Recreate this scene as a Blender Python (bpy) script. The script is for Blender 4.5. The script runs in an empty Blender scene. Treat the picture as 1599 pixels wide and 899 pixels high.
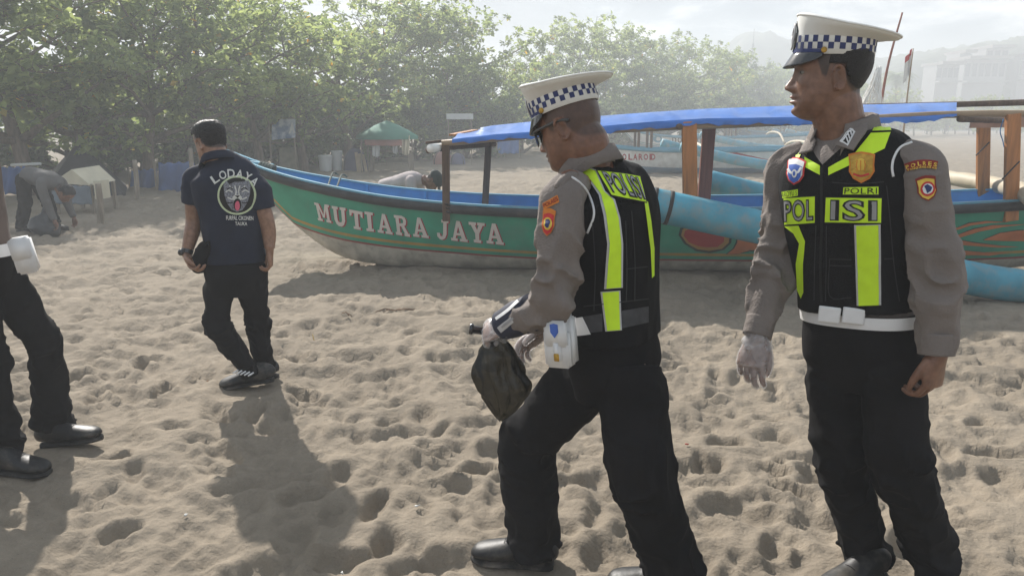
import bpy, bmesh, math, random
import numpy as np
from mathutils import Vector, Matrix
from mathutils.bvhtree import BVHTree

random.seed(7)
rng = np.random.default_rng(11)
PI = math.pi
scene = bpy.context.scene
COL = scene.collection

# ---------------------------------------------------------------- camera
CAM_H = 1.50
PITCH = math.radians(12.66)
FPX = 1155.0                       # focal length in photograph pixels (1599 wide)
cam_data = bpy.data.cameras.new('camera')
cam = bpy.data.objects.new('camera', cam_data)
COL.objects.link(cam)
cam.location = (0, 0, CAM_H)
cam.rotation_euler = (PI / 2 - PITCH, 0, 0)
cam_data.sensor_width = 36.0
cam_data.lens = FPX / 1599.0 * 36.0
cam_data.clip_start = 0.05
cam_data.clip_end = 3000
HAZE = 0.0076
scene.camera = cam

# ---------------------------------------------------------------- sky, sun, exposure
SUN_AZ = math.radians(-27)         # from +Y (view direction), negative = towards -X
SUN_EL = math.radians(35.5)
world = bpy.data.worlds.new('World')
scene.world = world
world.use_nodes = True
wn, wl = world.node_tree.nodes, world.node_tree.links
wn.clear()
w_out = wn.new('ShaderNodeOutputWorld')
w_bg = wn.new('ShaderNodeBackground')
w_bg.inputs['Strength'].default_value = 0.050
sky = wn.new('ShaderNodeTexSky')
sky.sky_type = 'NISHITA'
sky.sun_disc = False
sky.sun_elevation = SUN_EL
sky.sun_rotation = SUN_AZ
sky.air_density = 1.0
sky.dust_density = 3.0
sky.ozone_density = 1.0
# cloud deck: noise on the direction projected to a flat layer overhead
tc = wn.new('ShaderNodeTexCoord')
sep = wn.new('ShaderNodeSeparateXYZ')
wl.new(tc.outputs['Generated'], sep.inputs[0])
zmax = wn.new('ShaderNodeMath'); zmax.operation = 'MAXIMUM'; zmax.inputs[1].default_value = 0.0
wl.new(sep.outputs['Z'], zmax.inputs[0])
zadd = wn.new('ShaderNodeMath'); zadd.operation = 'ADD'; zadd.inputs[1].default_value = 0.22
wl.new(zmax.outputs[0], zadd.inputs[0])
dx = wn.new('ShaderNodeMath'); dx.operation = 'DIVIDE'
dy = wn.new('ShaderNodeMath'); dy.operation = 'DIVIDE'
wl.new(sep.outputs['X'], dx.inputs[0]); wl.new(zadd.outputs[0], dx.inputs[1])
wl.new(sep.outputs['Y'], dy.inputs[0]); wl.new(zadd.outputs[0], dy.inputs[1])
comb = wn.new('ShaderNodeCombineXYZ')
wl.new(dx.outputs[0], comb.inputs[0]); wl.new(dy.outputs[0], comb.inputs[1])
cn = wn.new('ShaderNodeTexNoise')
cn.inputs['Scale'].default_value = 1.9
cn.inputs['Detail'].default_value = 7
cn.inputs['Roughness'].default_value = 0.58
cn.inputs['Distortion'].default_value = 0.35
wl.new(comb.outputs[0], cn.inputs['Vector'])
cr = wn.new('ShaderNodeValToRGB')
cr.color_ramp.elements[0].position = 0.38
cr.color_ramp.elements[0].color = (2.4, 3.4, 4.7, 1)      # grey-blue thin cloud
cr.color_ramp.elements[1].position = 0.62
cr.color_ramp.elements[1].color = (15, 15.4, 15.8, 1)    # bright white cloud
e = cr.color_ramp.elements.new(0.5); e.color = (4.8, 6.0, 7.4, 1)
wl.new(cn.outputs['Fac'], cr.inputs[0])
wmix = wn.new('ShaderNodeMix'); wmix.data_type = 'RGBA'
wmix.inputs['Factor'].default_value = 0.82
wl.new(sky.outputs[0], wmix.inputs['A'])
wl.new(cr.outputs[0], wmix.inputs['B'])
wl.new(wmix.outputs['Result'], w_bg.inputs['Color'])
wl.new(w_bg.outputs[0], w_out.inputs['Surface'])

sun_d = bpy.data.lights.new('sun', 'SUN')
sun_d.energy = 5.0
sun_d.angle = math.radians(0.9)
sun_d.color = (1.0, 0.95, 0.885)
sun = bpy.data.objects.new('sun', sun_d)
COL.objects.link(sun)
to_sun = Vector((math.sin(SUN_AZ) * math.cos(SUN_EL), math.cos(SUN_AZ) * math.cos(SUN_EL), math.sin(SUN_EL)))
sun.rotation_euler = to_sun.to_track_quat('Z', 'Y').to_euler()

scene.view_settings.view_transform = 'Standard'
scene.view_settings.look = 'None'
scene.view_settings.exposure = 0.74
scene.view_settings.gamma = 1.0
scene.view_settings.use_curve_mapping = False
scene.render.engine = 'CYCLES'
cy = scene.cycles
cy.use_denoising = True
cy.max_bounces = 6
cy.diffuse_bounces = 3
cy.glossy_bounces = 2
cy.transmission_bounces = 4
cy.transparent_max_bounces = 12
cy.volume_bounces = 1
cy.sample_clamp_indirect = 4.0

# ---------------------------------------------------------------- pixel -> world
CP, SP = math.cos(PITCH), math.sin(PITCH)
CAM = Vector((0, 0, CAM_H))
def ray(px, py):
    u, v = (px - 799.5) / FPX, (449.5 - py) / FPX
    return Vector((u, CP + v * SP, v * CP - SP))
def W(px, py, Y):                  # point on the pixel's ray at depth Y
    d = ray(px, py)
    return CAM + d * (Y / d.y)
def G(px, py, z=0.0):              # point on the pixel's ray at height z
    d = ray(px, py)
    return CAM + d * ((z - CAM_H) / d.z)

# ---------------------------------------------------------------- materials
MATS = {}
def mat(name, col, rough=0.7, var=0.12, vscale=6.0, bump=0.0, bscale=60.0, metal=0.0, spec=0.4,
        dirt=None, dscale=3.0, damt=0.4, alpha=None, trans=0.0, sub=0.0, coat=0.0, sheen=0.0, aniso=None, coord='Object'):
    if name in MATS: return MATS[name]
    m = bpy.data.materials.new(name); m.use_nodes = True
    n, l = m.node_tree.nodes, m.node_tree.links
    b = n['Principled BSDF']
    b.inputs['Roughness'].default_value = rough
    b.inputs['Metallic'].default_value = metal
    b.inputs['Specular IOR Level'].default_value = spec
    if trans: b.inputs['Transmission Weight'].default_value = trans
    if coat: b.inputs['Coat Weight'].default_value = coat; b.inputs['Coat Roughness'].default_value = 0.15
    if sheen: b.inputs['Sheen Weight'].default_value = sheen
    if alpha is not None: b.inputs['Alpha'].default_value = alpha
    if sub:
        b.inputs['Subsurface Weight'].default_value = sub
        b.inputs['Subsurface Radius'].default_value = (0.012, 0.004, 0.002)
        b.inputs['Subsurface Scale'].default_value = 1.0
    t = n.new('ShaderNodeTexCoord')
    src = t.outputs[coord]
    if aniso:
        mp = n.new('ShaderNodeMapping'); mp.inputs['Scale'].default_value = aniso
        l.new(src, mp.inputs[0]); src = mp.outputs[0]
    nz = n.new('ShaderNodeTexNoise'); nz.inputs['Scale'].default_value = vscale; nz.inputs['Detail'].default_value = 5
    l.new(src, nz.inputs['Vector'])
    r = n.new('ShaderNodeValToRGB')
    c0 = [max(0, c * (1 - var)) for c in col]; c1 = [min(1, c * (1 + var)) for c in col]
    r.color_ramp.elements[0].color = (*c0, 1); r.color_ramp.elements[0].position = 0.3
    r.color_ramp.elements[1].color = (*c1, 1); r.color_ramp.elements[1].position = 0.7
    l.new(nz.outputs['Fac'], r.inputs[0])
    out = r.outputs[0]
    if dirt is not None:
        n2 = n.new('ShaderNodeTexNoise'); n2.inputs['Scale'].default_value = dscale; n2.inputs['Detail'].default_value = 8
        n2.inputs['Roughness'].default_value = 0.65
        l.new(src, n2.inputs['Vector'])
        r2 = n.new('ShaderNodeValToRGB')
        r2.color_ramp.elements[0].position = 0.48; r2.color_ramp.elements[0].color = (0, 0, 0, 1)
        r2.color_ramp.elements[1].position = 0.72; r2.color_ramp.elements[1].color = (damt, damt, damt, 1)
        l.new(n2.outputs['Fac'], r2.inputs[0])
        mx = n.new('ShaderNodeMix'); mx.data_type = 'RGBA'
        l.new(r2.outputs[0], mx.inputs['Factor']); l.new(out, mx.inputs['A']); mx.inputs['B'].default_value = (*dirt, 1)
        out = mx.outputs['Result']
    l.new(out, b.inputs['Base Color'])
    if bump:
        nb = n.new('ShaderNodeTexNoise'); nb.inputs['Scale'].default_value = bscale; nb.inputs['Detail'].default_value = 4
        l.new(src, nb.inputs['Vector'])
        bp = n.new('ShaderNodeBump'); bp.inputs['Strength'].default_value = bump; bp.inputs['Distance'].default_value = 0.01
        l.new(nb.outputs['Fac'], bp.inputs['Height']); l.new(bp.outputs[0], b.inputs['Normal'])
    MATS[name] = m
    return m

# ---------------------------------------------------------------- numpy noise
def _hash(i, j, k, s=0):
    h = (i.astype(np.int64) * 374761393 + j.astype(np.int64) * 668265263 + k.astype(np.int64) * 2147483647 + s * 974634599) & 0xffffffff
    h = ((h ^ (h >> 13)) * 1274126177) & 0xffffffff
    h = h ^ (h >> 16)
    return (h & 0xffffff) / float(0xffffff)
def vnoise(P, s=0):
    P = np.asarray(P, float)
    I = np.floor(P).astype(np.int64); F = P - I
    F = F * F * F * (F * (F * 6 - 15) + 10)
    r = 0
    for a in (0, 1):
        wa = F[:, 0] if a else 1 - F[:, 0]
        for b in (0, 1):
            wb = F[:, 1] if b else 1 - F[:, 1]
            for c in (0, 1):
                wc = F[:, 2] if c else 1 - F[:, 2]
                r = r + wa * wb * wc * _hash(I[:, 0] + a, I[:, 1] + b, I[:, 2] + c, s)
    return r
def fbm(P, o=4, s=0, gain=0.5):
    r = 0; a = 1.0; t = 0
    for k in range(o):
        r = r + a * vnoise(np.asarray(P) * (2.0 ** k) + 17.3 * k, s + k); t += a; a *= gain
    return r / t
def sstep(a, b, x):
    t = np.clip((np.asarray(x, float) - a) / (b - a), 0, 1)
    return t * t * (3 - 2 * t)

# ---------------------------------------------------------------- mesh helpers
def mk(name, verts, faces, m, parent=None, smooth=True, midx=None):
    me = bpy.data.meshes.new(name)
    me.from_pydata([tuple(v) for v in verts], [], [tuple(int(i) for i in f) for f in faces])
    for x in (m if isinstance(m, (list, tuple)) else [m]): me.materials.append(x)
    if midx is not None: me.polygons.foreach_set('material_index', np.asarray(midx, dtype=np.int32))
    if smooth: me.polygons.foreach_set('use_smooth', np.ones(len(me.polygons), dtype=bool))
    me.update()
    return link(name, me, parent)
def link(name, me, parent=None):
    o = bpy.data.objects.new(name, me)
    COL.objects.link(o)
    if parent is not None: setp(o, parent)
    return o
def wmat(p):
    M_ = p.matrix_basis.copy()
    while p.parent is not None:
        M_ = p.parent.matrix_basis @ p.matrix_parent_inverse @ M_ if False else (p.parent.matrix_basis @ p.matrix_parent_inverse @ M_)
        p = p.parent
    return M_
def setp(o, p):                    # parent, keeping the world place of o
    o.parent = p
    o.matrix_parent_inverse = wmat(p).inverted()
def empty(name, loc, rz=0.0):
    o = bpy.data.objects.new(name, None); COL.objects.link(o)
    o.location = loc; o.rotation_euler = (0, 0, rz); o.empty_display_size = 0.1
    return o
def tag(o, label=None, cat=None, group=None, kind=None):
    if label: o['label'] = label
    if cat: o['category'] = cat
    if group: o['group'] = group
    if kind: o['kind'] = kind
    return o
def copy_tree(o, parent=None):
    c = o.copy(); COL.objects.link(c)
    if parent is not None:
        c.parent = parent; c.matrix_parent_inverse = o.matrix_parent_inverse.copy()
    for ch in [x for x in o.children]: copy_tree(ch, c)
    return c

class MB:                          # mesh collector
    def __init__(s): s.v = []; s.f = []; s.mi = []
    def add(s, V, F, mi=0):
        k = len(s.v); s.v += [Vector(x) for x in V]; s.f += [tuple(i + k for i in f) for f in F]; s.mi += [mi] * len(F)
        return s
    def box(s, c, d, R=None, mi=0, bev=0.0):
        c = Vector(c); hx, hy, hz = d[0] / 2, d[1] / 2, d[2] / 2
        P = [Vector((x * hx, y * hy, z * hz)) for z in (-1, 1) for y in (-1, 1) for x in (-1, 1)]
        if R is not None: P = [R @ p for p in P]
        return s.add([c + p for p in P], [(0, 2, 3, 1), (4, 5, 7, 6), (0, 1, 5, 4), (2, 6, 7, 3), (0, 4, 6, 2), (1, 3, 7, 5)], mi)
    def bar(s, a, b, w, h, up=(0, 0, 1), mi=0):
        a, b = Vector(a), Vector(b); d = (b - a); L = d.length; d.normalize(); up = Vector(up)
        if abs(d.dot(up)) > 0.95: up = Vector((1, 0, 0))
        sd = d.cross(up).normalized(); u = sd.cross(d)
        R = Matrix((d, sd, u)).transposed()
        return s.box((a + b) / 2, (L, w, h), R, mi)
    def tube(s, pts, r, seg=10, mi=0, caps=True):
        V, F = tube(pts, r, seg, caps); return s.add(V, F, mi)
    def build(s, name, m, parent=None, smooth=False):
        return mk(name, s.v, s.f, m, parent, smooth, s.mi)

def catmull(P, n):
    P = np.asarray(P, float)
    if len(P) == 2:
        t = np.linspace(0, 1, n)[:, None]; return P[0] * (1 - t) + P[1] * t
    Q = np.vstack([2 * P[0] - P[1], P, 2 * P[-1] - P[-2]])
    # parametrise by chord length
    d = np.linalg.norm(np.diff(P[:, :3], axis=0), axis=1); cum = np.concatenate([[0], np.cumsum(d)])
    out = []
    for x in np.linspace(0, cum[-1], n):
        i = min(np.searchsorted(cum, x, side='right') - 1, len(P) - 2)
        t = (x - cum[i]) / max(d[i], 1e-9)
        a, b, c, e_ = Q[i], Q[i + 1], Q[i + 2], Q[i + 3]
        out.append(0.5 * (2 * b + (c - a) * t + (2 * a - 5 * b + 4 * c - e_) * t * t + (3 * b - a - 3 * c + e_) * t ** 3))
    return np.array(out)
def frames(C, ref=None):
    C = np.asarray(C, float)
    T = np.gradient(C, axis=0); T /= np.linalg.norm(T, axis=1)[:, None] + 1e-12
    r = np.array(ref if ref is not None else ((0, 0, 1) if abs(T[0][2]) < 0.9 else (1, 0, 0)), float)
    U = []
    for t in T:
        u = r - t * np.dot(r, t); u /= np.linalg.norm(u) + 1e-12; U.append(u)
        if ref is None: r = u
    U = np.array(U); V = np.cross(T, U)
    return T, U, V
def tube(pts, r, seg=10, caps=True):
    C = np.asarray([tuple(p) for p in pts], float); n = len(C)
    R = np.full(n, r, float) if np.isscalar(r) else np.asarray(r, float)
    T, U, V = frames(C)
    a = np.linspace(0, 2 * PI, seg, endpoint=False)
    P = (C[:, None] + R[:, None, None] * (np.cos(a)[None, :, None] * U[:, None] + np.sin(a)[None, :, None] * V[:, None])).reshape(-1, 3)
    return P, ring_faces(n, seg, caps)
def ring_faces(n, seg, caps=True):
    F = []
    for i in range(n - 1):
        for j in range(seg):
            k = (j + 1) % seg
            F.append((i * seg + j, i * seg + k, (i + 1) * seg + k, (i + 1) * seg + j))
    if caps:
        F.append(tuple(range(seg - 1, -1, -1))); F.append(tuple((n - 1) * seg + j for j in range(seg)))
    return F
def limb(keys, n=40, seg=28, ref=None, wr=None, seed=0):
    """keys: (x,y,z, ru, rv) ; ru along ref direction, rv across. wr: list of (t, amp, width) wrinkle zones"""
    K = catmull(np.array([(*k[:3], *((k[3], k[3]) if len(k) == 4 else (k[3], k[4]))) for k in keys], float), n)
    C = K[:, :3]; T, U, V = frames(C, ref)
    a = np.linspace(0, 2 * PI, seg, endpoint=False)
    s = np.concatenate([[0], np.cumsum(np.linalg.norm(np.diff(C, axis=0), axis=1))])
    ru = K[:, 3][:, None] * np.ones(seg); rv = K[:, 4][:, None] * np.ones(seg)
    if wr is not None:
        amp = np.zeros(n)
        tt = s / s[-1]
        for (t0, am, wd) in wr: amp += am * np.exp(-((tt - t0) / wd) ** 2)
        S, A = np.meshgrid(s, a, indexing='ij')
        Q = np.stack([S.ravel() * 22 + 0.8 * np.sin(A.ravel() + seed), np.cos(A.ravel()) * 1.1 + seed * 3.1, np.sin(A.ravel()) * 1.1], 1)
        q1 = 1 - np.abs(2 * vnoise(Q, seed) - 1); q2 = vnoise(Q * np.array([.35, .8, .8]) + 9, seed + 5)
        disp = ((q1 ** 2.5 - 0.4) * 1.1 + (q2 - .5) * 1.1).reshape(n, seg) * amp[:, None]
        ru = ru + disp; rv = rv + disp
    P = (C[:, None] + ru[..., None] * np.cos(a)[None, :, None] * U[:, None] + rv[..., None] * np.sin(a)[None, :, None] * V[:, None]).reshape(-1, 3)
    return P, ring_faces(n, seg, True)
def ellipsoid(c, ax, R=None, n=12, seg=18):
    V = []; F = []
    R = np.eye(3) if R is None else np.asarray(R)
    for i in range(n + 1):
        th = PI * (i + 0.02) / (n + 0.04)
        for j in range(seg):
            ph = 2 * PI * j / seg
            V.append(np.asarray(c, float) + R @ np.array([ax[0] * math.sin(th) * math.cos(ph), ax[1] * math.sin(th) * math.sin(ph), ax[2] * math.cos(th)]))
    return np.array(V), ring_faces(n + 1, seg, True)
def union(parts, voxel=0.006, smooth=3, sf=0.5):
    """parts: list of (V,F). voxel-union into one closed surface; returns V,F arrays"""
    mb = MB()
    V = []; F = []; k = 0
    for (v, f) in parts:
        V += [tuple(x) for x in v]; F += [tuple(i + k for i in q) for q in f]; k += len(v)
    me = bpy.data.meshes.new('tmp'); me.from_pydata(V, [], F); me.update()
    bm = bmesh.new(); bm.from_mesh(me); bmesh.ops.recalc_face_normals(bm, faces=bm.faces); bm.to_mesh(me); bm.free()
    o = bpy.data.objects.new('tmp', me); COL.objects.link(o)
    md = o.modifiers.new('r', 'REMESH'); md.mode = 'VOXEL'; md.voxel_size = voxel; md.adaptivity = 0
    if smooth:
        sm = o.modifiers.new('s', 'SMOOTH'); sm.factor = sf; sm.iterations = smooth
    dg = bpy.context.evaluated_depsgraph_get(); dg.update()
    ev = o.evaluated_get(dg)
    m2 = bpy.data.meshes.new_from_object(ev)
    nv = len(m2.vertices); co = np.empty(nv * 3); m2.vertices.foreach_get('co', co)
    F2 = [tuple(p.vertices) for p in m2.polygons]
    nr = np.empty(nv * 3); m2.vertices.foreach_get('normal', nr)
    bpy.data.objects.remove(o); bpy.data.meshes.remove(me); bpy.data.meshes.remove(m2)
    return co.reshape(-1, 3), F2, nr.reshape(-1, 3)
def bvh_of(V, F): return BVHTree.FromPolygons([Vector(v) for v in V], [tuple(int(i) for i in f) for f in F])

# ---------------------------------------------------------------- flat shapes laid on a surface
def text_mesh(s, size=1.0, bold=0.0, space=1.0):
    cu = bpy.data.curves.new('t', 'FONT'); cu.body = s; cu.size = size; cu.offset = bold; cu.space_character = space
    cu.resolution_u = 3; cu.align_x = 'LEFT'
    o = bpy.data.objects.new('t', cu); COL.objects.link(o)
    dg = bpy.context.evaluated_depsgraph_get(); dg.update()
    m2 = bpy.data.meshes.new_from_object(o.evaluated_get(dg))
    V = np.array([v.co[:2] for v in m2.vertices]); F = [tuple(p.vertices) for p in m2.polygons]
    bpy.data.objects.remove(o); bpy.data.curves.remove(cu); bpy.data.meshes.remove(m2)
    if len(V):
        V = V - V.min(0); V = V / V.max(0)      # unit box
    return V, F
def poly_mesh(P): return np.asarray(P, float), [tuple(range(len(P)))]
def densify(V, F, maxlen):
    bm = bmesh.new()
    vs = [bm.verts.new((x[0], x[1], 0)) for x in V]
    for f in F:
        try: bm.faces.new([vs[i] for i in f])
        except ValueError: pass
    bmesh.ops.triangulate(bm, faces=bm.faces)
    for _ in range(7):
        es = [e_ for e_ in bm.edges if e_.calc_length() > maxlen]
        if not es: break
        bmesh.ops.subdivide_edges(bm, edges=es, cuts=1)
        bmesh.ops.triangulate(bm, faces=bm.faces)
    bm.verts.index_update()
    V2 = np.array([v.co[:2] for v in bm.verts]); F2 = [tuple(v.index for v in f.verts) for f in bm.faces]
    bm.free()
    return V2, F2
def quad_map(V, q):
    """unit square -> pixel quad q = (bottom-left, bottom-right, top-right, top-left)"""
    q = np.asarray(q, float); x, y = V[:, :1], V[:, 1:2]
    return (1 - x) * (1 - y) * q[0] + x * (1 - y) * q[1] + x * y * q[2] + (1 - x) * y * q[3]
def lay(name, V, F, bvh, m, parent, off=0.003, dens=6.0, thick=0.0, Ydef=None):
    """lay a flat shape, given in photograph pixels, on the surface that the pixel's ray meets"""
    V, F = densify(V, F, dens)
    out = []; bad = np.zeros(len(V), bool); lastY = Ydef
    for i, (x, y) in enumerate(V):
        d = ray(x, y).normalized()
        h = bvh.ray_cast(CAM, d)
        if h[0] is None:
            bad[i] = True; out.append(None); continue
        n = h[1]
        if n.dot(d) > 0: n = -n
        out.append(h[0] + n * off - d * 0.0005)
    F = [f for f in F if not any(bad[i] for i in f)]
    if not F: return None
    out = [o if o is not None else CAM for o in out]
    used = sorted({i for f in F for i in f}); rm = {u: k for k, u in enumerate(used)}
    # wind faces towards the camera
    V3 = [out[u] for u in used]; F3 = [tuple(rm[i] for i in f) for f in F]
    return mk(name, V3, F3, m, parent, True)
# ================================================================ SETTING
# ---------------------------------------------------------------- trampled sand
TILE, TN = 10.0, 720
def sand_tile():
    n = TN; cell = TILE / n
    r = np.random.default_rng(3)
    kx = np.fft.fftfreq(n)[:, None]; ky = np.fft.rfftfreq(n)[None, :]
    kk = np.sqrt(kx ** 2 + ky ** 2)
    def blur(h, s): return np.fft.irfft2(np.fft.rfft2(h) * np.exp(-2 * (PI * kk * s / cell) ** 2), s=h.shape)
    def bandn(lam, seed):
        q = np.random.default_rng(seed).normal(size=(n, n))
        s = np.fft.rfft2(q) * np.exp(-((kk / cell - 1 / lam) / (0.45 / lam)) ** 2)
        o = np.fft.irfft2(s, s=(n, n)); return o / o.std()
    def stamp(h, cnt, La, Lb, dep, lo, hi):
        for _ in range(cnt):
            cx, cy_ = r.uniform(0, n, 2); th = r.normal(0.3, 0.8); sc = r.uniform(0.75, 1.3)
            a, b = La * sc, Lb * sc * r.uniform(0.55, 1.15); d = dep * r.uniform(lo, hi)
            R = int(2.2 * a / cell) + 2
            ix = np.arange(int(cx) - R, int(cx) + R + 1); iy = np.arange(int(cy_) - R, int(cy_) + R + 1)
            X, Y = np.meshgrid((ix - cx) * cell, (iy - cy_) * cell, indexing='ij')
            u = (X * math.cos(th) + Y * math.sin(th)) / a; v = (-X * math.sin(th) + Y * math.cos(th)) / b
            v = v + 0.6 * u * u * r.uniform(-1, 1) + 0.3 * u * r.uniform(-1, 1)
            q = np.sqrt(u * u + v * v)
            bowl = -d * (1 - sstep(0.45, 1.05, q)) * (1 + 0.35 * u)
            rim = 0.5 * d * np.exp(-((q - 1.22) / 0.24) ** 2) * (1 - 0.5 * u)
            sl = np.ix_(ix % n, iy % n)
            keep = 1 - 0.65 * (1 - sstep(0.6, 1.1, q))
            h[sl] = h[sl] * keep + bowl + rim
        return h
    h = 0.014 * bandn(1.1, 1) + 0.009 * bandn(0.5, 2)
    h = stamp(h, 1300, 0.13, 0.078, 0.024, 0.4, 1.3)
    h = blur(h, 0.015)
    h = stamp(h, 800, 0.115, 0.058, 0.025, 0.2, 1.5)
    h = blur(h, 0.010)
    rd = 1 - np.abs(bandn(0.22, 5)) / 1.6                       # wind-sharpened crests
    h += 0.009 * np.clip(rd, 0, 1) + 0.0095 * np.clip(1 - np.abs(bandn(0.13, 15)) / 1.3, 0, 1)
    h = stamp(h, 110, 0.115, 0.048, 0.024, 0.4, 1.3)
    h = blur(h, 0.006)
    h += 0.0019 * bandn(0.06, 6) + 0.0026 * bandn(0.12, 8)
    h = h + 0.5 * (h - blur(h, 0.04))                          # crisper crests
    h = h - h.mean()
    h = np.where(h > 0, 0.022 * np.tanh(h / 0.022), 0.040 * np.tanh(h / 0.040))
    return blur(h, 0.005)
SAND = sand_tile()
def sand_h(X, Y):
    X = np.asarray(X, float); Y = np.asarray(Y, float)
    # slight warp hides the tile period
    Xw = X + 0.5 * np.sin(Y * 0.23) + 0.21 * Y; Yw = Y + 0.4 * np.sin(X * 0.19 + 1.0) - 0.17 * X
    gx = (Xw / TILE) % 1.0 * TN; gy = (Yw / TILE) % 1.0 * TN
    i = np.floor(gx).astype(int); j = np.floor(gy).astype(int); fx = gx - i; fy = gy - j
    i0, j0, i1, j1 = i % TN, j % TN, (i + 1) % TN, (j + 1) % TN
    h = SAND[i0, j0] * (1 - fx) * (1 - fy) + SAND[i1, j0] * fx * (1 - fy) + SAND[i0, j1] * (1 - fx) * fy + SAND[i1, j1] * fx * fy
    big = 0.05 * (vnoise(np.stack([X.ravel() * .25, Y.ravel() * .25, 0 * X.ravel()], 1), 3).reshape(X.shape) - 0.5)
    D = np.sqrt(X ** 2 + Y ** 2)
    amp = 1.42 * (0.75 + 0.5 * vnoise(np.stack([X.ravel() * .5, Y.ravel() * .5, 0 * X.ravel()], 1), 9).reshape(X.shape))
    amp = amp * (1 - 0.35 * sstep(9, 30, D))
    # sand is pressed flat under the beached hull and piled a little along it
    return h * amp + big * sstep(2, 6, D)
FLAT = []                              # (x, y, radius, height): pressed places under feet and things
def ground_z(x, y):
    h = float(sand_h(np.array([x]), np.array([y]))[0])
    return h
def make_ground():
    rows = [1.0]
    while rows[-1] < 390: rows.append(rows[-1] * 1.0083 + 0.0015)
    rows = np.array(rows); nc = 660
    s = np.linspace(-1, 1, nc)
    Y = rows[:, None] * np.ones(nc); X = s[None, :] * (0.95 * rows[:, None] + 2.2)
    X = np.clip(X, -395, 395)
    Z = sand_h(X, Y)
    for (fx, fy, fr, fz) in FLAT:
        d2 = (X - fx) ** 2 + (Y - fy) ** 2
        w = np.exp(-(d2 / fr ** 2) ** 2)
        Z = Z * (1 - w) + fz * w
        Z = Z + 0.008 * np.exp(-((np.sqrt(d2) - fr * 1.25) / 0.05) ** 2)
    nr = len(rows)
    V = np.stack([X, Y, Z], -1).reshape(-1, 3)
    ex = np.array([(-398, -60, -.25), (398, -60, -.25), (398, 395, -.25), (-398, 395, -.25)])
    V = np.vstack([V, ex])
    I = np.arange(nr * nc).reshape(nr, nc)
    Q = np.stack([I[:-1, :-1], I[:-1, 1:], I[1:, 1:], I[1:, :-1]], -1).reshape(-1, 4)
    Q = np.vstack([Q, [[nr * nc, nr * nc + 1, nr * nc + 2, nr * nc + 3]]])
    me = bpy.data.meshes.new('beach_sand')
    me.vertices.add(len(V)); me.vertices.foreach_set('co', V.ravel())
    me.loops.add(Q.size); me.loops.foreach_set('vertex_index', Q.ravel().astype(np.int32))
    me.polygons.add(len(Q)); me.polygons.foreach_set('loop_start', np.arange(0, Q.size, 4, dtype=np.int32))
    me.polygons.foreach_set('loop_total', np.full(len(Q), 4, dtype=np.int32))
    me.polygons.foreach_set('use_smooth', np.ones(len(Q), dtype=bool))
    me.update(calc_edges=True); me.validate()
    o = link('ground', me)
    m = bpy.data.materials.new('sand'); m.use_nodes = True
    n, l = m.node_tree.nodes, m.node_tree.links
    b = n['Principled BSDF']; b.inputs['Roughness'].default_value = 0.95; b.inputs['Specular IOR Level'].default_value = 0.15
    t = n.new('ShaderNodeTexCoord')
    def noise_(sc, det=6, ro=0.6):
        q = n.new('ShaderNodeTexNoise'); q.inputs['Scale'].default_value = sc; q.inputs['Detail'].default_value = det
        q.inputs['Roughness'].default_value = ro; l.new(t.outputs['Object'], q.inputs['Vector']); return q.outputs['Fac']
    def ramp(src, p0, c0, p1, c1):
        r_ = n.new('ShaderNodeValToRGB'); r_.color_ramp.elements[0].position = p0; r_.color_ramp.elements[1].position = p1
        r_.color_ramp.elements[0].color = (*c0, 1); r_.color_ramp.elements[1].color = (*c1, 1); l.new(src, r_.inputs[0]); return r_.outputs[0]
    base = ramp(noise_(0.8), 0.3, (0.235, 0.197, 0.150), 0.7, (0.300, 0.253, 0.195))
    grain = ramp(noise_(420, 3, 0.7), 0.25, (0.72, 0.72, 0.72), 0.75, (1.25, 1.25, 1.25))
    mx = n.new('ShaderNodeMix'); mx.data_type = 'RGBA'; mx.blend_type = 'MULTIPLY'; mx.inputs['Factor'].default_value = 0.8
    l.new(base, mx.inputs['A']); l.new(grain, mx.inputs['B'])
    mid = ramp(noise_(11, 6, 0.65), 0.3, (0.86, 0.86, 0.86), 0.7, (1.08, 1.08, 1.08))
    m2 = n.new('ShaderNodeMix'); m2.data_type = 'RGBA'; m2.blend_type = 'MULTIPLY'; m2.inputs['Factor'].default_value = 0.9
    l.new(mx.outputs['Result'], m2.inputs['A']); l.new(mid, m2.inputs['B'])
    specks = ramp(noise_(75, 2, 0.5), 0.70, (1, 1, 1), 0.78, (0.45, 0.40, 0.36))   # dark grit and bits of shell
    m3 = n.new('ShaderNodeMix'); m3.data_type = 'RGBA'; m3.blend_type = 'MULTIPLY'; m3.inputs['Factor'].default_value = 0.7
    l.new(m2.outputs['Result'], m3.inputs['A']); l.new(specks, m3.inputs['B'])
    l.new(m3.outputs['Result'], b.inputs['Base Color'])
    b1 = n.new('ShaderNodeBump'); b1.inputs['Strength'].default_value = 0.6; b1.inputs['Distance'].default_value = 0.016
    l.new(noise_(30, 6, 0.7), b1.inputs['Height'])
    b2 = n.new('ShaderNodeBump'); b2.inputs['Strength'].default_value = 0.45; b2.inputs['Distance'].default_value = 0.0035
    l.new(noise_(260, 3, 0.7), b2.inputs['Height']); l.new(b1.outputs[0], b2.inputs['Normal'])
    b3 = n.new('ShaderNodeBump'); b3.inputs['Strength'].default_value = 0.6; b3.inputs['Distance'].default_value = 0.10
    l.new(noise_(2.6, 5, 0.6), b3.inputs['Height']); l.new(b2.outputs[0], b3.inputs['Normal'])
    l.new(b3.outputs[0], b.inputs['Normal'])
    me.materials.append(m)
    tag(o, 'pale brown beach sand trampled into soft hollows and ridges', 'beach sand', kind='structure')
    return o

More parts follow.
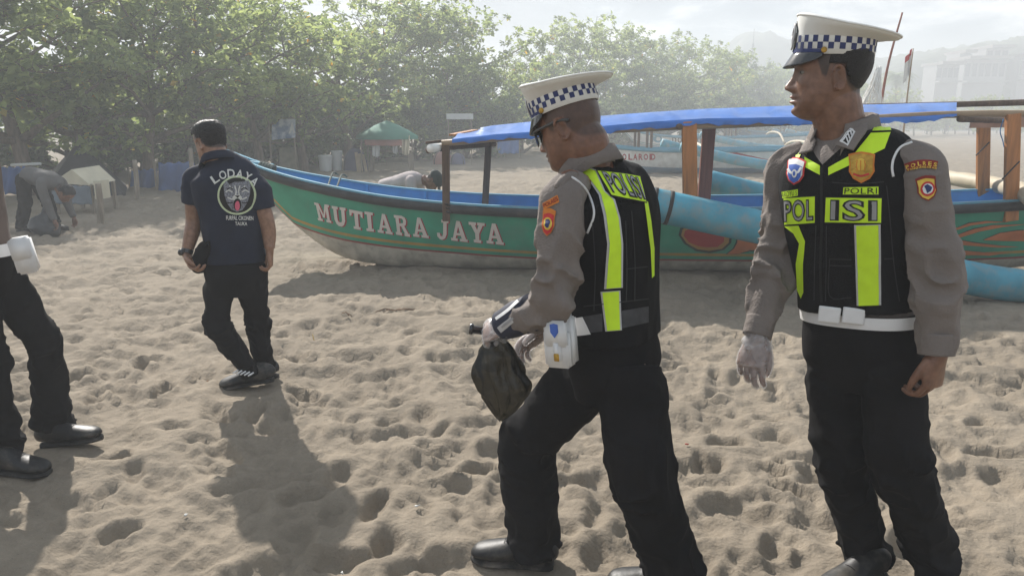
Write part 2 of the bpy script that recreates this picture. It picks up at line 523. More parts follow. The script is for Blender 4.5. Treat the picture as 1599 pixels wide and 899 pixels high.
# ---------------------------------------------------------------- trees
def leaf_mat(name, c0, c1, yellow=0.03, tr=0.45):
    m = bpy.data.materials.new(name); m.use_nodes = True
    n, l = m.node_tree.nodes, m.node_tree.links
    n.clear()
    out = n.new('ShaderNodeOutputMaterial')
    geo = n.new('ShaderNodeNewGeometry')
    r = n.new('ShaderNodeValToRGB'); r.color_ramp.elements[0].color = (*c0, 1); r.color_ramp.elements[1].color = (*c1, 1)
    r.color_ramp.elements[0].position = 0.0; r.color_ramp.elements[1].position = 0.80
    q = r.color_ramp.elements.new(1.0 - yellow); q.color = (*c1, 1)
    q = r.color_ramp.elements.new(1.0); q.color = (0.38, 0.22, 0.03, 1)
    l.new(geo.outputs['Random Per Island'], r.inputs[0])
    d = n.new('ShaderNodeBsdfPrincipled'); d.inputs['Roughness'].default_value = 0.5; d.inputs['Specular IOR Level'].default_value = 0.35
    l.new(r.outputs[0], d.inputs['Base Color'])
    t = n.new('ShaderNodeBsdfTranslucent')
    hs = n.new('ShaderNodeHueSaturation'); hs.inputs['Hue'].default_value = 0.485; hs.inputs['Saturation'].default_value = 1.15; hs.inputs['Value'].default_value = 2.6
    l.new(r.outputs[0], hs.inputs['Color']); l.new(hs.outputs[0], t.inputs['Color'])
    mx = n.new('ShaderNodeMixShader'); mx.inputs[0].default_value = tr
    l.new(d.outputs[0], mx.inputs[1]); l.new(t.outputs[0], mx.inputs[2]); l.new(mx.outputs[0], out.inputs['Surface'])
    return m
LEAF_A = leaf_mat('leaf_almond', (0.088, 0.122, 0.054), (0.190, 0.230, 0.095), 0.02, .55)
LEAF_B = leaf_mat('leaf_dark', (0.066, 0.094, 0.048), (0.140, 0.172, 0.086), 0.008, .55)
BARK = mat('bark', (0.16, 0.125, 0.095), 0.9, 0.35, 14, bump=0.6, bscale=30, aniso=(1, 1, .25))

def leaf_cluster(cen, axis, k, L, r, V, F):
    axis = np.array(axis, float); axis /= np.linalg.norm(axis) + 1e-9
    a0 = np.cross(axis, [0.3, 0.8, 0.5]); a0 /= np.linalg.norm(a0) + 1e-9; b0 = np.cross(axis, a0)
    ph0 = r.uniform(0, 6.28)
    for i in range(k):
        ph = ph0 + i * 2.399; el = r.uniform(-0.45, 0.75)
        d = math.cos(el) * (math.cos(ph) * a0 + math.sin(ph) * b0) + math.sin(el) * axis
        d = d + np.array([0, 0, -0.15]); d /= np.linalg.norm(d)
        ln = L * r.uniform(0.65, 1.25); wd = ln * r.uniform(0.24, 0.34)
        s = np.cross(d, axis + r.normal(0, .35, 3)); s /= np.linalg.norm(s) + 1e-9
        nn = np.cross(s, d)
        p0 = cen + d * 0.02
        b_ = len(V)
        V += [p0, p0 + d * ln * 0.58 + s * wd + nn * wd * .25, p0 + d * ln - nn * wd * 0.3, p0 + d * ln * 0.58 - s * wd + nn * wd * .25]
        F += [(b_, b_ + 1, b_ + 2, b_ + 3)]
def make_tree(seed, H, R, tiers, nl, L, low=0.22, top=0.97, lm=None, leaves=8, lean=0.0, flat=0.25, droop=0.0, dens=1.0):
    """spreading tree: trunk, near-level limbs in tiers, leaf rosettes on the twigs"""
    r = np.random.default_rng(seed)
    root = empty('broadleaf_tree', (0, 0, 0))
    wood = MB(); LV = []; LF = []
    n = 9; tp = np.array([[lean * H * (i / (n - 1)) ** 1.4 + r.normal(0, .02) * H * .25 * (i > 0), r.normal(0, .02) * H * .25 * (i > 0), H * 0.9 * i / (n - 1) - 0.15] for i in range(n)])
    tpc = catmull(tp, 22); rad = np.linspace(0.035 * H * 0.75 + .04, 0.012, 22)
    wood.tube(tpc, rad, 9)
    for ti in range(tiers):
        f = low + (top - low) * ti / max(1, tiers - 1)
        zc = f * H * 0.9; k = int(f * 21); c0 = tpc[min(k, 21)]
        prof = math.sqrt(max(0.05, 1 - ((f - 0.42) / 0.66) ** 2))
        for li in range(nl):
            az = li * 2 * PI / nl + ti * 1.1 + r.normal(0, .3)
            ln = R * prof * r.uniform(0.6, 1.18)
            up = flat * r.uniform(0.1, 1.6) + 0.35 * f - droop * (1 - f)
            d = np.array([math.cos(az), math.sin(az), up]); d /= np.linalg.norm(d)
            m_ = 7; pts = [c0]
            dd = d.copy()
            for q in range(m_):
                dd = dd + r.normal(0, .13, 3) + np.array([0, 0, 0.02]); dd /= np.linalg.norm(dd)
                pts.append(pts[-1] + dd * ln / m_)
            pts = np.array(pts); wood.tube(pts, np.linspace(rad[min(k, 21)] * 0.55 + .008, 0.008, m_ + 1), 6)
            nb = max(2, int(ln * 3.0 * dens))
            for bi in range(nb):
                t = r.uniform(0.28, 1.0) ** 0.8; fi = t * m_; i0 = min(int(fi), m_ - 1)
                p = pts[i0] + (pts[i0 + 1] - pts[i0]) * (fi - i0)
                ba = r.uniform(0, 6.28); bd = np.array([math.cos(ba), math.sin(ba), r.uniform(-0.25, .55)]) + 0.6 * d
                bd /= np.linalg.norm(bd); bl = R * r.uniform(0.10, 0.30)
                e1 = p + bd * bl * .5 + r.normal(0, .04, 3); e2 = p + bd * bl + np.array([0, 0, r.uniform(0, .12)])
                wood.tube([p, e1, e2], [0.008, .005, .003], 4)
                for cpt, ax in ((e2, bd + [0, 0, .8]), (e1, [0, 0, 1]), (e2 + r.normal(0, .13, 3), [r.normal(0, .5), r.normal(0, .5), 1])):
                    leaf_cluster(np.asarray(cpt), ax, leaves + r.integers(-2, 3), L, r, LV, LF)
    t_ = wood.build('trunk', BARK, root, True)
    c_ = mk('crown', LV, LF, lm or LEAF_A, root, False)
    return root
def put(src, first, loc, rz, sc, label, cat='tree', group=None, name=None):
    o = src if first else copy_tree(src)
    o.location = loc; o.rotation_euler = (0, 0, rz); o.scale = (sc, sc, sc) if np.isscalar(sc) else sc
    for k in ('group',):
        if k in o: del o[k]
    tag(o, label, cat, group)
    if name: o.name = name
    return o
# ================================================================ BOATS
PAINT = lambda name, c, **k: mat(name, c, k.pop('rough', .42), .14, 5, spec=.45, **k)
M_GREEN = PAINT('green_boat_paint', (.030, .285, .175), dirt=(.10, .25, .18), dscale=3.4, damt=.7, bump=.12, bscale=12)
M_BOTT = mat('dirty_white_bottom_paint', (.44, .41, .34), .8, .25, 7, dirt=(.13, .11, .085), dscale=4.5, damt=.75, bump=.2, bscale=30)
M_RED = PAINT('red_line_paint', (.26, .030, .025))
M_OCH = PAINT('ochre_line_paint', (.40, .235, .045), dirt=(.16, .17, .10), dscale=3, damt=.5)
M_RAIL = mat('black_rubbing_rail', (.016, .018, .022), .38, .25, 8, spec=.4, dirt=(.12, .11, .10), dscale=5, damt=.3)
M_BLUE = PAINT('bright_blue_paint', (.020, .215, .50), dirt=(.05, .20, .33), dscale=3, damt=.5)
M_SKYB = PAINT('pale_blue_paint', (.09, .30, .42), dirt=(.20, .27, .28), dscale=4, damt=.6, rough=.55)
M_WHITE = PAINT('white_boat_paint', (.80, .80, .77), dirt=(.42, .38, .32), dscale=3, damt=.5)
M_YEL = PAINT('yellow_boat_paint', (.60, .37, .07), dirt=(.4, .3, .12), dscale=3, damt=.4)
M_PIPE = mat('weathered_cyan_pipe_paint', (.062, .285, .385), .6, .22, 3.2, bump=.15, bscale=20, dirt=(.24, .26, .24), dscale=5.5, damt=.9)
M_TARP = mat('blue_tarpaulin', (.018, .145, .52), .30, .16, 3, bump=.7, bscale=7, spec=.6)
M_BROWN = mat('weathered_brown_wood', (.10, .062, .040), .8, .4, 6, bump=.4, bscale=20, aniso=(6, 6, .5))
M_ORWOOD = mat('orange_varnished_wood', (.42, .165, .045), .6, .25, 5, bump=.25, bscale=20, aniso=(6, 6, .5), dirt=(.14, .07, .035), dscale=3, damt=.7)
M_RDWOOD = mat('reddish_varnished_wood', (.24, .070, .040), .6, .25, 5, bump=.25, bscale=20, aniso=(6, 6, .5), dirt=(.09, .05, .03), dscale=3, damt=.5)
M_BAMB = mat('dry_bamboo', (.33, .235, .145), .55, .25, 5, bump=.2, bscale=15, dirt=(.16, .11, .07), dscale=5, damt=.6)
M_CREAM = mat('cream_bamboo_boom', (.50, .43, .31), .6, .15, 5, dirt=(.2, .16, .11), dscale=5, damt=.5, bump=.15, bscale=20)
M_ROPE = mat('grey_green_rope', (.10, .12, .105), .9, .3, 30, bump=.5, bscale=90)
M_ROPEB = mat('black_cord', (.02, .02, .02), .8, .2, 30)

def hull_mesh(st, mats, root, nx=84):
    """st: dict of x, zg, b, zk, zr arrays. Near side is -y. Bands follow the waterline."""
    xs = np.linspace(st['x'][0], st['x'][-1], nx)
    ip = lambda k: catmull1(st['x'], st[k], xs)
    zg, b, zk, zr = ip('zg'), np.clip(ip('b'), .015, None), ip('zk'), ip('zr')
    zr = np.maximum(zr, zk + .004)
    zr = np.minimum(zr, zg - .10)
    bow = sstep(st['x'][0] + 1.6, st['x'][0], xs)
    def ywid(z):                        # half-width at height z per station
        t = np.clip((z - zk) / np.maximum(zg - zk, .05), 0, 1)
        return b * t ** (.34 + .55 * bow) * (1 - .06 * (1 - t))
    zk = np.minimum(zk, zr - .004)
    rows = [zk + (zr - zk) * t for t in (0, .03, .10, .22, .4, .6, .8, 1)]
    mid = [0] * 7
    rows += [zr + .020]; mid += [1]
    rows += [np.minimum(zr + .058, zg - .07)]; mid += [2]
    rows += [np.minimum(zr + .088, zg - .06)]; mid += [3]
    z0 = rows[-1]
    for t in (.2, .4, .6, .8, 1): rows.append(z0 + (zg - z0) * t); mid += [2]
    R = len(rows); V = []; F = []; MI = []
    for s in (-1, 1):
        k = len(V)
        for z in rows:
            y = ywid(z)
            for i in range(nx): V.append((xs[i], s * y[i], z[i]))
        for r in range(R - 1):
            for i in range(nx - 1):
                q = (k + r * nx + i, k + r * nx + i + 1, k + (r + 1) * nx + i + 1, k + (r + 1) * nx + i)
                F.append(q if s < 0 else q[::-1]); MI.append(mid[r])
    # transom
    o = mk('hull', V, F, mats, root, True, MI)
    # inside skin, a little in from the outer one, with a floor
    V2 = []; F2 = []; bi = np.clip(b - .035, .006, None)
    zf = np.maximum(.20, zk + .10); zf = np.minimum(zf, zg - .05)
    for t, w_ in ((0, .0), (0, .72), (.35, .88), (.7, .96), (1.0, 1.0)):
        z = zf + (zg - .004 - zf) * t
        yi = np.clip(ywid(z) - .030, .003, None) * (0 if w_ == 0 else 1)
        for s in (-1, 1):
            for i in range(nx): V2.append((xs[i], s * yi[i], z[i]))
    for r in range(4):
        for s in (0, 1):
            for i in range(nx - 1):
                a = (r * 2 + s) * nx + i; c = ((r + 1) * 2 + s) * nx + i; q = (a, a + 1, c + 1, c); F2.append(q[::-1] if s == 0 else q)
    st['yw'] = lambda x, z: float(np.interp(x, xs, np.clip(b * np.clip((z - zk) / np.maximum(zg - zk, .05), 0, 1) ** (.34 + .55 * bow), 0, None) * (1 - .06 * (1 - np.clip((z - zk) / np.maximum(zg - zk, .05), 0, 1)))))
    return o, V2, F2, (xs, zg, b, zk, zr)
def catmull1(x, y, xs):
    x = np.asarray(x, float); y = np.asarray(y, float); m = np.gradient(y, x)
    i = np.clip(np.searchsorted(x, xs, side='right') - 1, 0, len(x) - 2); h = x[i + 1] - x[i]; t = (xs - x[i]) / h
    return (2 * t ** 3 - 3 * t ** 2 + 1) * y[i] + (t ** 3 - 2 * t ** 2 + t) * h * m[i] + (-2 * t ** 3 + 3 * t ** 2) * y[i + 1] + (t ** 3 - t ** 2) * h * m[i + 1]
ST = dict(x=[-2.98, -2.65, -2.3, -1.9, -1.35, -.6, .2, 1.5, 3, 4.5, 5.6, 6.3], zg=[1.20, 1.06, .965, .885, .795, .725, .69, .69, .715, .765, .83, .90],
          b=[.02, .13, .24, .34, .45, .54, .59, .61, .60, .54, .38, .06], zk=[1.10, .79, .43, .14, .02, 0, 0, 0, 0, .02, .16, .45],
          zr=[.74, .56, .435, .335, .26, .20, .155, .15, .15, .17, .24, .34])
def boat_shell(label, mats, inside, rail_m, cap_m, group, scx=1.0, ribs=True):
    root = empty('outrigger_boat', (0, 0, 0)); tag(root, label, 'boat', group)
    h, V2, F2, (xs, zg, b, zk, zr) = hull_mesh(ST, mats, root)
    ins = mk('inner_lining', V2, F2, inside, root, True)
    for s in (-1, 1):
        P = np.stack([xs, s * (b + .004), zg - .045], 1); V, F = [], []
        # rubbing rail: half-round black strip below the edge
        seg = 8; a = np.linspace(-PI / 2, PI / 2, seg)
        V = np.vstack([np.stack([np.full(seg, p[0]), p[1] + s * .030 * np.cos(a), p[2] + .047 * np.sin(a)], 1) for p in P])
        n = len(P); F = [(i * seg + j, (i + 1) * seg + j, (i + 1) * seg + j + 1, i * seg + j + 1) for i in range(n - 1) for j in range(seg - 1)]
        mk('rubbing_rail', V, F if s < 0 else [f[::-1] for f in F], rail_m, root, True)
        Q = [(x, s * (bb - .012), z + .006) for x, bb, z in zip(xs, b, zg)]
        V = []; 
        for (x, y, z) in Q: V += [(x, y - .028, z - .010), (x, y - .028, z + .010), (x, y + .028, z + .010), (x, y + .028, z - .010)]
        mk('gunwale', V, ring_faces(len(Q), 4, True), cap_m, root, False)
    if ribs:
        for x in np.arange(-1.6, 5.4, .62):
            zgx, bx = np.interp(x, xs, zg), np.interp(x, xs, b)
            for s in (-1, 1):
                mb = MB(); zl = max(.36, zgx - .34); mb.bar((x, s * (ST['yw'](x, zl) - .055), zl), (x, s * (bx - .055), zgx - .004), .03, .035, up=(1, 0, 0)); mb.build('rib', inside, root)
        for x in (-1.15, .35, 2.6, 4.2):
            bx = np.interp(x, xs, b); zz = .43
            zz = .50; MB().box((x, 0, zz), (.20, 2 * min(ST['yw'](x - .1, zz), ST['yw'](x + .1, zz)) - .07, .028)).build('thwart', inside, root)
    return root, (xs, zg, b, zk, zr)

GL = {  # slab-serif letters as convex pieces in a unit box
 'M': [[(0, 0), (.36, 0), (.36, .13), (0, .13)], [(.09, .1), (.27, .1), (.25, .92), (.09, .92)], [(0, .87), (.28, .87), (.28, 1), (0, 1)], [(.16, .97), (.30, .97), (.56, .22), (.44, .22)], [(.70, .97), (.84, .97), (.56, .22), (.46, .26)], [(.72, .92), (.73, .1), (.91, .1), (.91, .92)], [(.64, 0), (1, 0), (1, .13), (.64, .13)], [(.72, .87), (1, .87), (1, 1), (.72, 1)]],
 'U': [[(0, .86), (.42, .86), (.42, 1), (0, 1)], [(.09, .30), (.33, .30), (.33, .9), (.09, .9)], [(.09, .32), (.33, .32), (.40, .20), (.22, .08)], [(.22, .09), (.40, .21), (.60, .21), (.78, .09), (.62, 0), (.38, 0)], [(.60, .2), (.78, .08), (.91, .32), (.67, .32)], [(.67, .30), (.91, .30), (.91, .9), (.67, .9)], [(.58, .86), (1, .86), (1, 1), (.58, 1)]],
 'T': [[(.36, .08), (.64, .08), (.64, .88), (.36, .88)], [(.22, 0), (.78, 0), (.78, .14), (.22, .14)], [(0, .84), (1, .84), (1, 1), (0, 1)], [(0, .66), (.14, .70), (.18, .86), (0, .86)], [(1, .66), (.86, .70), (.82, .86), (1, .86)]],
 'I': [[(.25, .1), (.75, .1), (.75, .9), (.25, .9)], [(0, 0), (1, 0), (1, .14), (0, .14)], [(0, .86), (1, .86), (1, 1), (0, 1)]],
 'A': [[(.10, .1), (.27, .1), (.54, .9), (.40, 1)], [(.40, 1), (.60, 1), (.92, .1), (.66, .1)], [(.26, .28), (.74, .28), (.70, .40), (.30, .40)], [(0, 0), (.40, 0), (.40, .13), (0, .13)], [(.54, 0), (1, 0), (1, .13), (.54, .13)]],
 'R': [[(0, 0), (.44, 0), (.44, .14), (0, .14)], [(.10, .1), (.34, .1), (.34, .9), (.10, .9)], [(0, .86), (.60, .86), (.60, 1), (0, 1)], [(.58, 1), (.80, .93), (.64, .80), (.56, .86)], [(.80, .93), (.88, .76), (.64, .74), (.64, .82)], [(.88, .77), (.80, .55), (.62, .64), (.64, .76)], [(.80, .56), (.62, .47), (.33, .47), (.33, .60), (.62, .64)], [(.45, .48), (.68, .50), (.94, .1), (.68, .1)], [(.62, 0), (1, 0), (1, .14), (.62, .14)]],
 'J': [[(.40, .86), (1, .86), (1, 1), (.40, 1)], [(.56, .28), (.86, .28), (.86, .9), (.56, .9)], [(.56, .30), (.86, .30), (.74, .10), (.52, .2)], [(.53, .2), (.75, .1), (.50, 0), (.30, .02), (.36, .17)], [(.36, .17), (.30, .02), (.08, .14), (.04, .32), (.28, .34)]],
 'Y': [[(.36, .08), (.64, .08), (.64, .5), (.36, .5)], [(.22, 0), (.78, 0), (.78, .14), (.22, .14)], [(.10, .9), (.36, .9), (.62, .46), (.38, .42)], [(.64, .9), (.90, .9), (.62, .42), (.42, .46)], [(0, .86), (.46, .86), (.46, 1), (0, 1)], [(.54, .86), (1, .86), (1, 1), (.54, 1)]],
}
def serif_letter(ch, quad, bvh, m, parent, off, name):
    V3 = []; F3 = []
    for k, P in enumerate(GL[ch]):
        V, F = densify(quad_map(np.asarray(P, float), quad), [tuple(range(len(P)))], 8)
        base = len(V3); ok = True; tmp = []
        for x, y in V:
            d = ray(x, y).normalized(); h = bvh.ray_cast(CAM, d)
            if h[0] is None: ok = False; break
            n = h[1] if h[1].dot(d) < 0 else -h[1]; tmp.append(h[0] + n * (off + k * .0004))
        if ok: V3 += tmp; F3 += [tuple(i + base for i in f) for f in F]
    if F3: mk(name, V3, F3, m, parent, True)

def main_boat():
    root, (xs, zg, b, zk, zr) = boat_shell('long green outrigger boat with blue tarpaulin roof and white serif lettering', [M_BOTT, M_RED, M_GREEN, M_OCH], M_BLUE, M_RAIL, M_SKYB, None)
    root.location = (0, 7.68, 0.0); root.rotation_euler = (0, 0, math.radians(-3.0))
    bpy.context.view_layer.update()
    hull = [c for c in root.children if c.name.startswith('hull')][0]
    Mw = root.matrix_world
    bh = BVHTree.FromPolygons([Mw @ v.co for v in hull.data.vertices], [tuple(p.vertices) for p in hull.data.polygons])
    M_LET = mat('cream_white_letter_paint', (.66, .60, .55), .55, .08, 8, dirt=(.45, .38, .33), dscale=8, damt=.3); M_SHD = mat('crimson_letter_shadow', (.36, .03, .045), .5, .1, 8)
    q4 = {0: ('M', (88, 217, 192, 238, 170, 97, 55, 78)), 1: ('U', (212, 255, 312, 272, 300, 120, 192, 105)), 2: ('T', (345, 278, 440, 296, 432, 152, 328, 132)), 3: ('I', (465, 300, 522, 306, 512, 157, 448, 148)), 4: ('A', (552, 310, 668, 328, 650, 176, 540, 160)),
          5: ('R', (694, 328, 804, 345, 780, 187, 676, 175)), 6: ('A', (828, 342, 950, 356, 928, 202, 812, 190)), 7: ('J', (1008, 362, 1100, 375, 1102, 217, 1010, 208)), 8: ('A', (1124, 372, 1252, 386, 1240, 228, 1112, 216)), 9: ('Y', (1278, 384, 1380, 397, 1384, 238, 1258, 228)), 10: ('A', (1400, 394, 1534, 408, 1520, 247, 1388, 236))}
    for k in q4:
        ch, q = q4[k]; Q = np.array(q, float).reshape(4, 2) / 4.997 + np.array([480, 300])
        serif_letter(ch, Q + np.array([2.0, 1.4]), bh, M_SHD, hull, .003, 'letter_shadow'); serif_letter(ch, Q, bh, M_LET, hull, .0085, 'letter')
    # painted flames
    FO, FR, FD, FB = mat('orange_flame_paint', (.52, .16, .05), .5, .15, 6), mat('deep_red_flame_paint', (.36, .030, .025), .5, .12, 6), mat('dark_green_outline_paint', (.010, .030, .022), .5, .1, 6), mat('ochre_flame_paint', (.38, .20, .05), .5, .15, 6)
    def grow(P, k): c = P.mean(0); d = P - c; return P + d / (np.linalg.norm(d, axis=1)[:, None] + 1e-6) * k
    blob = np.array([(160, 300), (180, 215), (255, 168), (500, 170), (720, 230), (840, 310), (832, 400), (740, 490), (560, 530), (380, 505), (230, 410)], float) / 8.17 + np.array([1040, 330])
    e_ = lay_poly('painted_flame', blob, bh, FD, hull, .003, 5); lay_poly('flame_edge', grow(blob, -4), bh, FB, e_, .0055, 5); lay_poly('flame_core', grow(blob, -10) + np.array([-2, 0]), bh, FR, e_, .008, 5)
    sw = np.array([(900, 330), (1250, 400), (1600, 470), (1600, 520), (1240, 490), (1060, 440), (960, 455), (965, 500), (1060, 510), (900, 545), (760, 545), (850, 470), (890, 390)], float) / 8.17 + np.array([1040, 330])
    e_ = lay_poly('painted_flame', sw, bh, FD, hull, .003, 5); lay_poly('flame_edge', grow(sw, -2.2), bh, FO, e_, .0055, 5)
    for P in ([(-300, 300), (70, 275), (160, 235), (300, 222), (480, 232), (330, 237), (180, 260), (75, 292)], [(-300, 345), (75, 330), (200, 280), (350, 255), (620, 248), (430, 270), (250, 307), (80, 357)], [(270, 370), (400, 315), (540, 293), (700, 290), (700, 305), (510, 330), (470, 352), (700, 355), (700, 382), (430, 381), (280, 373)], [(-300, 362), (80, 368), (200, 386), (400, 414), (560, 425), (400, 431), (85, 410)], [(-300, 440), (90, 450), (300, 468), (480, 470), (330, 493), (95, 487)]):
        P = np.array(P, float) / 4.99 + np.array([1480, 300]); e_ = lay_poly('painted_flame', P, bh, FD, hull, .003, 5); lay_poly('flame_edge', grow(P, -1.3), bh, FO, e_, .0055, 5)
    # posts of the roof
    def post(px, y0, y1, Y, w, m, d=.05, lean=0):
        a, c = W(px, y0, Y), W(px + lean, y1, Y); o = MB().bar(a, c, d, w, up=(1, 0, 0)).build('roof_post', m, root); bv_ = o.modifiers.new('b', 'BEVEL'); bv_.width = .006; bv_.segments = 2
    post(697, 345, 226, 7.16, .072, M_BROWN, lean=-1); post(757, 330, 222, 8.15, .072, M_BROWN, lean=6)
    post(1078, 340, 190, 7.05, .135, M_ORWOOD, lean=-2); post(1098, 325, 190, 8.05, .135, M_RDWOOD, lean=10)
    post(1578, 345, 178, 6.95, .125, M_ORWOOD, lean=4); post(1534, 330, 184, 7.90, .125, M_ORWOOD, lean=2)
    # tarpaulin: drooping near flap, near edge, ridge, far edge
    px = np.array([706, 770, 830, 940, 1020, 1100, 1240, 1380, 1440, 1494], float); n = 90
    ne = np.interp(np.linspace(706, 1494, n), px, [217, 210, 206, 197, 190, 185, 183, 184, 182, 178]); rt = np.interp(np.linspace(706, 1494, n), px, [207, 196, 190, 181, 175, 170, 165, 163, 161, 160])
    lo = np.interp(np.linspace(706, 1494, n), px, [221, 217, 213, 207, 200, 193, 192, 192, 190, 182])
    V = []; 
    for i, x in enumerate(np.linspace(706, 1494, n)):
        t = i / (n - 1.); Yn = 7.12 - .16 * t; a, c, r_ = A(W(x, lo[i], Yn - .015)), A(W(x, ne[i], Yn)), A(W(x + (16 if t < .05 else 0), rt[i], Yn + .62))
        fz = A(c) + np.array([0, 1.18, .0])
        wv = lambda s: .014 * math.sin(i * .55 + s) + .012 * math.sin(i * 1.31 + 2 * s) + .012 * math.sin(i * 2.3 + 3.3 * s) - .05 * abs(math.sin(PI * (i - 33) / 52.)) * .5
        pts = [a + np.array([0, wv(1) * .6, wv(3) * .5]), (a + c) / 2 + np.array([0, wv(2) * .7 - .006, 0]), c, c * .75 + r_ * .25 + np.array([0, 0, .012 + wv(0) * .6]), c * .45 + r_ * .55 + np.array([0, 0, .014 + wv(.5) * .8]), r_, r_ * .5 + fz * .5 + np.array([0, 0, .01 + wv(4) * .5]), fz, fz + np.array([0, .01, -.06])]
        V += pts
    V = np.array([tuple(p) for p in V]).reshape(n, 9, 3)
    def strip(name, j0, j1):
        P = V[:, j0:j1 + 1].reshape(-1, 3); m_ = j1 - j0 + 1
        o = mk(name, P, [(i * m_ + j, (i + 1) * m_ + j, (i + 1) * m_ + j + 1, i * m_ + j + 1) for i in range(n - 1) for j in range(m_ - 1)], M_TARP, root, True); return o
    strip('tarpaulin', 2, 7); strip('tarpaulin_flap', 0, 2); strip('tarpaulin_flap', 7, 8)
    # roof frame poles
    def pole(name, pts, r, m=M_BAMB, seg=10):
        P = catmull(np.array([tuple(p) for p in pts]), 24); rr = r * (1 + .05 * np.sin(np.arange(24) * 1.9)); V, F = tube(P, rr, seg); mk(name, V, F, m, root, True)
    pole('roof_pole', [W(690, 224, 7.16), W(940, 204, 7.1), W(1240, 191, 7.05), W(1500, 178, 7.0), W(1680, 179, 6.92)], .030)
    pole('roof_pole', [W(740, 207, 7.85), W(1240, 172, 7.8), W(1470, 164, 7.75), W(1680, 158, 7.7)], .030, M_BROWN)
    pole('roof_pole', [W(770, 216, 8.2), W(1240, 186, 8.15), W(1690, 178, 8.05)], .028)
    pole('roof_pole', [W(668, 235, 7.05), W(700, 230, 7.3), W(772, 225, 8.3)], .030, M_BROWN)
    pole('roof_pole', [W(665, 223, 7.4), W(705, 219, 7.5), W(770, 218, 7.6)], .013, M_BROWN)
    pole('crossbeam', [W(1498, 186, 6.95), W(1560, 188, 7.4), W(1590, 186, 8.0)], .028, M_BROWN); pole('crossbeam', [W(1060, 198, 7.0), W(1085, 197, 7.5), W(1120, 196, 8.1)], .028, M_BROWN)
    MB().bar(W(1515, 192, 7.5), W(1640, 190, 7.4), .02, .10).build('roof_board', mat('salmon_board', (.42, .25, .18), .7, .2, 6, bump=.2, bscale=20), root)
    MB().bar(W(706, 211, 7.5), W(742, 204, 7.7), .10, .02).build('roof_board', M_ORWOOD, root)
    # rolled white pipe end under the roof
    V, F = tube([W(672, 232, 7.0), W(690, 230, 7.25)], .040, 14); pe = mk('pipe_end', V, F, M_WHITE, root, True)
    # outrigger floats (fat sealed pipes) with lashings
    def float_(pts, r, name='outrigger_float', bands=()):
        P = catmull(np.array([tuple(p) for p in pts]), 60); rr = np.full(60, r); rr[0] *= .88; V, F = tube(P, rr, 26); o = mk(name, V, F, M_PIPE, root, True); so = o.data
        for t in bands:
            i = int(t * 59); Vb, Fb = tube([P[i], P[min(i + 1, 59)] * .45 + P[i] * .55], r * 1.035, 26); mk('lashing', Vb, Fb, M_ROPEB, o, True)
        return o
    float_([W(1004, 316, 6.35), W(1060, 328, 6.32), W(1130, 343, 6.28), W(1200, 358, 6.25), W(1350, 393, 6.2), W(1500, 431, 6.15), W(1600, 447, 6.12), W(1760, 462, 6.05)], .143, bands=(.022, .055))
    float_([W(1100, 283, 9.25), W(1200, 307, 9.22), W(1330, 322, 9.2), W(1480, 330, 9.15), W(1700, 345, 9.1)], .150)
    # booms across the hull carrying the floats
    pole('boom', [W(1017, 340, 6.2), W(1035, 330, 6.9), W(1060, 318, 7.6), W(1090, 296, 8.6), W(1105, 283, 9.3)], .062, M_BROWN, 16)
    V, F = tube([W(1015, 343, 6.14), W(1017, 342, 6.22)], .078, 18); mk('boom_cap', V, F, mat('dark_boom_end', (.05, .04, .035), .8, .3, 10), root, True)
    pole('boom', [W(1640, 330, 6.2), W(1600, 301, 7.0), W(1560, 290, 7.9), W(1490, 279, 8.8), W(1470, 276, 9.3)], .085, M_CREAM, 16)
    # strips of rope round the bow thwart and the gunwale
    for (x0, y0, x1, y1, Yv) in ((512, 296, 520, 272, 8.1), (526, 298, 534, 275, 8.1)):
        pole('rope_loop', [W(x0 - 6, y0 + 2, 7.55), W(x0, y0 - 6, 7.6), W(x1, y1 - 2, 8.05), W(x1 + 8, y1 + 1, 8.15)], .010, M_ROPE, 6)
    mb = MB(); 
    for k in range(5): mb.tube(catmull([W(404 + 4 * k, 262 + 1.5 * k, 7.75), W(408 + 4 * k, 254 + 1.5 * k, 7.8), W(414 + 4 * k, 257 + k, 7.95), W(412 + 4 * k, 266 + k, 7.9)], 10), .017, 7)
    mb.build('mooring_rope', M_ROPE, root, True)
    V, F = tube([W(383, 257, 7.7), W(425, 262, 8.05)], .045, 12); mk('bow_bitt', V, F, M_SKYB, root, True)
    mb = MB()
    for k in range(3): mb.tube([W(695 + k, 318 + 6 * k, 7.08), W(702 + k, 321 + 6 * k, 7.08)], .010, 6)
    mb.build('post_lashing', M_ROPEB, root, True)
    # cords on the stern posts
    for (x0, y0, x1, y1, Yv) in ((1524, 243, 1545, 222, 7.83), (1565, 280, 1592, 252, 6.87)): pole('cord', [W(x0, y0, Yv), W((x0 + x1) / 2, (y0 + y1) / 2, Yv - .005), W(x1, y1, Yv)], .007, M_ROPEB, 5)
    pole('cord', [W(1567, 186, 7.3), W(1562, 205, 7.3), W(1566, 220, 7.3), W(1568, 230, 7.3)], .005, mat('blue_cord', (.05, .2, .45), .7), 5)
    return root

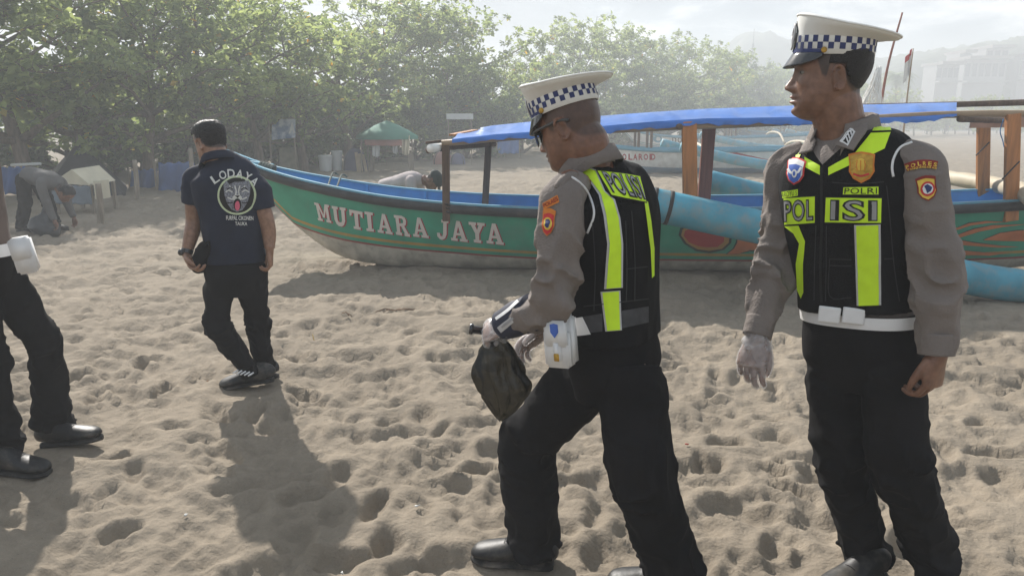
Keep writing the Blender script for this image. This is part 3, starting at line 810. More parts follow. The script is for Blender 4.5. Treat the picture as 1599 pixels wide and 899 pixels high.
def far_boat(label, mats, inside, cap_m, loc, yaw, sc, floats=True, posts=(), postm=None, roof=None, flip=1):
    root, (xs, zg, b, zk, zr) = boat_shell(label, mats, inside, cap_m, cap_m, 'boats drawn up farther along the beach', ribs=False)
    for x in posts:
        for s in (-.8, .8):
            zz = np.interp(x, xs, zg); MB().bar((x, s * .5, zz - .3), (x, s * .5, zz + .85), .07, .07).build('roof_post', postm or M_BROWN, root)
    if floats:
        for s in (-1, 1):
            P = catmull([(.4, s * 1.55, .80), (1.6, s * 1.6, .50), (3.2, s * 1.6, .25), (5.2, s * 1.55, .16)], 30); rr = np.full(30, .135); V, F = tube(P, rr, 16); mk('outrigger_float', V, F, M_PIPE, root, True)
        for x in (1.0, 4.0):
            P = catmull([(x, -1.75, .72 if x < 2 else .42), (x, -.8, .83), (x, .8, .83), (x, 1.75, .72 if x < 2 else .42)], 18); V, F = tube(P, .05, 9); mk('boom', V, F, M_CREAM, root, True)
    if roof is not None:
        V = []; n = 14
        for i in range(n):
            x = posts[0] - .25 + (posts[-1] - posts[0] + .5) * i / (n - 1)
            for y, z in ((-.75, 1.50), (-.72, 1.56), (0, 1.66), (.72, 1.56), (.75, 1.50)): V.append((x, y, z + .012 * math.sin(i * 1.7)))
        mk('tarpaulin', V, [(i * 5 + j, (i + 1) * 5 + j, (i + 1) * 5 + j + 1, i * 5 + j + 1) for i in range(n - 1) for j in range(4)], roof, root, True)
    root.location = loc; root.rotation_euler = (0, 0, math.radians(yaw)); root.scale = (sc * flip, sc, sc) if flip == 1 else (sc, sc, sc)
    bpy.context.view_layer.update()
    hull = [c for c in root.children if c.name.startswith('hull')][0]
    bh = BVHTree.FromPolygons([root.matrix_world @ v.co for v in hull.data.vertices], [tuple(p.vertices) for p in hull.data.polygons])
    return root, hull, bh
def lay_rel(f):                          # laid pieces keep their world place under a scaled boat
    return f
def far_boats():
    BLU2 = PAINT('mid_blue_boat_paint', (.05, .16, .28), dirt=(.15, .2, .24), dscale=3, damt=.5); BLU3 = PAINT('sea_blue_paint', (.07, .26, .36)); GRYW = PAINT('grey_white_boat_paint', (.52, .53, .50), dirt=(.3, .28, .24), dscale=3, damt=.5)
    RDL = mat('red_boat_letter', (.42, .03, .035), .6, .15, 8); BRL = mat('brown_boat_letter', (.16, .11, .07), .6, .2, 8); TEAL = PAINT('teal_paint', (.08, .28, .27))
    # white boat with red lettering: bottom at y 272
    p = G(1060, 273); r1, h1, b1 = far_boat('white outrigger boat with red block lettering and blue keel band', [BLU2, BLU2, M_WHITE, M_WHITE], M_SKYB, BLU3, (p.x - .55, p.y + .75, 0), -2, 1.05, True, (-.55, -.2), M_BROWN)
    for i, (ch, x) in enumerate(zip('POLAROID', (967, 975, 984.5, 992, 1000.5, 1008.5, 1015.5, 1020))):
        V, F = text_mesh(ch, 1, .03); w = 2.6 if ch == 'I' else 6.4; lay('letter', quad_map(V, [(x - w / 2, 249.5), (x + w / 2, 249.8), (x + w / 2, 240.3), (x - w / 2, 240)]), F, b1, RDL, h1, .01, 4)
    for P in ([(1126, 240), (1150, 238), (1190, 247), (1215, 252), (1180, 254), (1140, 255), (1136, 248)], [(1190, 256), (1210, 250), (1228, 256), (1206, 259)]): lay_poly('painted_flame', P, b1, RDL, h1, .012, 5)
    lay_poly('painted_fish', [(1112, 247), (1120, 244), (1126, 246), (1122, 250), (1116, 249)], b1, BRL, h1, .012, 4)
    # pale boat behind it with brown lettering
    p = G(1080, 238); r2, h2, b2 = far_boat('pale outrigger boat with brown lettering and a painted round fish', [GRYW, BLU3, M_WHITE, TEAL], M_SKYB, BLU3, (p.x - .2, p.y + .9, 0), -3, 1.12, True, (1.9, 2.2), M_BROWN)
    for i, ch in enumerate('DOLPHINS'):
        V, F = text_mesh(ch, 1, .04); x = 1053 + i * 8.4; w = 3 if ch == 'I' else 6.8; lay('letter', quad_map(V, [(x - w / 2, 223), (x + w / 2, 223.4), (x + w / 2, 214.4), (x - w / 2, 214)]), F, b2, BRL, h2, .012, 4)
    e_ = lay_poly('painted_fish', polyoval(1027, 217, 7, 5.5), b2, M_SKYB, h2, .010, 4)
    if e_: lay_poly('fish_eye', polyoval(1028, 217, 3.5, 3), b2, M_WHITE, e_, .016, 3)
    lay_poly('painted_fish', [(1016, 216), (1021, 212), (1020, 222)], b2, M_SKYB, h2, .012, 4)
    p = G(1190, 223); far_boat('blue outrigger boat moored behind the pale one with thin posts', [GRYW, M_RED, BLU2, M_WHITE], M_SKYB, BLU3, (p.x + 1.0, p.y + .8, 0), -4, 1.1, True, (.6, .9), M_BROWN)
    p = G(1240, 216); far_boat('yellow outrigger boat with raised pointed stem among blue boats', [GRYW, M_WHITE, M_YEL, M_WHITE], M_SKYB, M_YEL, (p.x + 1.6, p.y + 1.2, 0), 6, 1.1, False, (1.5, 3.2), M_BROWN)
    p = G(1160, 212); far_boat('teal edged outrigger boat with blue awning beyond the yellow boat', [GRYW, M_RED, TEAL, M_WHITE], M_SKYB, TEAL, (p.x + 3.5, p.y + 2.5, 0), -5, 1.15, True, (.6, 3.4), M_SKYB, M_TARP)
    p = G(1120, 208); far_boat('white outrigger boat farthest along the row, pale blue edges', [GRYW, BLU3, M_WHITE, M_WHITE], M_SKYB, BLU3, (p.x + 2.0, p.y + 4, 0), -3, 1.15, True, (.6, 3.0), M_SKYB)
    # masts and flags standing among the boats
    def mast(pts, r, label, flag=None):
        o = empty('flag_pole' if flag else 'bamboo_mast', pts[0]); tag(o, label, 'pole'); V, F = tube(catmull(pts, 14), np.linspace(r, r * .55, 14), 8); mk('pole', V, F, M_RDWOOD if not flag else M_BAMB, o, True)
        if flag:
            tp = A(pts[-1]); 
            for k, (m, z0, z1) in enumerate(((mat('flag_red', (.50, .06, .05), .8), 0, -.12), (mat('flag_white', (.7, .7, .68), .8), -.12, -.50))):
                V = []; n = 8
                for i in range(n):
                    for z in (z0, z1): V.append(tp + np.array([-.02 - .10 * i / (n - 1) * (1 - .3 * abs(z)), .04 * math.sin(i * 1.2), z - .16 * i / (n - 1)]))
                mk('flag', V, [(2 * i, 2 * i + 2, 2 * i + 3, 2 * i + 1) for i in range(n - 1)], m, o, True)
    Y = 13.0
    mast([W(1368, 215, Y), W(1385, 110, Y), W(1409, 20, Y)], .028, 'tall bare reddish mast leaning above the blue tarpaulin')
    mast([W(1410, 215, Y + 2), W(1418, 140, Y + 2), W(1426, 76, Y + 2)], .020, 'thin pole with a limp red and white flag', True)
    # hanging net
    net = MB(); r = np.random.default_rng(5); c0 = A(W(1372, 108, 12.8))
    for k in range(46):
        t0 = r.uniform(0, 1); a0 = r.uniform(0, 6.28); pts = []
        for j in range(9):
            t = j / 8.; rad = .05 + .34 * t ** 1.3; a_ = a0 + (1 if k % 2 else -1) * t * 1.6; pts.append(c0 + np.array([rad * math.cos(a_) * .75 - .10 * t, rad * math.sin(a_) * .5, -.95 * t + .05 * math.sin(7 * t + k)]))
        net.tube(catmull(pts, 14), .0085, 4)
    o = net.build('fishing_net', mat('white_net_twine', (.85, .84, .80), .9, .1, 20), None, True); tag(o, 'whitish fishing net hanging in a cone beside the leaning mast', 'net')
# ================================================================ PEOPLE
def nv(*a):
    v = np.array(a[0] if len(a) == 1 else a, float); return v / (np.linalg.norm(v) + 1e-12)
def A(v): return np.array(tuple(v), float)
class Fr:                              # local frame: f forward, l left, u up
    def __init__(s, o, f, u=(0, 0, 1), k=1.0):
        s.k = k; s.o = A(o); s.f = nv(f); u = A(u); s.l = nv(np.cross(u, s.f)); s.u = np.cross(s.f, s.l)
    def w(s, P):
        P = np.asarray(P, float).reshape(-1, 3) * s.k; return s.o + P[:, :1] * s.f + P[:, 1:2] * s.l + P[:, 2:3] * s.u
    def loc(s, Q):
        d = (np.asarray(Q, float) - s.o) / s.k; return np.stack([d @ s.f, d @ s.l, d @ s.u], 1)
    def p(s, a, b, c): return s.o + s.k * (a * s.f + b * s.l + c * s.u)

HEAD_Z = np.array([.118, .112, .100, .080, .055, .030, .010, -.010, -.030, -.050, -.070, -.090, -.105, -.115, -.121])
HEAD_F = np.array([-.008, .030, .058, .078, .087, .090, .084, .082, .083, .085, .085, .084, .078, .062, .030])
HEAD_B = np.array([-.012, -.050, -.078, -.093, -.100, -.101, -.098, -.091, -.081, -.068, -.055, -.045, -.035, -.02, 0.0])
HEAD_W = np.array([.001, .040, .058, .069, .0745, .076, .0755, .0745, .0735, .0715, .067, .058, .046, .030, .002])
def head_local(nz=96, na=132, off=0.0):
    zz = np.concatenate([np.linspace(.118, .1, 10)[:-1], np.linspace(.1, -.121, nz - 9)])
    a = np.linspace(0, 2 * PI, na, endpoint=False); a = a - 0.45 * np.sin(a)       # denser in front
    o = np.argsort(-HEAD_Z)
    def ip(arr): 
        r = np.interp(-zz, -HEAD_Z[o], arr[o]); k = np.array([1, 2, 3, 2, 1.]) / 9
        rp = np.pad(r, 2, mode='edge'); s = np.convolve(rp, k, 'valid'); s[:4] = r[:4]; s[-4:] = r[-4:]; return s
    ff, fb, w = ip(HEAD_F), ip(HEAD_B), ip(HEAD_W)
    c = (ff + fb) * 0.5 - 0.006
    Z, Aa = np.meshgrid(zz, a, indexing='ij')
    ca, sa = np.cos(Aa), np.sin(Aa)
    ex = 2.25
    den = (np.abs(ca) ** ex + np.abs(sa) ** ex) ** (1 / ex)
    rf = np.where(ca > 0, (ff - c)[:, None], (c - fb)[:, None])
    X = c[:, None] + rf * ca / den; Y = w[:, None] * sa / den
    front = sstep(0.0, 0.35, ca)
    def g(l0, z0, sl, sz): return np.exp(-((Y - l0) / sl) ** 2 - ((Z - z0) / sz) ** 2) * front
    namp = np.interp(-Z, [-.03, -.02, 0, .012, .022, .030, .037, .043, .049], [.0, .003, .012, .019, .026, .030, .025, .009, 0])
    nsig = np.interp(-Z, [-.03, 0, .02, .035, .05], [.008, .010, .0125, .0165, .015])
    d = namp * np.exp(-(np.abs(Y) / nsig) ** 2.3) * front
    for s in (-1, 1):
        d += 0.007 * g(s * .015, -.035, .007, .007)                 # nostril wings
        d -= 0.011 * g(s * .031, .010, .015, .011)                  # eye sockets
        d += 0.0055 * g(s * .031, .009, .010, .0065)                # lids
        d += 0.006 * g(s * .030, .031, .020, .007)                 # brows
        d += 0.004 * g(s * .045, -.018, .018, .016)                 # cheekbones
        d -= 0.003 * g(s * .040, -.055, .016, .018)
    d += 0.0125 * g(0, -.0555, .022, .0056) + 0.0125 * g(0, -.069, .020, .0060)  # lips
    d -= 0.0075 * g(0, -.0622, .024, .0030)
    d -= 0.006 * g(0, -.080, .020, .006)
    d += 0.007 * g(0, -.097, .022, .010)                            # chin
    d += 0.0025 * g(0, .05, .05, .03)
    X = X + d
    P = np.stack([X, Y, Z], -1)
    if off:
        N = np.gradient(P, axis=0); M = np.gradient(P, axis=1)
        nn = np.cross(M, N); nn /= np.linalg.norm(nn, axis=-1, keepdims=True) + 1e-9
        sg = np.sign(((P - np.array([-.005, 0, 0])) * nn).sum(-1, keepdims=True)); P = P + nn * sg * off
    return P, ring_faces(len(zz), na, True), len(zz), na
def ear_parts():
    out = []
    for s in (-1, 1):
        R = np.array([[0.97, 0, .22], [0, 1, 0], [-.22, 0, .97]])
        tilt = 0.45 * s
        Rz = np.array([[math.cos(tilt), -math.sin(tilt), 0], [math.sin(tilt), math.cos(tilt), 0], [0, 0, 1]])
        Rm = Rz @ R
        c = np.array([-.016, s * .0785, -.006])
        out.append(ellipsoid(c + np.array([0, -s * .004, 0]), (.016, .0050, .029), Rm, 10, 16))
        t = np.linspace(-2.3, 2.6, 22)
        pts = np.stack([-np.cos(t) * .0165 * 1.0, 0 * t + s * .006, np.sin(t) * .031], 1) * np.array([1, 1, 1.])
        pts[:, 0] = np.cos(t + PI) * .0165
        out.append(tube(c + pts @ Rm.T, np.linspace(.0052, .0042, 22), 8))
        out.append(tube(c + np.stack([np.cos(t[3:17] + PI) * .008 - .002, 0 * t[3:17] + s * .003, np.sin(t[3:17]) * .018], 1) @ Rm.T, .0035, 7))
        out.append(ellipsoid(c + Rm @ np.array([.006, 0, -.026]), (.008, .005, .008), Rm, 8, 10))
    return out
def hand_parts(wrist, d, nrm, thumb, curl=(35, 35, 40, 45), sc=1.0, thumb_curl=25, spread=1.0, thumb_out=0.8, c2=1.1):
    """wrist point, d = towards fingers, nrm = palm normal (curl direction), thumb = side of the thumb"""
    wrist = A(wrist); d = nv(d); t = A(thumb); t = nv(t - d * (t @ d)); n_ = np.cross(d, t); n_ = n_ if n_ @ A(nrm) > 0 else -n_
    parts = []
    P = lambda a, b, c: wrist + sc * (a * d + b * t + c * n_)
    K = [(*P(-.02, 0, 0), .022 * sc, .028 * sc), (*P(.012, 0, 0), .021 * sc, .029 * sc), (*P(.04, .002, .002), .019 * sc, .038 * sc), (*P(.07, 0, .002), .0165 * sc, .043 * sc), (*P(.098, -.001, .0), .0125 * sc, .041 * sc)]
    parts.append(limb(K, 16, 22, ref=n_))
    parts.append(ellipsoid(P(.035, .026, .008), (.026 * sc, .016 * sc, .016 * sc), np.stack([d, t, n_], 1), 10, 14))
    for i, (b, L, r0) in enumerate(((.0315, .074, .0086), (.0108, .083, .0089), (-.0105, .077, .0086), (-.031, .061, .0078))):
        base = P(.092 - 0.008 * abs(b - .01) / .03, b, 0)
        fan = nv(d + t * b * 2.2 * spread)
        pts = [base - fan * .012 * sc, base]; cur = base; cd = fan; ang = 0
        for k, fr in enumerate((.45, .31, .24)):
            ang = math.radians(curl[i] * (0.75, c2, 0.9)[k])
            ax = np.cross(cd, n_ if k == 0 else np.cross(np.cross(cd, n_), cd)); 
            side = np.cross(fan, n_); side /= np.linalg.norm(side)
            cd = nv(cd * math.cos(ang) + np.cross(side, cd) * -math.sin(ang)) if False else rot(cd, side, ang)
            cur = cur + cd * L * fr * sc; pts.append(cur)
        rr = np.array([r0 * 1.05, r0 * 1.05, r0 * 1.0, r0 * .93, r0 * .72]) * sc
        parts.append(limb([(*p, q) for p, q in zip(pts, rr)], 20, 12))
        parts.append(ellipsoid(pts[-1], (r0 * .74 * sc,) * 3, None, 6, 10))
    td = nv(d * 0.75 + t * thumb_out + n_ * 0.25)
    cur = P(.022, .026, .006); pts = [cur]; cd = td
    for k, L in enumerate((.036, .030, .026)):
        if k: cd = nv(cd + math.radians(thumb_curl) * (d * .6 - t * .8 + n_ * .25))
        cur = cur + cd * L * sc; pts.append(cur)
    parts.append(limb([(*p, q * sc) for p, q in zip(pts, (.0135, .0115, .0105, .0075))], 16, 12))
    parts.append(ellipsoid(pts[-1], (.008 * sc,) * 3, None, 6, 10))
    return parts
def rot(v, axis, a):
    axis = nv(axis); return v * math.cos(a) + np.cross(axis, v) * math.sin(a) + axis * (axis @ v) * (1 - math.cos(a))

SKIN = bpy.data.materials.new('skin'); SKIN.use_nodes = True
def _skin():
    n, l = SKIN.node_tree.nodes, SKIN.node_tree.links; b = n['Principled BSDF']
    b.inputs['Roughness'].default_value = 0.40; b.inputs['Specular IOR Level'].default_value = 0.5
    at = n.new('ShaderNodeAttribute'); at.attribute_name = 'Col'
    t = n.new('ShaderNodeTexCoord'); z = n.new('ShaderNodeTexNoise'); z.inputs['Scale'].default_value = 45; z.inputs['Detail'].default_value = 6
    l.new(t.outputs['Object'], z.inputs['Vector'])
    r = n.new('ShaderNodeValToRGB'); r.color_ramp.elements[0].position = .3; r.color_ramp.elements[1].position = .7
    r.color_ramp.elements[0].color = (.72, .68, .66, 1); r.color_ramp.elements[1].color = (1.15, 1.14, 1.12, 1)
    l.new(z.outputs['Fac'], r.inputs[0])
    m = n.new('ShaderNodeMix'); m.data_type = 'RGBA'; m.blend_type = 'MULTIPLY'; m.inputs['Factor'].default_value = 1
    l.new(at.outputs['Color'], m.inputs['A']); l.new(r.outputs[0], m.inputs['B']); l.new(m.outputs['Result'], b.inputs['Base Color'])
    z2 = n.new('ShaderNodeTexNoise'); z2.inputs['Scale'].default_value = 220; z2.inputs['Detail'].default_value = 3; l.new(t.outputs['Object'], z2.inputs['Vector'])
    bp = n.new('ShaderNodeBump'); bp.inputs['Strength'].default_value = .25; bp.inputs['Distance'].default_value = .002
    l.new(z2.outputs['Fac'], bp.inputs['Height']); l.new(bp.outputs[0], b.inputs['Normal'])
    b.inputs['Subsurface Weight'].default_value = 0.12
    b.inputs['Subsurface Radius'].default_value = (0.010, 0.004, 0.002); b.inputs['Subsurface Scale'].default_value = 1.0
_skin()
def hair_mask(L, style):
    f, l_, z = L[:, 0], np.abs(L[:, 1]), L[:, 2]
    lower = np.interp(f, [-.12, -.085, -.06, -.045, -.036, -.030, .006, .012, .024, .035, .05, .075, .1], [-.050, -.048, -.042, -.028, -.008, .024, .028, -.006, .000, .030, .085, .100, .110])
    return sstep(-.004, .008, z - lower) * sstep(.098, .088, f)
def color_body(V, hd, base, style, lips=(.30, .12, .10), hairc=(.02, .017, .015), hmix=0.75):
    C = np.tile(np.array(base, float), (len(V), 1))
    if hd is not None:
        L = hd.loc(V); ok = (np.linalg.norm(L, axis=1) < .17)
        f, l_, z = L[:, 0], L[:, 1], L[:, 2]
        def put_(mask, col):
            mk_ = (mask * ok)[:, None]; C[:] = C * (1 - mk_) + np.array(col) * mk_
        fr = sstep(.05, .065, f)
        lip = fr * np.exp(-(np.abs(z + .0625) / .0105) ** 4 - (np.abs(l_) / .025) ** 4)
        put_(0.75 * lip, lips)
        put_(0.9 * fr * np.exp(-(np.abs(z + .0622) / .0018) ** 2 - (np.abs(l_) / .023) ** 4), (.07, .03, .025))
        for s in (-1, 1):
            put_(0.85 * fr * np.exp(-((l_ - s * .032) / .020) ** 4 - ((z - .031 + .06 * (np.abs(l_) - .03) ** 1) / .0045) ** 2), hairc)
            put_(0.9 * fr * np.exp(-((l_ - s * .031) / .0135) ** 4 - ((z - .010) / .0042) ** 2), (.045, .03, .025))
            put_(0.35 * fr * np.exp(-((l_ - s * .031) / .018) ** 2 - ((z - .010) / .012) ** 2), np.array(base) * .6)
        put_(0.22 * sstep(.0, .04, f) * sstep(-.045, -.065, z) * np.exp(-((z + .085) / .03) ** 2), np.array(base) * .45)   # stubble
        ear = (np.abs(l_) > .072) * np.exp(-((f + .014) / .010) ** 2 - ((z + .007) / .017) ** 2)
        put_(0.5 * ear, np.array(base) * .42)
        put_(hmix * hair_mask(L, style) * (np.abs(l_) < .083), hairc)
    return C
def build_body(root, parts, hd, base, style='short', hmix=0.75, voxel=0.003, smooth=1):
    V, F, N = union(parts, voxel, smooth, 0.5)
    o = mk('body', V, F, SKIN, root, True)
    C = color_body(V, hd, base, style, hmix=hmix)
    ca = o.data.color_attributes.new('Col', 'FLOAT_COLOR', 'POINT')
    ca.data.foreach_set('color', np.hstack([C, np.ones((len(C), 1))]).ravel())
    return o, V, F
def head_parts(hd, neck_to, nr=.060, neck_from=(-.022, 0, -.06)):
    P, F, nz, na = head_local()
    out = [(hd.w(P.reshape(-1, 3)), F)]
    for (v, f) in ear_parts(): out.append((hd.w(v), f))
    a = hd.p(*neck_from); b = A(neck_to)
    top = hd.p(-.03, 0, -.01)
    out.append(limb([(*top, nr * .8), (*a, nr), (*((a + b) / 2), nr * .99), (*b, nr * 1.08)], 18, 24))
    return out
def build_hair(root, hd, thick, style, m, noise_amp=.004, sd=1, zmin=None, fmax=.094):
    P, F, nz, na = head_local(off=0)
    Po, _, _, _ = head_local(off=1.0)
    L = P.reshape(-1, 3); N = Po.reshape(-1, 3) - L
    mk_ = hair_mask(L - np.array([0, 0, .014]) * (L[:, 2:3] < .03), style) * sstep(.012, .0, L[:, 0] - 10 * (L[:, 2] > .055))
    if zmin is not None: mk_ = mk_ * sstep(zmin + .03, zmin, L[:, 2])
    nse = fbm(L * np.array([260, 260, 120]), 2, sd) - .5 + 0.6 * (fbm(L * 60, 2, sd + 4) - .5)
    th = thick(L) if callable(thick) else thick
    Q = L + N * ((th + noise_amp * nse) * mk_ ** 1.5 * (.08 + .92 * sstep(.095, .045, L[:, 0])) + .0012 * (mk_ > .02) - .002 * (mk_ <= .02))[:, None]
    keep = [f for f in F if len(f) == 4 and min(mk_[i] for i in f) > .02] + [f for f in F if len(f) > 4 and mk_[f[0]] > .5]
    used = sorted({i for f in keep for i in f}); rm = {u: k for k, u in enumerate(used)}
    return mk('hair', hd.w(Q[used]), [tuple(rm[i] for i in f) for f in keep], m, root, True)

def ringloft(keys, n=40, seg=56, ex=2.5, wr=0.0, seed=0, fold=(10, 3)):
    """keys: (centre, fwd, depth_front, depth_back, half_width). rings lie in the plane of fwd and left (level + tilt)"""
    K = np.array([(*A(k[0]), *nv(k[1]), k[2], k[3], k[4]) for k in keys], float)
    K = catmull(K, n)
    a = np.linspace(0, 2 * PI, seg, endpoint=False)
    ca, sa = np.cos(a), np.sin(a); den = (np.abs(ca) ** ex + np.abs(sa) ** ex) ** (1 / ex)
    V = []
    s = np.concatenate([[0], np.cumsum(np.linalg.norm(np.diff(K[:, :3], axis=0), axis=1))])
    for i in range(n):
        c = K[i, :3]; f = nv(K[i, 3:6]); T = K[min(i + 1, n - 1), :3] - K[max(i - 1, 0), :3]; T = nv(T) * (1 if T[2] > 0 else -1)
        l_ = nv(np.cross(T, f)); f2 = nv(f - 0.5 * T * (f @ T))
        df, db, w = K[i, 6:9]
        d = np.where(ca > 0, df, db)
        P = c + (d * ca / den)[:, None] * f2 + (w * sa / den)[:, None] * l_
        if wr:
            Q = np.stack([np.full(seg, s[i]) * fold[0] + np.sin(2 * a + seed), ca * fold[1], sa * fold[1]], 1)
            dd = ((1 - np.abs(2 * vnoise(Q, seed) - 1)) - .6 + (vnoise(Q * .5 + 5, seed + 2) - .5)) * wr
            dr = P - c; P = c + dr * (1 + dd / (np.linalg.norm(dr, axis=1) + 1e-6))[:, None]
        V.append(P)
    return np.vstack(V), ring_faces(n, seg, True)

# ---- fabrics
SHIRT = mat('khaki_brown_shirt_cloth', (0.185, 0.158, 0.142), 0.85, .10, 9, bump=.35, bscale=160)
TROU = mat('black_trouser_cloth', (0.0105, 0.0100, 0.0108), 0.9, .25, 7, bump=.2, bscale=300, spec=.12)
VEST = mat('black_vest_cloth', (0.0085, 0.0085, 0.0095), 0.85, .25, 14, bump=.3, bscale=350, spec=.15)
LIME = mat('fluorescent_lime_tape', (0.60, 0.88, 0.02), 0.55, .05, 30, bump=.15, bscale=500)
SILV = mat('silver_reflective_tape', (0.46, 0.46, 0.47), 0.35, .08, 40, spec=.6)
WHITE_L = mat('white_leather', (0.74, 0.74, 0.74), 0.4, .05, 8, dirt=(.42, .40, .36), dscale=9, damt=.25)
CAPW = mat('white_cap_cloth', (0.76, 0.76, 0.73), 0.75, .04, 10, dirt=(.5, .48, .43), dscale=6, damt=.18)
CAPB = mat('navy_blue_print', (0.022, 0.035, 0.13), 0.6, .15, 20)
BLACKG = mat('black_gloss', (0.012, 0.013, 0.016), 0.16, .1, 10, spec=.6, coat=.4)
SHOE = mat('black_shoe_leather', (0.014, 0.014, 0.015), 0.48, .2, 12, spec=.35, bump=.1, bscale=60, dirt=(.22, .19, .15), dscale=14, damt=.35)
SOLE = mat('black_rubber_sole', (0.02, 0.019, 0.018), 0.8, .2, 20, dirt=(.25, .21, .17), dscale=10, damt=.6)
HAIRM = mat('black_hair', (0.012, 0.010, 0.010), 0.5, .4, 160, bump=.6, bscale=300, spec=.4)
GOLD = mat('gold_badge', (0.50, 0.30, 0.05), 0.42, .25, 60, metal=.5, bump=.5, bscale=160)
ORNG = mat('orange_patch', (0.62, 0.20, 0.03), 0.8, .12, 60)
YELL = mat('yellow_thread', (0.72, 0.50, 0.08), 0.8, .1, 60)
REDP = mat('dark_red_patch', (0.24, 0.03, 0.025), 0.85, .15, 50)
REDB = mat('bright_red_patch', (0.55, 0.04, 0.04), 0.8, .1, 50)
WHTP = mat('white_thread', (0.72, 0.72, 0.72), 0.8, .06, 50)
BLUP = mat('blue_patch', (0.06, 0.13, 0.45), 0.8, .12, 50)
GREYL = mat('grey_reflective_letter', (0.30, 0.30, 0.31), 0.45, .08, 40)
BLKP = mat('black_print', (0.012, 0.012, 0.012), 0.8, .1, 30)
def plastic_mat(name, col, al):
    m = bpy.data.materials.new(name); m.use_nodes = True
    n, l = m.node_tree.nodes, m.node_tree.links; n.clear()
    out = n.new('ShaderNodeOutputMaterial')
    tr = n.new('ShaderNodeBsdfTransparent'); gl = n.new('ShaderNodeBsdfPrincipled')
    gl.inputs['Base Color'].default_value = (*col, 1); gl.inputs['Roughness'].default_value = .22; gl.inputs['Specular IOR Level'].default_value = .8
    tl = n.new('ShaderNodeBsdfTranslucent'); tl.inputs['Color'].default_value = (*col, 1)
    m1 = n.new('ShaderNodeMixShader'); m1.inputs[0].default_value = .35
    l.new(gl.outputs[0], m1.inputs[1]); l.new(tl.outputs[0], m1.inputs[2])
    t = n.new('ShaderNodeTexCoord'); z = n.new('ShaderNodeTexNoise'); z.inputs['Scale'].default_value = 24; z.inputs['Detail'].default_value = 3; z.inputs['Distortion'].default_value = .6
    l.new(t.outputs['Object'], z.inputs['Vector'])
    r = n.new('ShaderNodeValToRGB'); r.color_ramp.elements[0].position = .35; r.color_ramp.elements[1].position = .75
    r.color_ramp.elements[0].color = (al * .8,) * 3 + (1,); r.color_ramp.elements[1].color = (min(1, al * 1.7),) * 3 + (1,)
    l.new(z.outputs['Fac'], r.inputs[0])
    bp = n.new('ShaderNodeBump'); bp.inputs['Strength'].default_value = .7; bp.inputs['Distance'].default_value = .006
    l.new(z.outputs['Fac'], bp.inputs['Height']); l.new(bp.outputs[0], gl.inputs['Normal'])
    m2 = n.new('ShaderNodeMixShader'); l.new(r.outputs[0], m2.inputs[0]); l.new(tr.outputs[0], m2.inputs[1]); l.new(m1.outputs[0], m2.inputs[2])
    l.new(m2.outputs[0], out.inputs['Surface'])
    return m
GLOVE = plastic_mat('clear_glove_film', (.88, .89, .91), .27)

def shoe(root, heel, toe_dir, L=.285, W_=.104, lift=0.0, pitch=0.0, label=None, m=None, name='shoe', high=.105):
    d = nv(np.array([toe_dir[0], toe_dir[1], 0.])); s = np.array([-d[1], d[0], 0]); u = np.array([0, 0, 1.])
    h = A(heel)
    if pitch:                         # heel lifted about the toe
        toe = h + d * L
        d = nv(d * math.cos(pitch) - u * math.sin(pitch)); u = np.cross(d, s); u = u if u[2] > 0 else -u
        h = toe - d * L
    K = []
    for t, hh, w in ((-.02, .045, .045), (.03, .085, .070), (.14, high, .078), (.30, high, .078), (.42, high * .87, .086), (.56, .072, .097), (.72, .060, W_), (.86, .050, W_ * .95), (.95, .040, W_ * .74), (1.0, .022, W_ * .42)):
        K.append((*(h + d * (t * L) + u * (hh / 2 + .018)), hh / 2, w / 2))
    V, F = limb(K, 36, 26, ref=u)
    # flatten underside
    z = (V - h) @ u; V = V + np.outer(np.clip(.02 - z, 0, None), u)
    o = mk(name, V, F, m or SHOE, root, True)
    K2 = [(*(h + d * (t * L) + u * .012), .013, w / 2 * 1.05) for t, w in ((-.035, .035), (.0, .066), (.15, .080), (.35, .078), (.5, .088), (.72, W_), (.88, W_ * .93), (.97, W_ * .66), (1.02, W_ * .3))]
    V2, F2 = limb(K2, 30, 24, ref=u)
    mk('sole', V2, F2, SOLE, o, True)
    mb = MB()
    for t in (.40, .46, .52, .58):
        hh = np.interp(t, [.30, .42, .56, .72], [high, high * .87, .072, .060]) + .0175
        c = h + d * (t * L) + u * hh
        a = np.linspace(-.9, .9, 7); mb.tube([c + s * math.sin(x) * .026 + u * (math.cos(x) - 1) * .013 for x in a], .0028, 6)
    mb.build('lace', TROU, o, True)
    return o
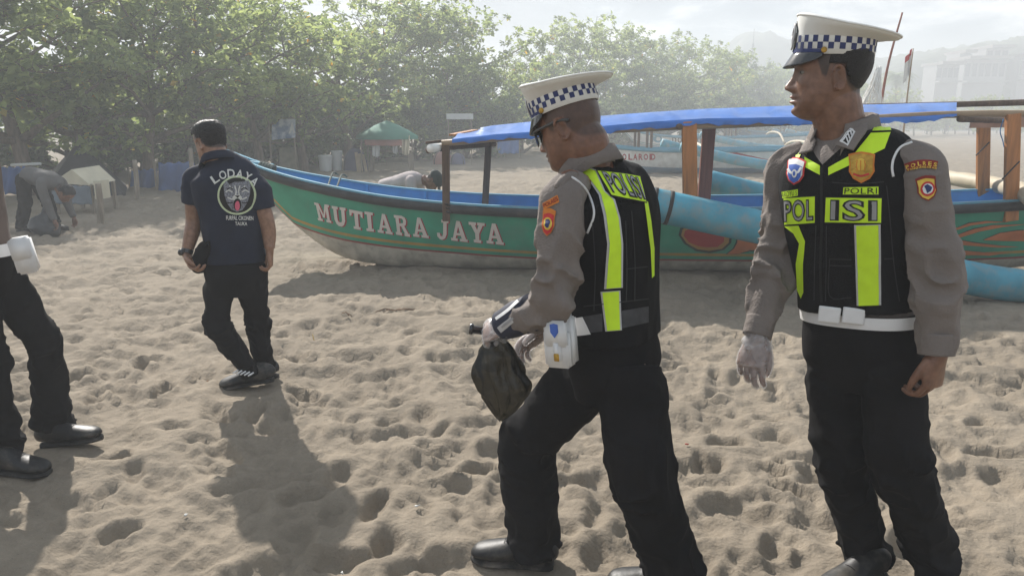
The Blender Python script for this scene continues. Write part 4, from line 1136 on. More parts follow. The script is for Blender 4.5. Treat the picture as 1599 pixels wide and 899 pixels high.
def cap(root, hd, tilt=0.0, k=1.0):
    """white peaked cap in the head frame"""
    u = rot(hd.u, hd.l, tilt); f = rot(hd.f, hd.l, tilt)
    fr = Fr(hd.p(0, 0, .006), f, u, hd.k)
    na = 72; a = np.linspace(0, 2 * PI, na, endpoint=False)
    ca, sa = np.cos(a), np.sin(a)
    def ring(cf, rf, rb, rw, z): 
        z = z if callable(z) else (lambda x, zz=z: zz)
        return fr.w(np.stack([cf + np.where(ca > 0, rf, rb) * ca, rw * sa, np.array([z(q) for q in ca])], 1))
    bf, bb, bw = .101, .106, .0845
    z0 = lambda q: .048 + .004 * q; z1 = lambda q: .060 + .004 * q; z2 = lambda q: .093 + .007 * q
    V = np.vstack([ring(-.004, bf - .004, bb - .004, bw - .004, lambda q: z0(q) - .001), ring(-.004, bf, bb, bw, z0), ring(-.004, bf + .0005, bb + .0005, bw + .0005, z2)])
    mk('cap_band', V, ring_faces(3, na, False), CAPW, root, True)
    # chequered squares, two rows
    mb = MB(); cells = 46
    for row in range(2):
        for i in range(cells):
            if (i + row) % 2: continue
            vs = []
            for q in range(4):
                aa = 2 * PI * (i + q / 3) / cells
                for zz in (0, 1):
                    c_, s_ = math.cos(aa), math.sin(aa)
                    zb = (z1(c_) + (z2(c_) - z1(c_)) * (row + zz) / 2) 
                    vs.append(fr.p(-.004 + (bf if c_ > 0 else bb) * c_ * 1.014, bw * s_ * 1.016, zb))
            mb.add(vs, [(0, 2, 3, 1), (2, 4, 5, 3), (4, 6, 7, 5)])
    mb.build('checker_band', CAPB, root, True)
    # crown: flares up from the band, high in front, long overhang behind
    rim = lambda q: .120 + .026 * q + .010 * max(0, q) ** 2
    keys = [(-.004, bf, bb, bw, z2), (-.010, bf + .004, bb + .016, bw + .010, lambda q: .099 + .013 * q), (-.016, .112, .128, .110, lambda q: .108 + .020 * q),
            (-.020, .116, .144, .124, lambda q: rim(q) - .006), (-.021, .117, .147, .126, rim), (-.020, .112, .141, .120, lambda q: rim(q) + .005),
            (-.020, .082, .100, .086, lambda q: rim(q * .75) + .006), (-.02, .045, .05, .045, lambda q: rim(q * .35) + .006), (-.02, .002, .002, .002, lambda q: rim(0) + .006)]
    V = np.vstack([ring(*q) for q in keys])
    mk('cap_crown', V, ring_faces(len(keys), na, True)[:-2] + [tuple((len(keys) - 1) * na + j for j in range(na))], CAPW, root, True)
    V, F = tube(list(ring(-.021, .1175, .1475, .1265, lambda q: rim(q))) + [ring(-.021, .1175, .1475, .1265, lambda q: rim(q))[0]], .0028, 6, False)
    mk('crown_piping', V, F, CAPW, root, True)
    # visor
    vs = []; n1, n2 = 25, 8
    for i in range(n1):
        th = -1.25 + 2.5 * i / (n1 - 1)
        for j in range(n2):
            q = j / (n2 - 1); c_, s_ = math.cos(th), math.sin(th)
            ext = .040 * (math.cos(th / 1.25 * PI / 2) ** .6 if abs(th) < 1.249 else 0) * q
            vs.append(fr.p(-.004 + (bf + .001) * c_ + ext * .55, (bw + .001) * s_ + ext * .15 * s_, .050 + .004 * c_ - ext * .92 - .05 * ext * q - .010 * s_ * s_ * q))
    Fq = [(i * n2 + j, (i + 1) * n2 + j, (i + 1) * n2 + j + 1, i * n2 + j + 1) for i in range(n1 - 1) for j in range(n2 - 1)]
    o = mk('visor', vs, Fq, BLACKG, root, True)
    so = o.modifiers.new('thick', 'SOLIDIFY'); so.thickness = .003; so.offset = -1
    # chin strap, buttons
    th = np.linspace(-1.28, 1.28, 30)
    vs = []
    for x in th:
        c_, s_ = math.cos(x), math.sin(x)
        for dz, do in ((0, 1.02), (.013, 1.022)):
            vs.append(fr.p(-.004 + bf * c_ * do, bw * s_ * do, .050 + .004 * c_ + dz - .004 * abs(s_)))
    mk('chin_strap', vs, [(2 * i, 2 * i + 2, 2 * i + 3, 2 * i + 1) for i in range(29)], CAPB, root, True)
    for s in (-1, 1):
        c = fr.p(-.004 + bf * math.cos(1.28) * 1.03, s * bw * math.sin(1.28) * 1.035, .058)
        V, F = ellipsoid(c, (.008, .004, .008), np.stack([fr.f, fr.l, fr.u], 1), 8, 14)
        mk('cap_button', V, F, GOLD, root, True)
    # front emblem: dark oval shield with silver wreath and star
    def oval(rx, rz, off, n=28):
        t = np.linspace(0, 2 * PI, n, endpoint=False)
        y = rx * np.cos(t); z = .100 + rz * np.sin(t) * 1.0
        x = -.006 + bf + off - np.clip(z - .10, 0, 1) * .10 - (y ** 2) * 6.0
        return fr.w(np.stack([x, y, z], 1))
    P0 = oval(.027, .042, -.004); P1 = oval(.026, .041, .006)
    emb = mk('cap_emblem', np.vstack([P0, P1]), ring_faces(2, 28, True), BLACKG, root, False)
    mb = MB()
    t = np.linspace(0, 2 * PI, 40); 
    ring_ = [fr.p(-.004 + bf + .0085 + -.002 - max(0, .034 * math.sin(x)) * .10 - (.02 * math.cos(x)) ** 2 * 6.0, .020 * math.cos(x), .100 + .034 * math.sin(x)) for x in t]
    mb.tube(ring_, .0026, 6, caps=False)
    for i in range(10):
        x = 2 * PI * i / 10; rr = .008 if i % 2 else .015
        mb.tube([fr.p(-.006 + bf + .009, 0, .100), fr.p(-.006 + bf + .009 - (rr * math.cos(x)) ** 2 * 6, rr * math.cos(x), .100 + rr * 1.5 * math.sin(x))], [.003, .001], 5)
    mb.build('emblem_wreath', SILV, emb, True)
    return fr

def trousers(root, pelvis_keys, legs, m=TROU, seed=0, voxel=.006, name='trousers'):
    parts = [ringloft(pelvis_keys, 18, 48, 2.5)]
    for i, (hip, knee, ank, r, ref) in enumerate(legs):
        hip, knee, ank = A(hip), A(knee), A(ank)
        rh, rk, ra = r
        mid = (hip + knee) / 2; cal = knee + (ank - knee) * .45
        K = [(*hip, rh * 1.02, rh * .98), (*(hip + (knee - hip) * .3), rh, rh * .97), (*(hip + (knee - hip) * .7), rk * 1.06, rk * 1.04), (*knee, rk, rk), (*cal, rk * .97, rk * .93), (*(knee + (ank - knee) * .82), ra, ra * .93), (*ank, ra * 1.04, ra * .96)]
        parts.append(limb(K, 64, 34, ref=ref, wr=[(.04, .014, .12), (.30, .006, .15), (.47, .022, .12), (.72, .013, .16), (.95, .030, .10)], seed=seed + i))
    V, F, N = union(parts, voxel, 2, .5)
    nz = fbm(V * np.array([9, 9, 14.]), 3, seed + 20) - .5
    V = V + N * (nz * .010)[:, None]
    o = mk(name, V, F, m, root, True)
    return o, V, F
def sleeve(keys, wr, seed, n=64, seg=32, ref=None):
    return limb(keys, n, seg, ref=ref, wr=wr, seed=seed)
# ---------------------------------------------------------------- shared outfit pieces
def shift(keys, c): return [(k[0], k[1], k[2] + c, k[3] + c, k[4] + c) for k in keys]
def lay_text(name, s, quad, bvh, m, parent, off, bold=.0, dens=3.0, space=1.0):
    V, F = text_mesh(s, 1.0, bold, space)
    return lay(name, quad_map(V, quad), F, bvh, m, parent, off, dens)
def lay_poly(name, P, bvh, m, parent, off=.003, dens=6.0): return lay(name, np.asarray(P, float), [tuple(range(len(P)))], bvh, m, parent, off, dens)
def inset(quad, dx, dy):
    q = np.asarray(quad, float); c = q.mean(0); d = q - c
    return c + d - np.sign(d) * np.array([dx, dy])
def polyoval(cx, cy_, rx, ry, n=24, rotd=0):
    t = np.linspace(0, 2 * PI, n, endpoint=False); r_ = math.radians(rotd)
    x, y = rx * np.cos(t), ry * np.sin(t)
    return np.stack([cx + x * math.cos(r_) - y * math.sin(r_), cy_ + x * math.sin(r_) + y * math.cos(r_)], 1)
def shieldpoly(cx, cy_, w, h, rotd=0):
    P = np.array([(-1, -.82), (-.55, -.92), (0, -1), (.55, -.92), (1, -.82), (.92, -.2), (.96, .25), (.62, .72), (0, 1), (-.62, .72), (-.96, .25), (-.92, -.2)], float) * np.array([w, h])
    r_ = math.radians(rotd); R = np.array([[math.cos(r_), math.sin(r_)], [-math.sin(r_), math.cos(r_)]])
    return P @ R + np.array([cx, cy_])
def stroke(P, w0, w1=None):            # ribbon polygon along pixel points
    P = np.asarray(P, float); w1 = w0 if w1 is None else w1
    T = np.gradient(P, axis=0); T /= np.linalg.norm(T, axis=1)[:, None]; N = np.stack([-T[:, 1], T[:, 0]], 1)
    w = np.linspace(w0, w1, len(P))[:, None] / 2
    V = np.vstack([P + N * w, P - N * w]); n = len(P)
    return V, [(i, i + 1, n + i + 1, n + i) for i in range(n - 1)]
def lay_stroke(name, P, w, bvh, m, parent, off=.003, dens=5.0, w1=None, smooth=12):
    Q = catmull(np.asarray(P, float), smooth) if len(P) > 2 else np.asarray(P, float)
    V, F = stroke(Q, w, w1); return lay(name, V, F, bvh, m, parent, off, dens)
def core_parts(pel, chest, neck, shoulders_wrists, hips_ankles):
    """hidden inner figure that joins head, hands and feet into one body"""
    out = [limb([(*A(pel), .07), (*A(chest), .08), (*A(neck), .05)], 20, 16)]
    for (s, e_, w_) in shoulders_wrists: out.append(limb([(*A(chest), .04), (*A(s), .034), (*A(e_), .030), (*A(w_), .024)], 30, 12))
    for (h, k, a) in hips_ankles: out.append(limb([(*A(pel), .05), (*A(h), .05), (*A(k), .04), (*A(a), .034)], 30, 12))
    return out
def film(parent, parts, name='glove', infl=.0032, cuff=None, seed=0):
    V, F, N = union(parts, .004, 2, .5)
    nz = fbm(V * 55, 3, seed) - .35
    V = V + N * (infl + .006 * np.clip(nz, 0, 1))[:, None]
    return mk(name, V, F, GLOVE, parent, True)
def cuff_film(parent, c, d, r0, r1, L, seed=0):
    n, seg = 10, 30; d = nv(d); C = [A(c) + d * L * i / (n - 1) for i in range(n)]
    T, U, Vv = frames(C); a = np.linspace(0, 2 * PI, seg, endpoint=False); P = []
    for i in range(n):
        r = r0 + (r1 - r0) * (i / (n - 1)); q = vnoise(np.stack([np.cos(a) * 2 + seed, np.sin(a) * 2, np.full(seg, i * .35)], 1), seed) - .5
        P.append(C[i] + ((r + .016 * q) * np.cos(a))[:, None] * U[i] + ((r + .016 * q) * np.sin(a))[:, None] * Vv[i])
    return mk('glove_cuff', np.vstack(P), ring_faces(n, seg, False), GLOVE, parent, True)
def belt_band(name, key, m, parent, h=.05, grow=.012, tilt=(0, 0, 1)):
    c = A(key[0]); up = nv(tilt)
    ks = [(c - up * h / 2, key[1], key[2] + grow, key[3] + grow, key[4] + grow), (c, key[1], key[2] + grow + .001, key[3] + grow + .001, key[4] + grow + .001), (c + up * h / 2, key[1], key[2] + grow, key[3] + grow, key[4] + grow)]
    V, F = ringloft(ks, 5, 60, 2.5)
    return mk(name, V, F[:-2], m, parent, True)
def collar(parent, hdneck, r, h, m, f, open_=0.5, tip=None, name='collar', flare=1.42):
    """standing, folded shirt collar round the neck, open in front by angle open_"""
    fr = Fr(hdneck, f); n = 40; th = np.linspace(open_, 2 * PI - open_, n); P = []
    for x in th:
        c_, s_ = math.cos(x), math.sin(x); fr_ = (1 + c_) / 2            # 1 in front
        top = h * (1 - .55 * fr_ ** 2); 
        P.append([fr.p(r * c_ * .96 - .006, r * s_ * .96, -.012), fr.p(r * c_ * .95 - .006, r * s_ * .95, top), fr.p(r * 1.10 * c_ - .006, r * 1.10 * s_, top - .004), fr.p(r * flare * c_ - .006 + .012 * fr_, r * flare * s_, -.012 - .050 * fr_ ** 1.5)])
    P = np.array(P).reshape(-1, 3)
    F = [(i * 4 + j, (i + 1) * 4 + j, (i + 1) * 4 + j + 1, i * 4 + j + 1) for i in range(n - 1) for j in range(3)]
    o = mk(name, P, F, m, parent, True)
    so = o.modifiers.new('thick', 'SOLIDIFY'); so.thickness = .003; so.offset = 0
    return o
SK1, SK2, SK3 = (.190, .092, .056), (.200, .102, .064), (.28, .160, .105)

# ================================================================ officer with the gloved hand, standing
def officer_standing():
    F0 = (-.70, -.70, 0); base = G(1360, 912)
    root = empty('person', (base.x, base.y, 0))
    tag(root, 'standing police officer in white peaked cap gazing sideways, open hands empty, one plastic glove', 'person')
    hd = Fr(W(1294, 120, 2.20), (-.955, .30, .02), k=1.04)
    tk = [(W(1346, 486, 2.19), F0, .122, .118, .172), (W(1340, 430, 2.19), F0, .123, .116, .170), (W(1332, 360, 2.19), F0, .130, .120, .182),
          (W(1328, 305, 2.19), F0, .135, .126, .190), (W(1325, 262, 2.19), F0, .122, .122, .186), (W(1322, 234, 2.195), F0, .096, .102, .158), (W(1318, 215, 2.20), F0, .066, .074, .104), (W(1316, 205, 2.2), F0, .05, .055, .066)]
    wsh = 8
    aL = [(*W(1402, 240, 2.07), .045), (*W(1436, 262, 2.035), .060), (*W(1446, 312, 2.01), .061), (*W(1453, 380, 1.985), .060), (*W(1459, 440, 1.97), .061), (*W(1464, 500, 1.96), .051), (*W(1462, 552, 1.945), .043)]
    aR = [(*W(1262, 237, 2.32), .042), (*W(1230, 262, 2.335), .060), (*W(1222, 312, 2.34), .062), (*W(1216, 370, 2.33), .065), (*W(1206, 420, 2.30), .067), (*W(1196, 470, 2.265), .057), (*W(1182, 524, 2.225), .041)]
    hipR, kneeR, ankR = W(1304, 560, 2.25), W(1312, 712, 2.21), W(1356, 872, 2.245)
    hipL, kneeL, ankL = W(1392, 560, 2.12), W(1404, 715, 2.06), W(1456, 872, 2.15)
    wL, wR = W(1466, 548, 1.945), W(1182, 522, 2.225)
    hL = hand_parts(wL, (-.05, .0, -1), (-.45, .89, 0), (-.80, -.45, -.1), curl=(38, 44, 48, 52), thumb_curl=12, thumb_out=.30, sc=1.06)
    hR = hand_parts(wR, nv(W(1168, 590, 2.17) - wR), (.55, .75, -.1), (.75, -.60, 0), curl=(26, 30, 32, 34), thumb_curl=16, thumb_out=.30, sc=1.06)
    parts = head_parts(hd, W(1318, 232, 2.2), .070) + hL + hR + core_parts(W(1346, 520, 2.19), W(1326, 290, 2.19), W(1318, 222, 2.2),
            [(W(1436, 262, 2.04), W(1459, 430, 1.97), wL), (W(1230, 262, 2.33), W(1206, 420, 2.3), wR)], [(hipR, kneeR, ankR), (hipL, kneeL, ankL)])
    build_body(root, parts, hd, SK2, hmix=.8)
    build_hair(root, hd, lambda L: .0008 + .0065 * sstep(-.05, .04, L[:, 2]), 'short', HAIRM, .002, 3, zmin=.075)
    cap(root, hd, tilt=0.0)
    for s in (-1, 1):
        V, F = ellipsoid(hd.p(.0655, s * .031, .0095), (.0100, .0115, .0085), np.stack([hd.f, hd.l, hd.u], 1), 10, 14); e_ = mk('eye', V, F, mat('eye_white', (.20, .18, .16), .25, .04), root, True)
        V, F = ellipsoid(hd.p(.0655, s * .031, .0095) + hd.f * .0065, (.0052, .0052, .0052), None, 8, 12); mk('iris', V, F, BLACKG, e_, True)
    # shirt
    sp = [ringloft(shift(tk, -.014), 30, 48), limb(aL, 76, 34, wr=[(.12, .008, .1), (.52, .020, .18), (.72, .018, .14), (.93, .010, .06)], seed=4), limb(aR, 76, 34, wr=[(.15, .010, .12), (.5, .030, .2), (.75, .024, .16)], seed=9)]
    V, F, N = union(sp, .005, 1, .5); V = V + N * ((fbm(V * 16, 3, 2) - .5) * .006)[:, None]
    shirt = mk('shirt', V, F, SHIRT, root, True); bs = bvh_of(V, F)
    collar(root, W(1317, 210, 2.2), .076, .062, SHIRT, (-.80, -.60, .0), .50)
    # trousers, belt
    trousers(root, [(W(1346, 492, 2.19), F0, .118, .115, .168), (W(1347, 545, 2.19), F0, .122, .130, .176), (W(1349, 600, 2.19), F0, .095, .11, .15)],
             [(hipR, kneeR, ankR, (.092, .080, .082), F0), (hipL, kneeL, ankL, (.096, .086, .086), F0)], seed=31)
    bb = belt_band('belt', (W(1346, 489, 2.19), F0, .122, .118, .172), WHITE_L, root, .036, .006, (-.10, .02, 1))
    # vest
    vk = shift(tk, .006); vk[0] = (W(1345, 476, 2.19), F0, .132, .126, .180)
    V, F = ringloft(vk, 60, 96, 2.6, wr=.006, seed=5)
    V2, F2, N2 = union([(V, F)], .006, 2, .4); vest = mk('vest', V2, F2, VEST, root, True); bv = bvh_of(V2, F2)
    # reflective tape and panels of the vest
    lay_poly('lime_tape', [(1334, 351), (1375, 350), (1376, 476), (1338, 477)], bv, SILV, vest, .0022)
    lay_poly('lime_tape', [(1337.5, 352), (1371.5, 351), (1372.5, 476), (1341, 477)], bv, LIME, vest, .0042)
    lay_poly('lime_tape', [(1226, 353), (1248, 352), (1258, 376), (1255, 412), (1256, 456), (1252, 466), (1246, 452), (1244, 412), (1249, 380), (1240, 364)], bv, LIME, vest, .0035)
    lay_poly('lime_tape', [(1228, 248), (1247, 216), (1268, 205), (1271, 211), (1258, 230), (1249, 247)], bv, LIME, vest, .0035)
    lay_poly('lime_tape', [(1257, 246), (1281, 259), (1282, 274), (1257, 261)], bv, LIME, vest, .0035)
    lay_poly('lime_tape', [(1367, 196), (1396, 195), (1391, 205), (1362, 206)], bv, LIME, vest, .0035)
    lay_poly('lime_tape', [(1360, 209), (1390, 208), (1381, 233), (1362, 242), (1294, 274), (1294, 262), (1336, 239)], bv, LIME, vest, .0035)
    def panel(q, txt, bold, q2):
        p_ = lay_poly('letter_panel', quad_map(np.array([(0, 0), (1, 0), (1, 1), (0, 1)], float), q), bv, BLKP, vest, .0024)
        lay_poly('panel_face', quad_map(np.array([(0, 0), (1, 0), (1, 1), (0, 1)], float), inset(q, 1.6, 1.6)), bv, LIME, p_, .0045)
        if bold: lay_text('letter_outline', txt, q2, bv, BLKP, p_, .0062, .045, 3, 1.08)
        lay_text('lettering', txt, inset(q2, 1.5, 2.0) if bold else q2, bv, GREYL if bold else BLKP, p_, .0076, .0, 3, 1.16 if bold else 1.05)
    panel(np.array([(1225, 352), (1275, 349), (1275, 305), (1224, 308)]), 'POL', True, np.array([(1227, 347), (1272, 344), (1272, 310), (1226, 312)]))
    panel(np.array([(1287, 348), (1377, 349), (1378, 308), (1289, 307)]), 'ISI', True, np.array([(1297, 344), (1370, 345), (1370, 312), (1298, 311)]))
    panel(np.array([(1315, 305), (1373, 305), (1373, 290), (1316, 291)]), 'POLRI', False, np.array([(1319, 302.5), (1369, 302.5), (1369, 293), (1320, 293.5)]))
    panel(np.array([(1222, 311), (1249, 307), (1249, 294), (1221, 298)]), 'ARDYU S', False, np.array([(1224, 308), (1247, 304.5), (1247, 297), (1224, 300)]))
    # open shirt front and lower collar points over the vest
    lay_poly('shirt_front', [(1272, 214), (1314, 216), (1322, 226), (1303, 242), (1285, 258), (1276, 246), (1268, 232)], bv, SHIRT, shirt, .004, 4)
    c_ = lay_poly('collar_point', [(1272, 210), (1278, 224), (1272, 240), (1251, 246), (1258, 234)], bv, SHIRT, shirt, .012, 4)
    c2 = lay_poly('collar_point', [(1318, 216), (1352, 198), (1356, 208), (1335, 239), (1310, 232), (1304, 240)], bv, SHIRT, shirt, .013, 4)
    for o_ in (c_, c2):
        if o_: so = o_.modifiers.new('t', 'SOLIDIFY'); so.thickness = .004
    lay_poly('collar_insignia', [(1315, 226), (1330, 207), (1339, 213), (1327, 233)], bv, WHTP, shirt, .018, 3)
    lay_poly('collar_insignia', [(1318, 225), (1330, 210), (1336, 214), (1326, 230)], bv, BLKP, shirt, .0195, 3)
    for k in range(3): lay_stroke('insignia_chevron', [(1319 + k * 4, 226 - k * 5), (1325 + k * 3.4, 221 - k * 4), (1328 + k * 3, 228 - k * 5)], 2.2, bv, WHTP, shirt, .021, 3)
    SEAM = mat('vest_seam_grey', (.028, .028, .030), .8, .2, 40)
    for P in ([(1291, 352), (1291, 410), (1290, 470)], [(1275, 352), (1273, 410), (1272, 468)], [(1384, 290), (1390, 350), (1396, 420), (1404, 470)], [(1296, 404), (1330, 405)], [(1380, 404), (1396, 403)], [(1296, 404), (1297, 462), (1330, 464)], [(1300, 285), (1340, 287), (1380, 284)], [(1296, 414), (1330, 415)]):
        lay_stroke('seam', P, 1.5, bv, SEAM, vest, .0032, 4)
    lay_stroke('zip', [(1283, 262), (1284, 350), (1282, 420), (1284, 472)], 4.2, bv, BLKP, vest, .004)
    # badges
    b_ = lay_poly('chest_badge', shieldpoly(1346, 262, 20.5, 24), bv, ORNG, vest, .006, 4)
    lay_poly('badge_face', shieldpoly(1346, 262, 17.5, 20.5), bv, GOLD, b_, .0085, 3)
    lay_poly('badge_figure', polyoval(1346, 258, 8, 9), bv, YELL, b_, .0105, 3)
    lay_stroke('badge_scroll', [(1334, 272), (1346, 275), (1358, 272)], 3, bv, REDB, b_, .0105, 2)
    for dx in (-5, 0, 5): lay_stroke('badge_relief', [(1346 + dx, 252), (1346 + dx * 1.3, 259), (1346 + dx, 267)], 1.4, bv, ORNG, b_, .0122, 2)
    p_ = lay_poly('traffic_patch', shieldpoly(1244, 268, 14.5, 21, 8), bv, REDB, vest, .005, 4)
    lay_poly('patch_face', shieldpoly(1244, 268, 12, 18.4, 8), bv, WHTP, p_, .0068, 3)
    lay_poly('patch_field', shieldpoly(1243.5, 272, 10, 14, 8), bv, BLUP, p_, .0082, 3)
    lay_stroke('patch_wing', [(1234, 265), (1239, 271), (1244, 269), (1249, 270), (1254, 263)], 3.6, bv, WHTP, p_, .0098, 2)
    lay_poly('patch_disc', polyoval(1244, 272, 4, 6), bv, WHTP, p_, .0112, 2)
    lay_poly('patch_core', polyoval(1244, 272, 2, 3.5), bv, BLUP, p_, .0126, 2)
    # sleeve patches
    a_ = lay('arc_patch', *arc_band(1444, 334, 84, 71, -112, -76), bs, REDP, shirt, .003, 4)
    for i, ch in enumerate('POLRES'): glyph_arc(ch, 1444, 334, 77.5, -109 + i * 6.1, 5.2, 6.2, bs, YELL, a_, .005)
    for i, ch in enumerate('PANGANDARAN'): glyph_arc(ch, 1444, 334, 72, -109 + i * 3.15, 2.9, 3.6, bs, YELL, a_, .005)
    s_ = lay_poly('sleeve_emblem', shieldpoly(1447, 294, 15.5, 20.5, -8), bs, REDP, shirt, .003, 4)
    lay_poly('emblem_border', shieldpoly(1447, 295, 12.8, 17, -8), bs, YELL, s_, .005, 3)
    lay_poly('emblem_ring', polyoval(1448, 295, 10.5, 11.5), bs, REDB, s_, .0066, 3)
    lay_poly('emblem_disc', polyoval(1448, 295, 7.6, 8.2), bs, WHTP, s_, .008, 3)
    lay_poly('emblem_bird', np.array([(1442, 291), (1447, 288), (1454, 293), (1452, 299), (1447, 302), (1445, 296)], float), bs, CAPB, s_, .0094, 3)
    # white piping at the armhole, collar insignia, buckle
    pts = [CAM + (bv_hit(bs, bv, x, y) - CAM) * .9992 for x, y in catmull(np.array([(1424, 222), (1406, 230), (1396, 246), (1393, 262), (1395, 276)], float), 18)]
    V, F = tube(pts, .0034, 7); mk('piping', V, F, WHTP, shirt, True)
    bc = MB()
    for (x0, y0, x1, y1) in ((1277, 478, 1312, 503), (1315, 480, 1350, 505)):
        c = bv_hit(bvh_of(*belt_vf(bb)), bv, (x0 + x1) / 2, (y0 + y1) / 2); n_ = nv(A(CAM - Vector(c)) * np.array([1, 1, 0.05]))
        fw = Fr(c, n_); P = [fw.p(.002, y_, z_) for y_, z_ in ((-.031, -.026), (.031, -.026), (.033, .024), (-.030, .026))]; Q = [fw.p(.010, y_ * .90, z_ * .88) for y_, z_ in ((-.031, -.026), (.031, -.026), (.033, .024), (-.030, .026))]
        bc.add([*P, *Q], [(0, 1, 5, 4), (1, 2, 6, 5), (2, 3, 7, 6), (3, 0, 4, 7), (4, 5, 6, 7), (3, 2, 1, 0)])
    bk = bc.build('buckle', WHITE_L, bb, False); bm_ = bk.modifiers.new('b', 'BEVEL'); bm_.width = .004; bm_.segments = 2
    film(root, [p for p in hR], seed=3)
    for (w_, e2_, r_) in ((aL[-1], aL[-2], .0465), (aR[-1], aR[-2], .0440)):
        a_, b_ = A(w_[:3]), A(e2_[:3]); d_ = nv(b_ - a_); V, F = limb([(*(a_ - d_ * .002), r_), (*(a_ + d_ * .028), r_ * 1.03), (*(a_ + d_ * .058), r_ * 1.05)], 12, 30, wr=[(.5, .002, .5)], seed=2); mk('cuff', V, F, SHIRT, shirt, True); cuff_film(root, A(wR) + np.array([0, 0, .012]), (.02, 0, -1), .036, .046, .05, 4)
    # shoes
    shoe(root, A(G(1372, 918)) + np.array([.03, .05, .01]), (-.88, -.47), .285, label=None)
    shoe(root, A(W(1470, 912, 2.13)) * np.array([1, 1, 0]) + np.array([.02, .10, .005]), (-.42, -.9), .285)
    for q in (G(1330, 905), G(1440, 915)): FLAT.append((q.x, q.y, .17, .0))
    return root
def belt_vf(o):
    n = len(o.data.vertices); co = np.empty(n * 3); o.data.vertices.foreach_get('co', co)
    M_ = np.array(wmat(o)) if False else None
    return co.reshape(-1, 3), [tuple(p.vertices) for p in o.data.polygons]
def bv_hit(b1, b2, x, y):
    d = ray(x, y).normalized(); hs = [h[0] for h in (b1.ray_cast(CAM, d), b2.ray_cast(CAM, d)) if h[0] is not None]
    if not hs: return W(x, y, 2.1)
    return min(hs, key=lambda p: (p - CAM).length)
def arc_band(cx, cy_, r1, r0, a0, a1, n=18):
    t = np.radians(np.linspace(a0, a1, n)); V = np.vstack([np.stack([cx + r1 * np.cos(t), cy_ + r1 * np.sin(t)], 1), np.stack([cx + r0 * np.cos(t), cy_ + r0 * np.sin(t)], 1)])
    return V, [(i, i + 1, n + i + 1, n + i) for i in range(n - 1)]
def glyph_arc(ch, cx, cy_, r, adeg, w, h, bvh, m, parent, off, dens=2.0):
    V, F = text_mesh(ch, 1.0, .02)
    if not len(V): return
    a = math.radians(adeg); P = (V - .5) * np.array([w, -h])
    tx, ty = -math.sin(a), math.cos(a); nx, ny = -math.cos(a), -math.sin(a)
    Q = np.stack([cx + r * math.cos(a) + P[:, 0] * tx + P[:, 1] * nx, cy_ + r * math.sin(a) + P[:, 0] * ty + P[:, 1] * ny], 1)
    return lay('lettering', Q, F, bvh, m, parent, off, dens)

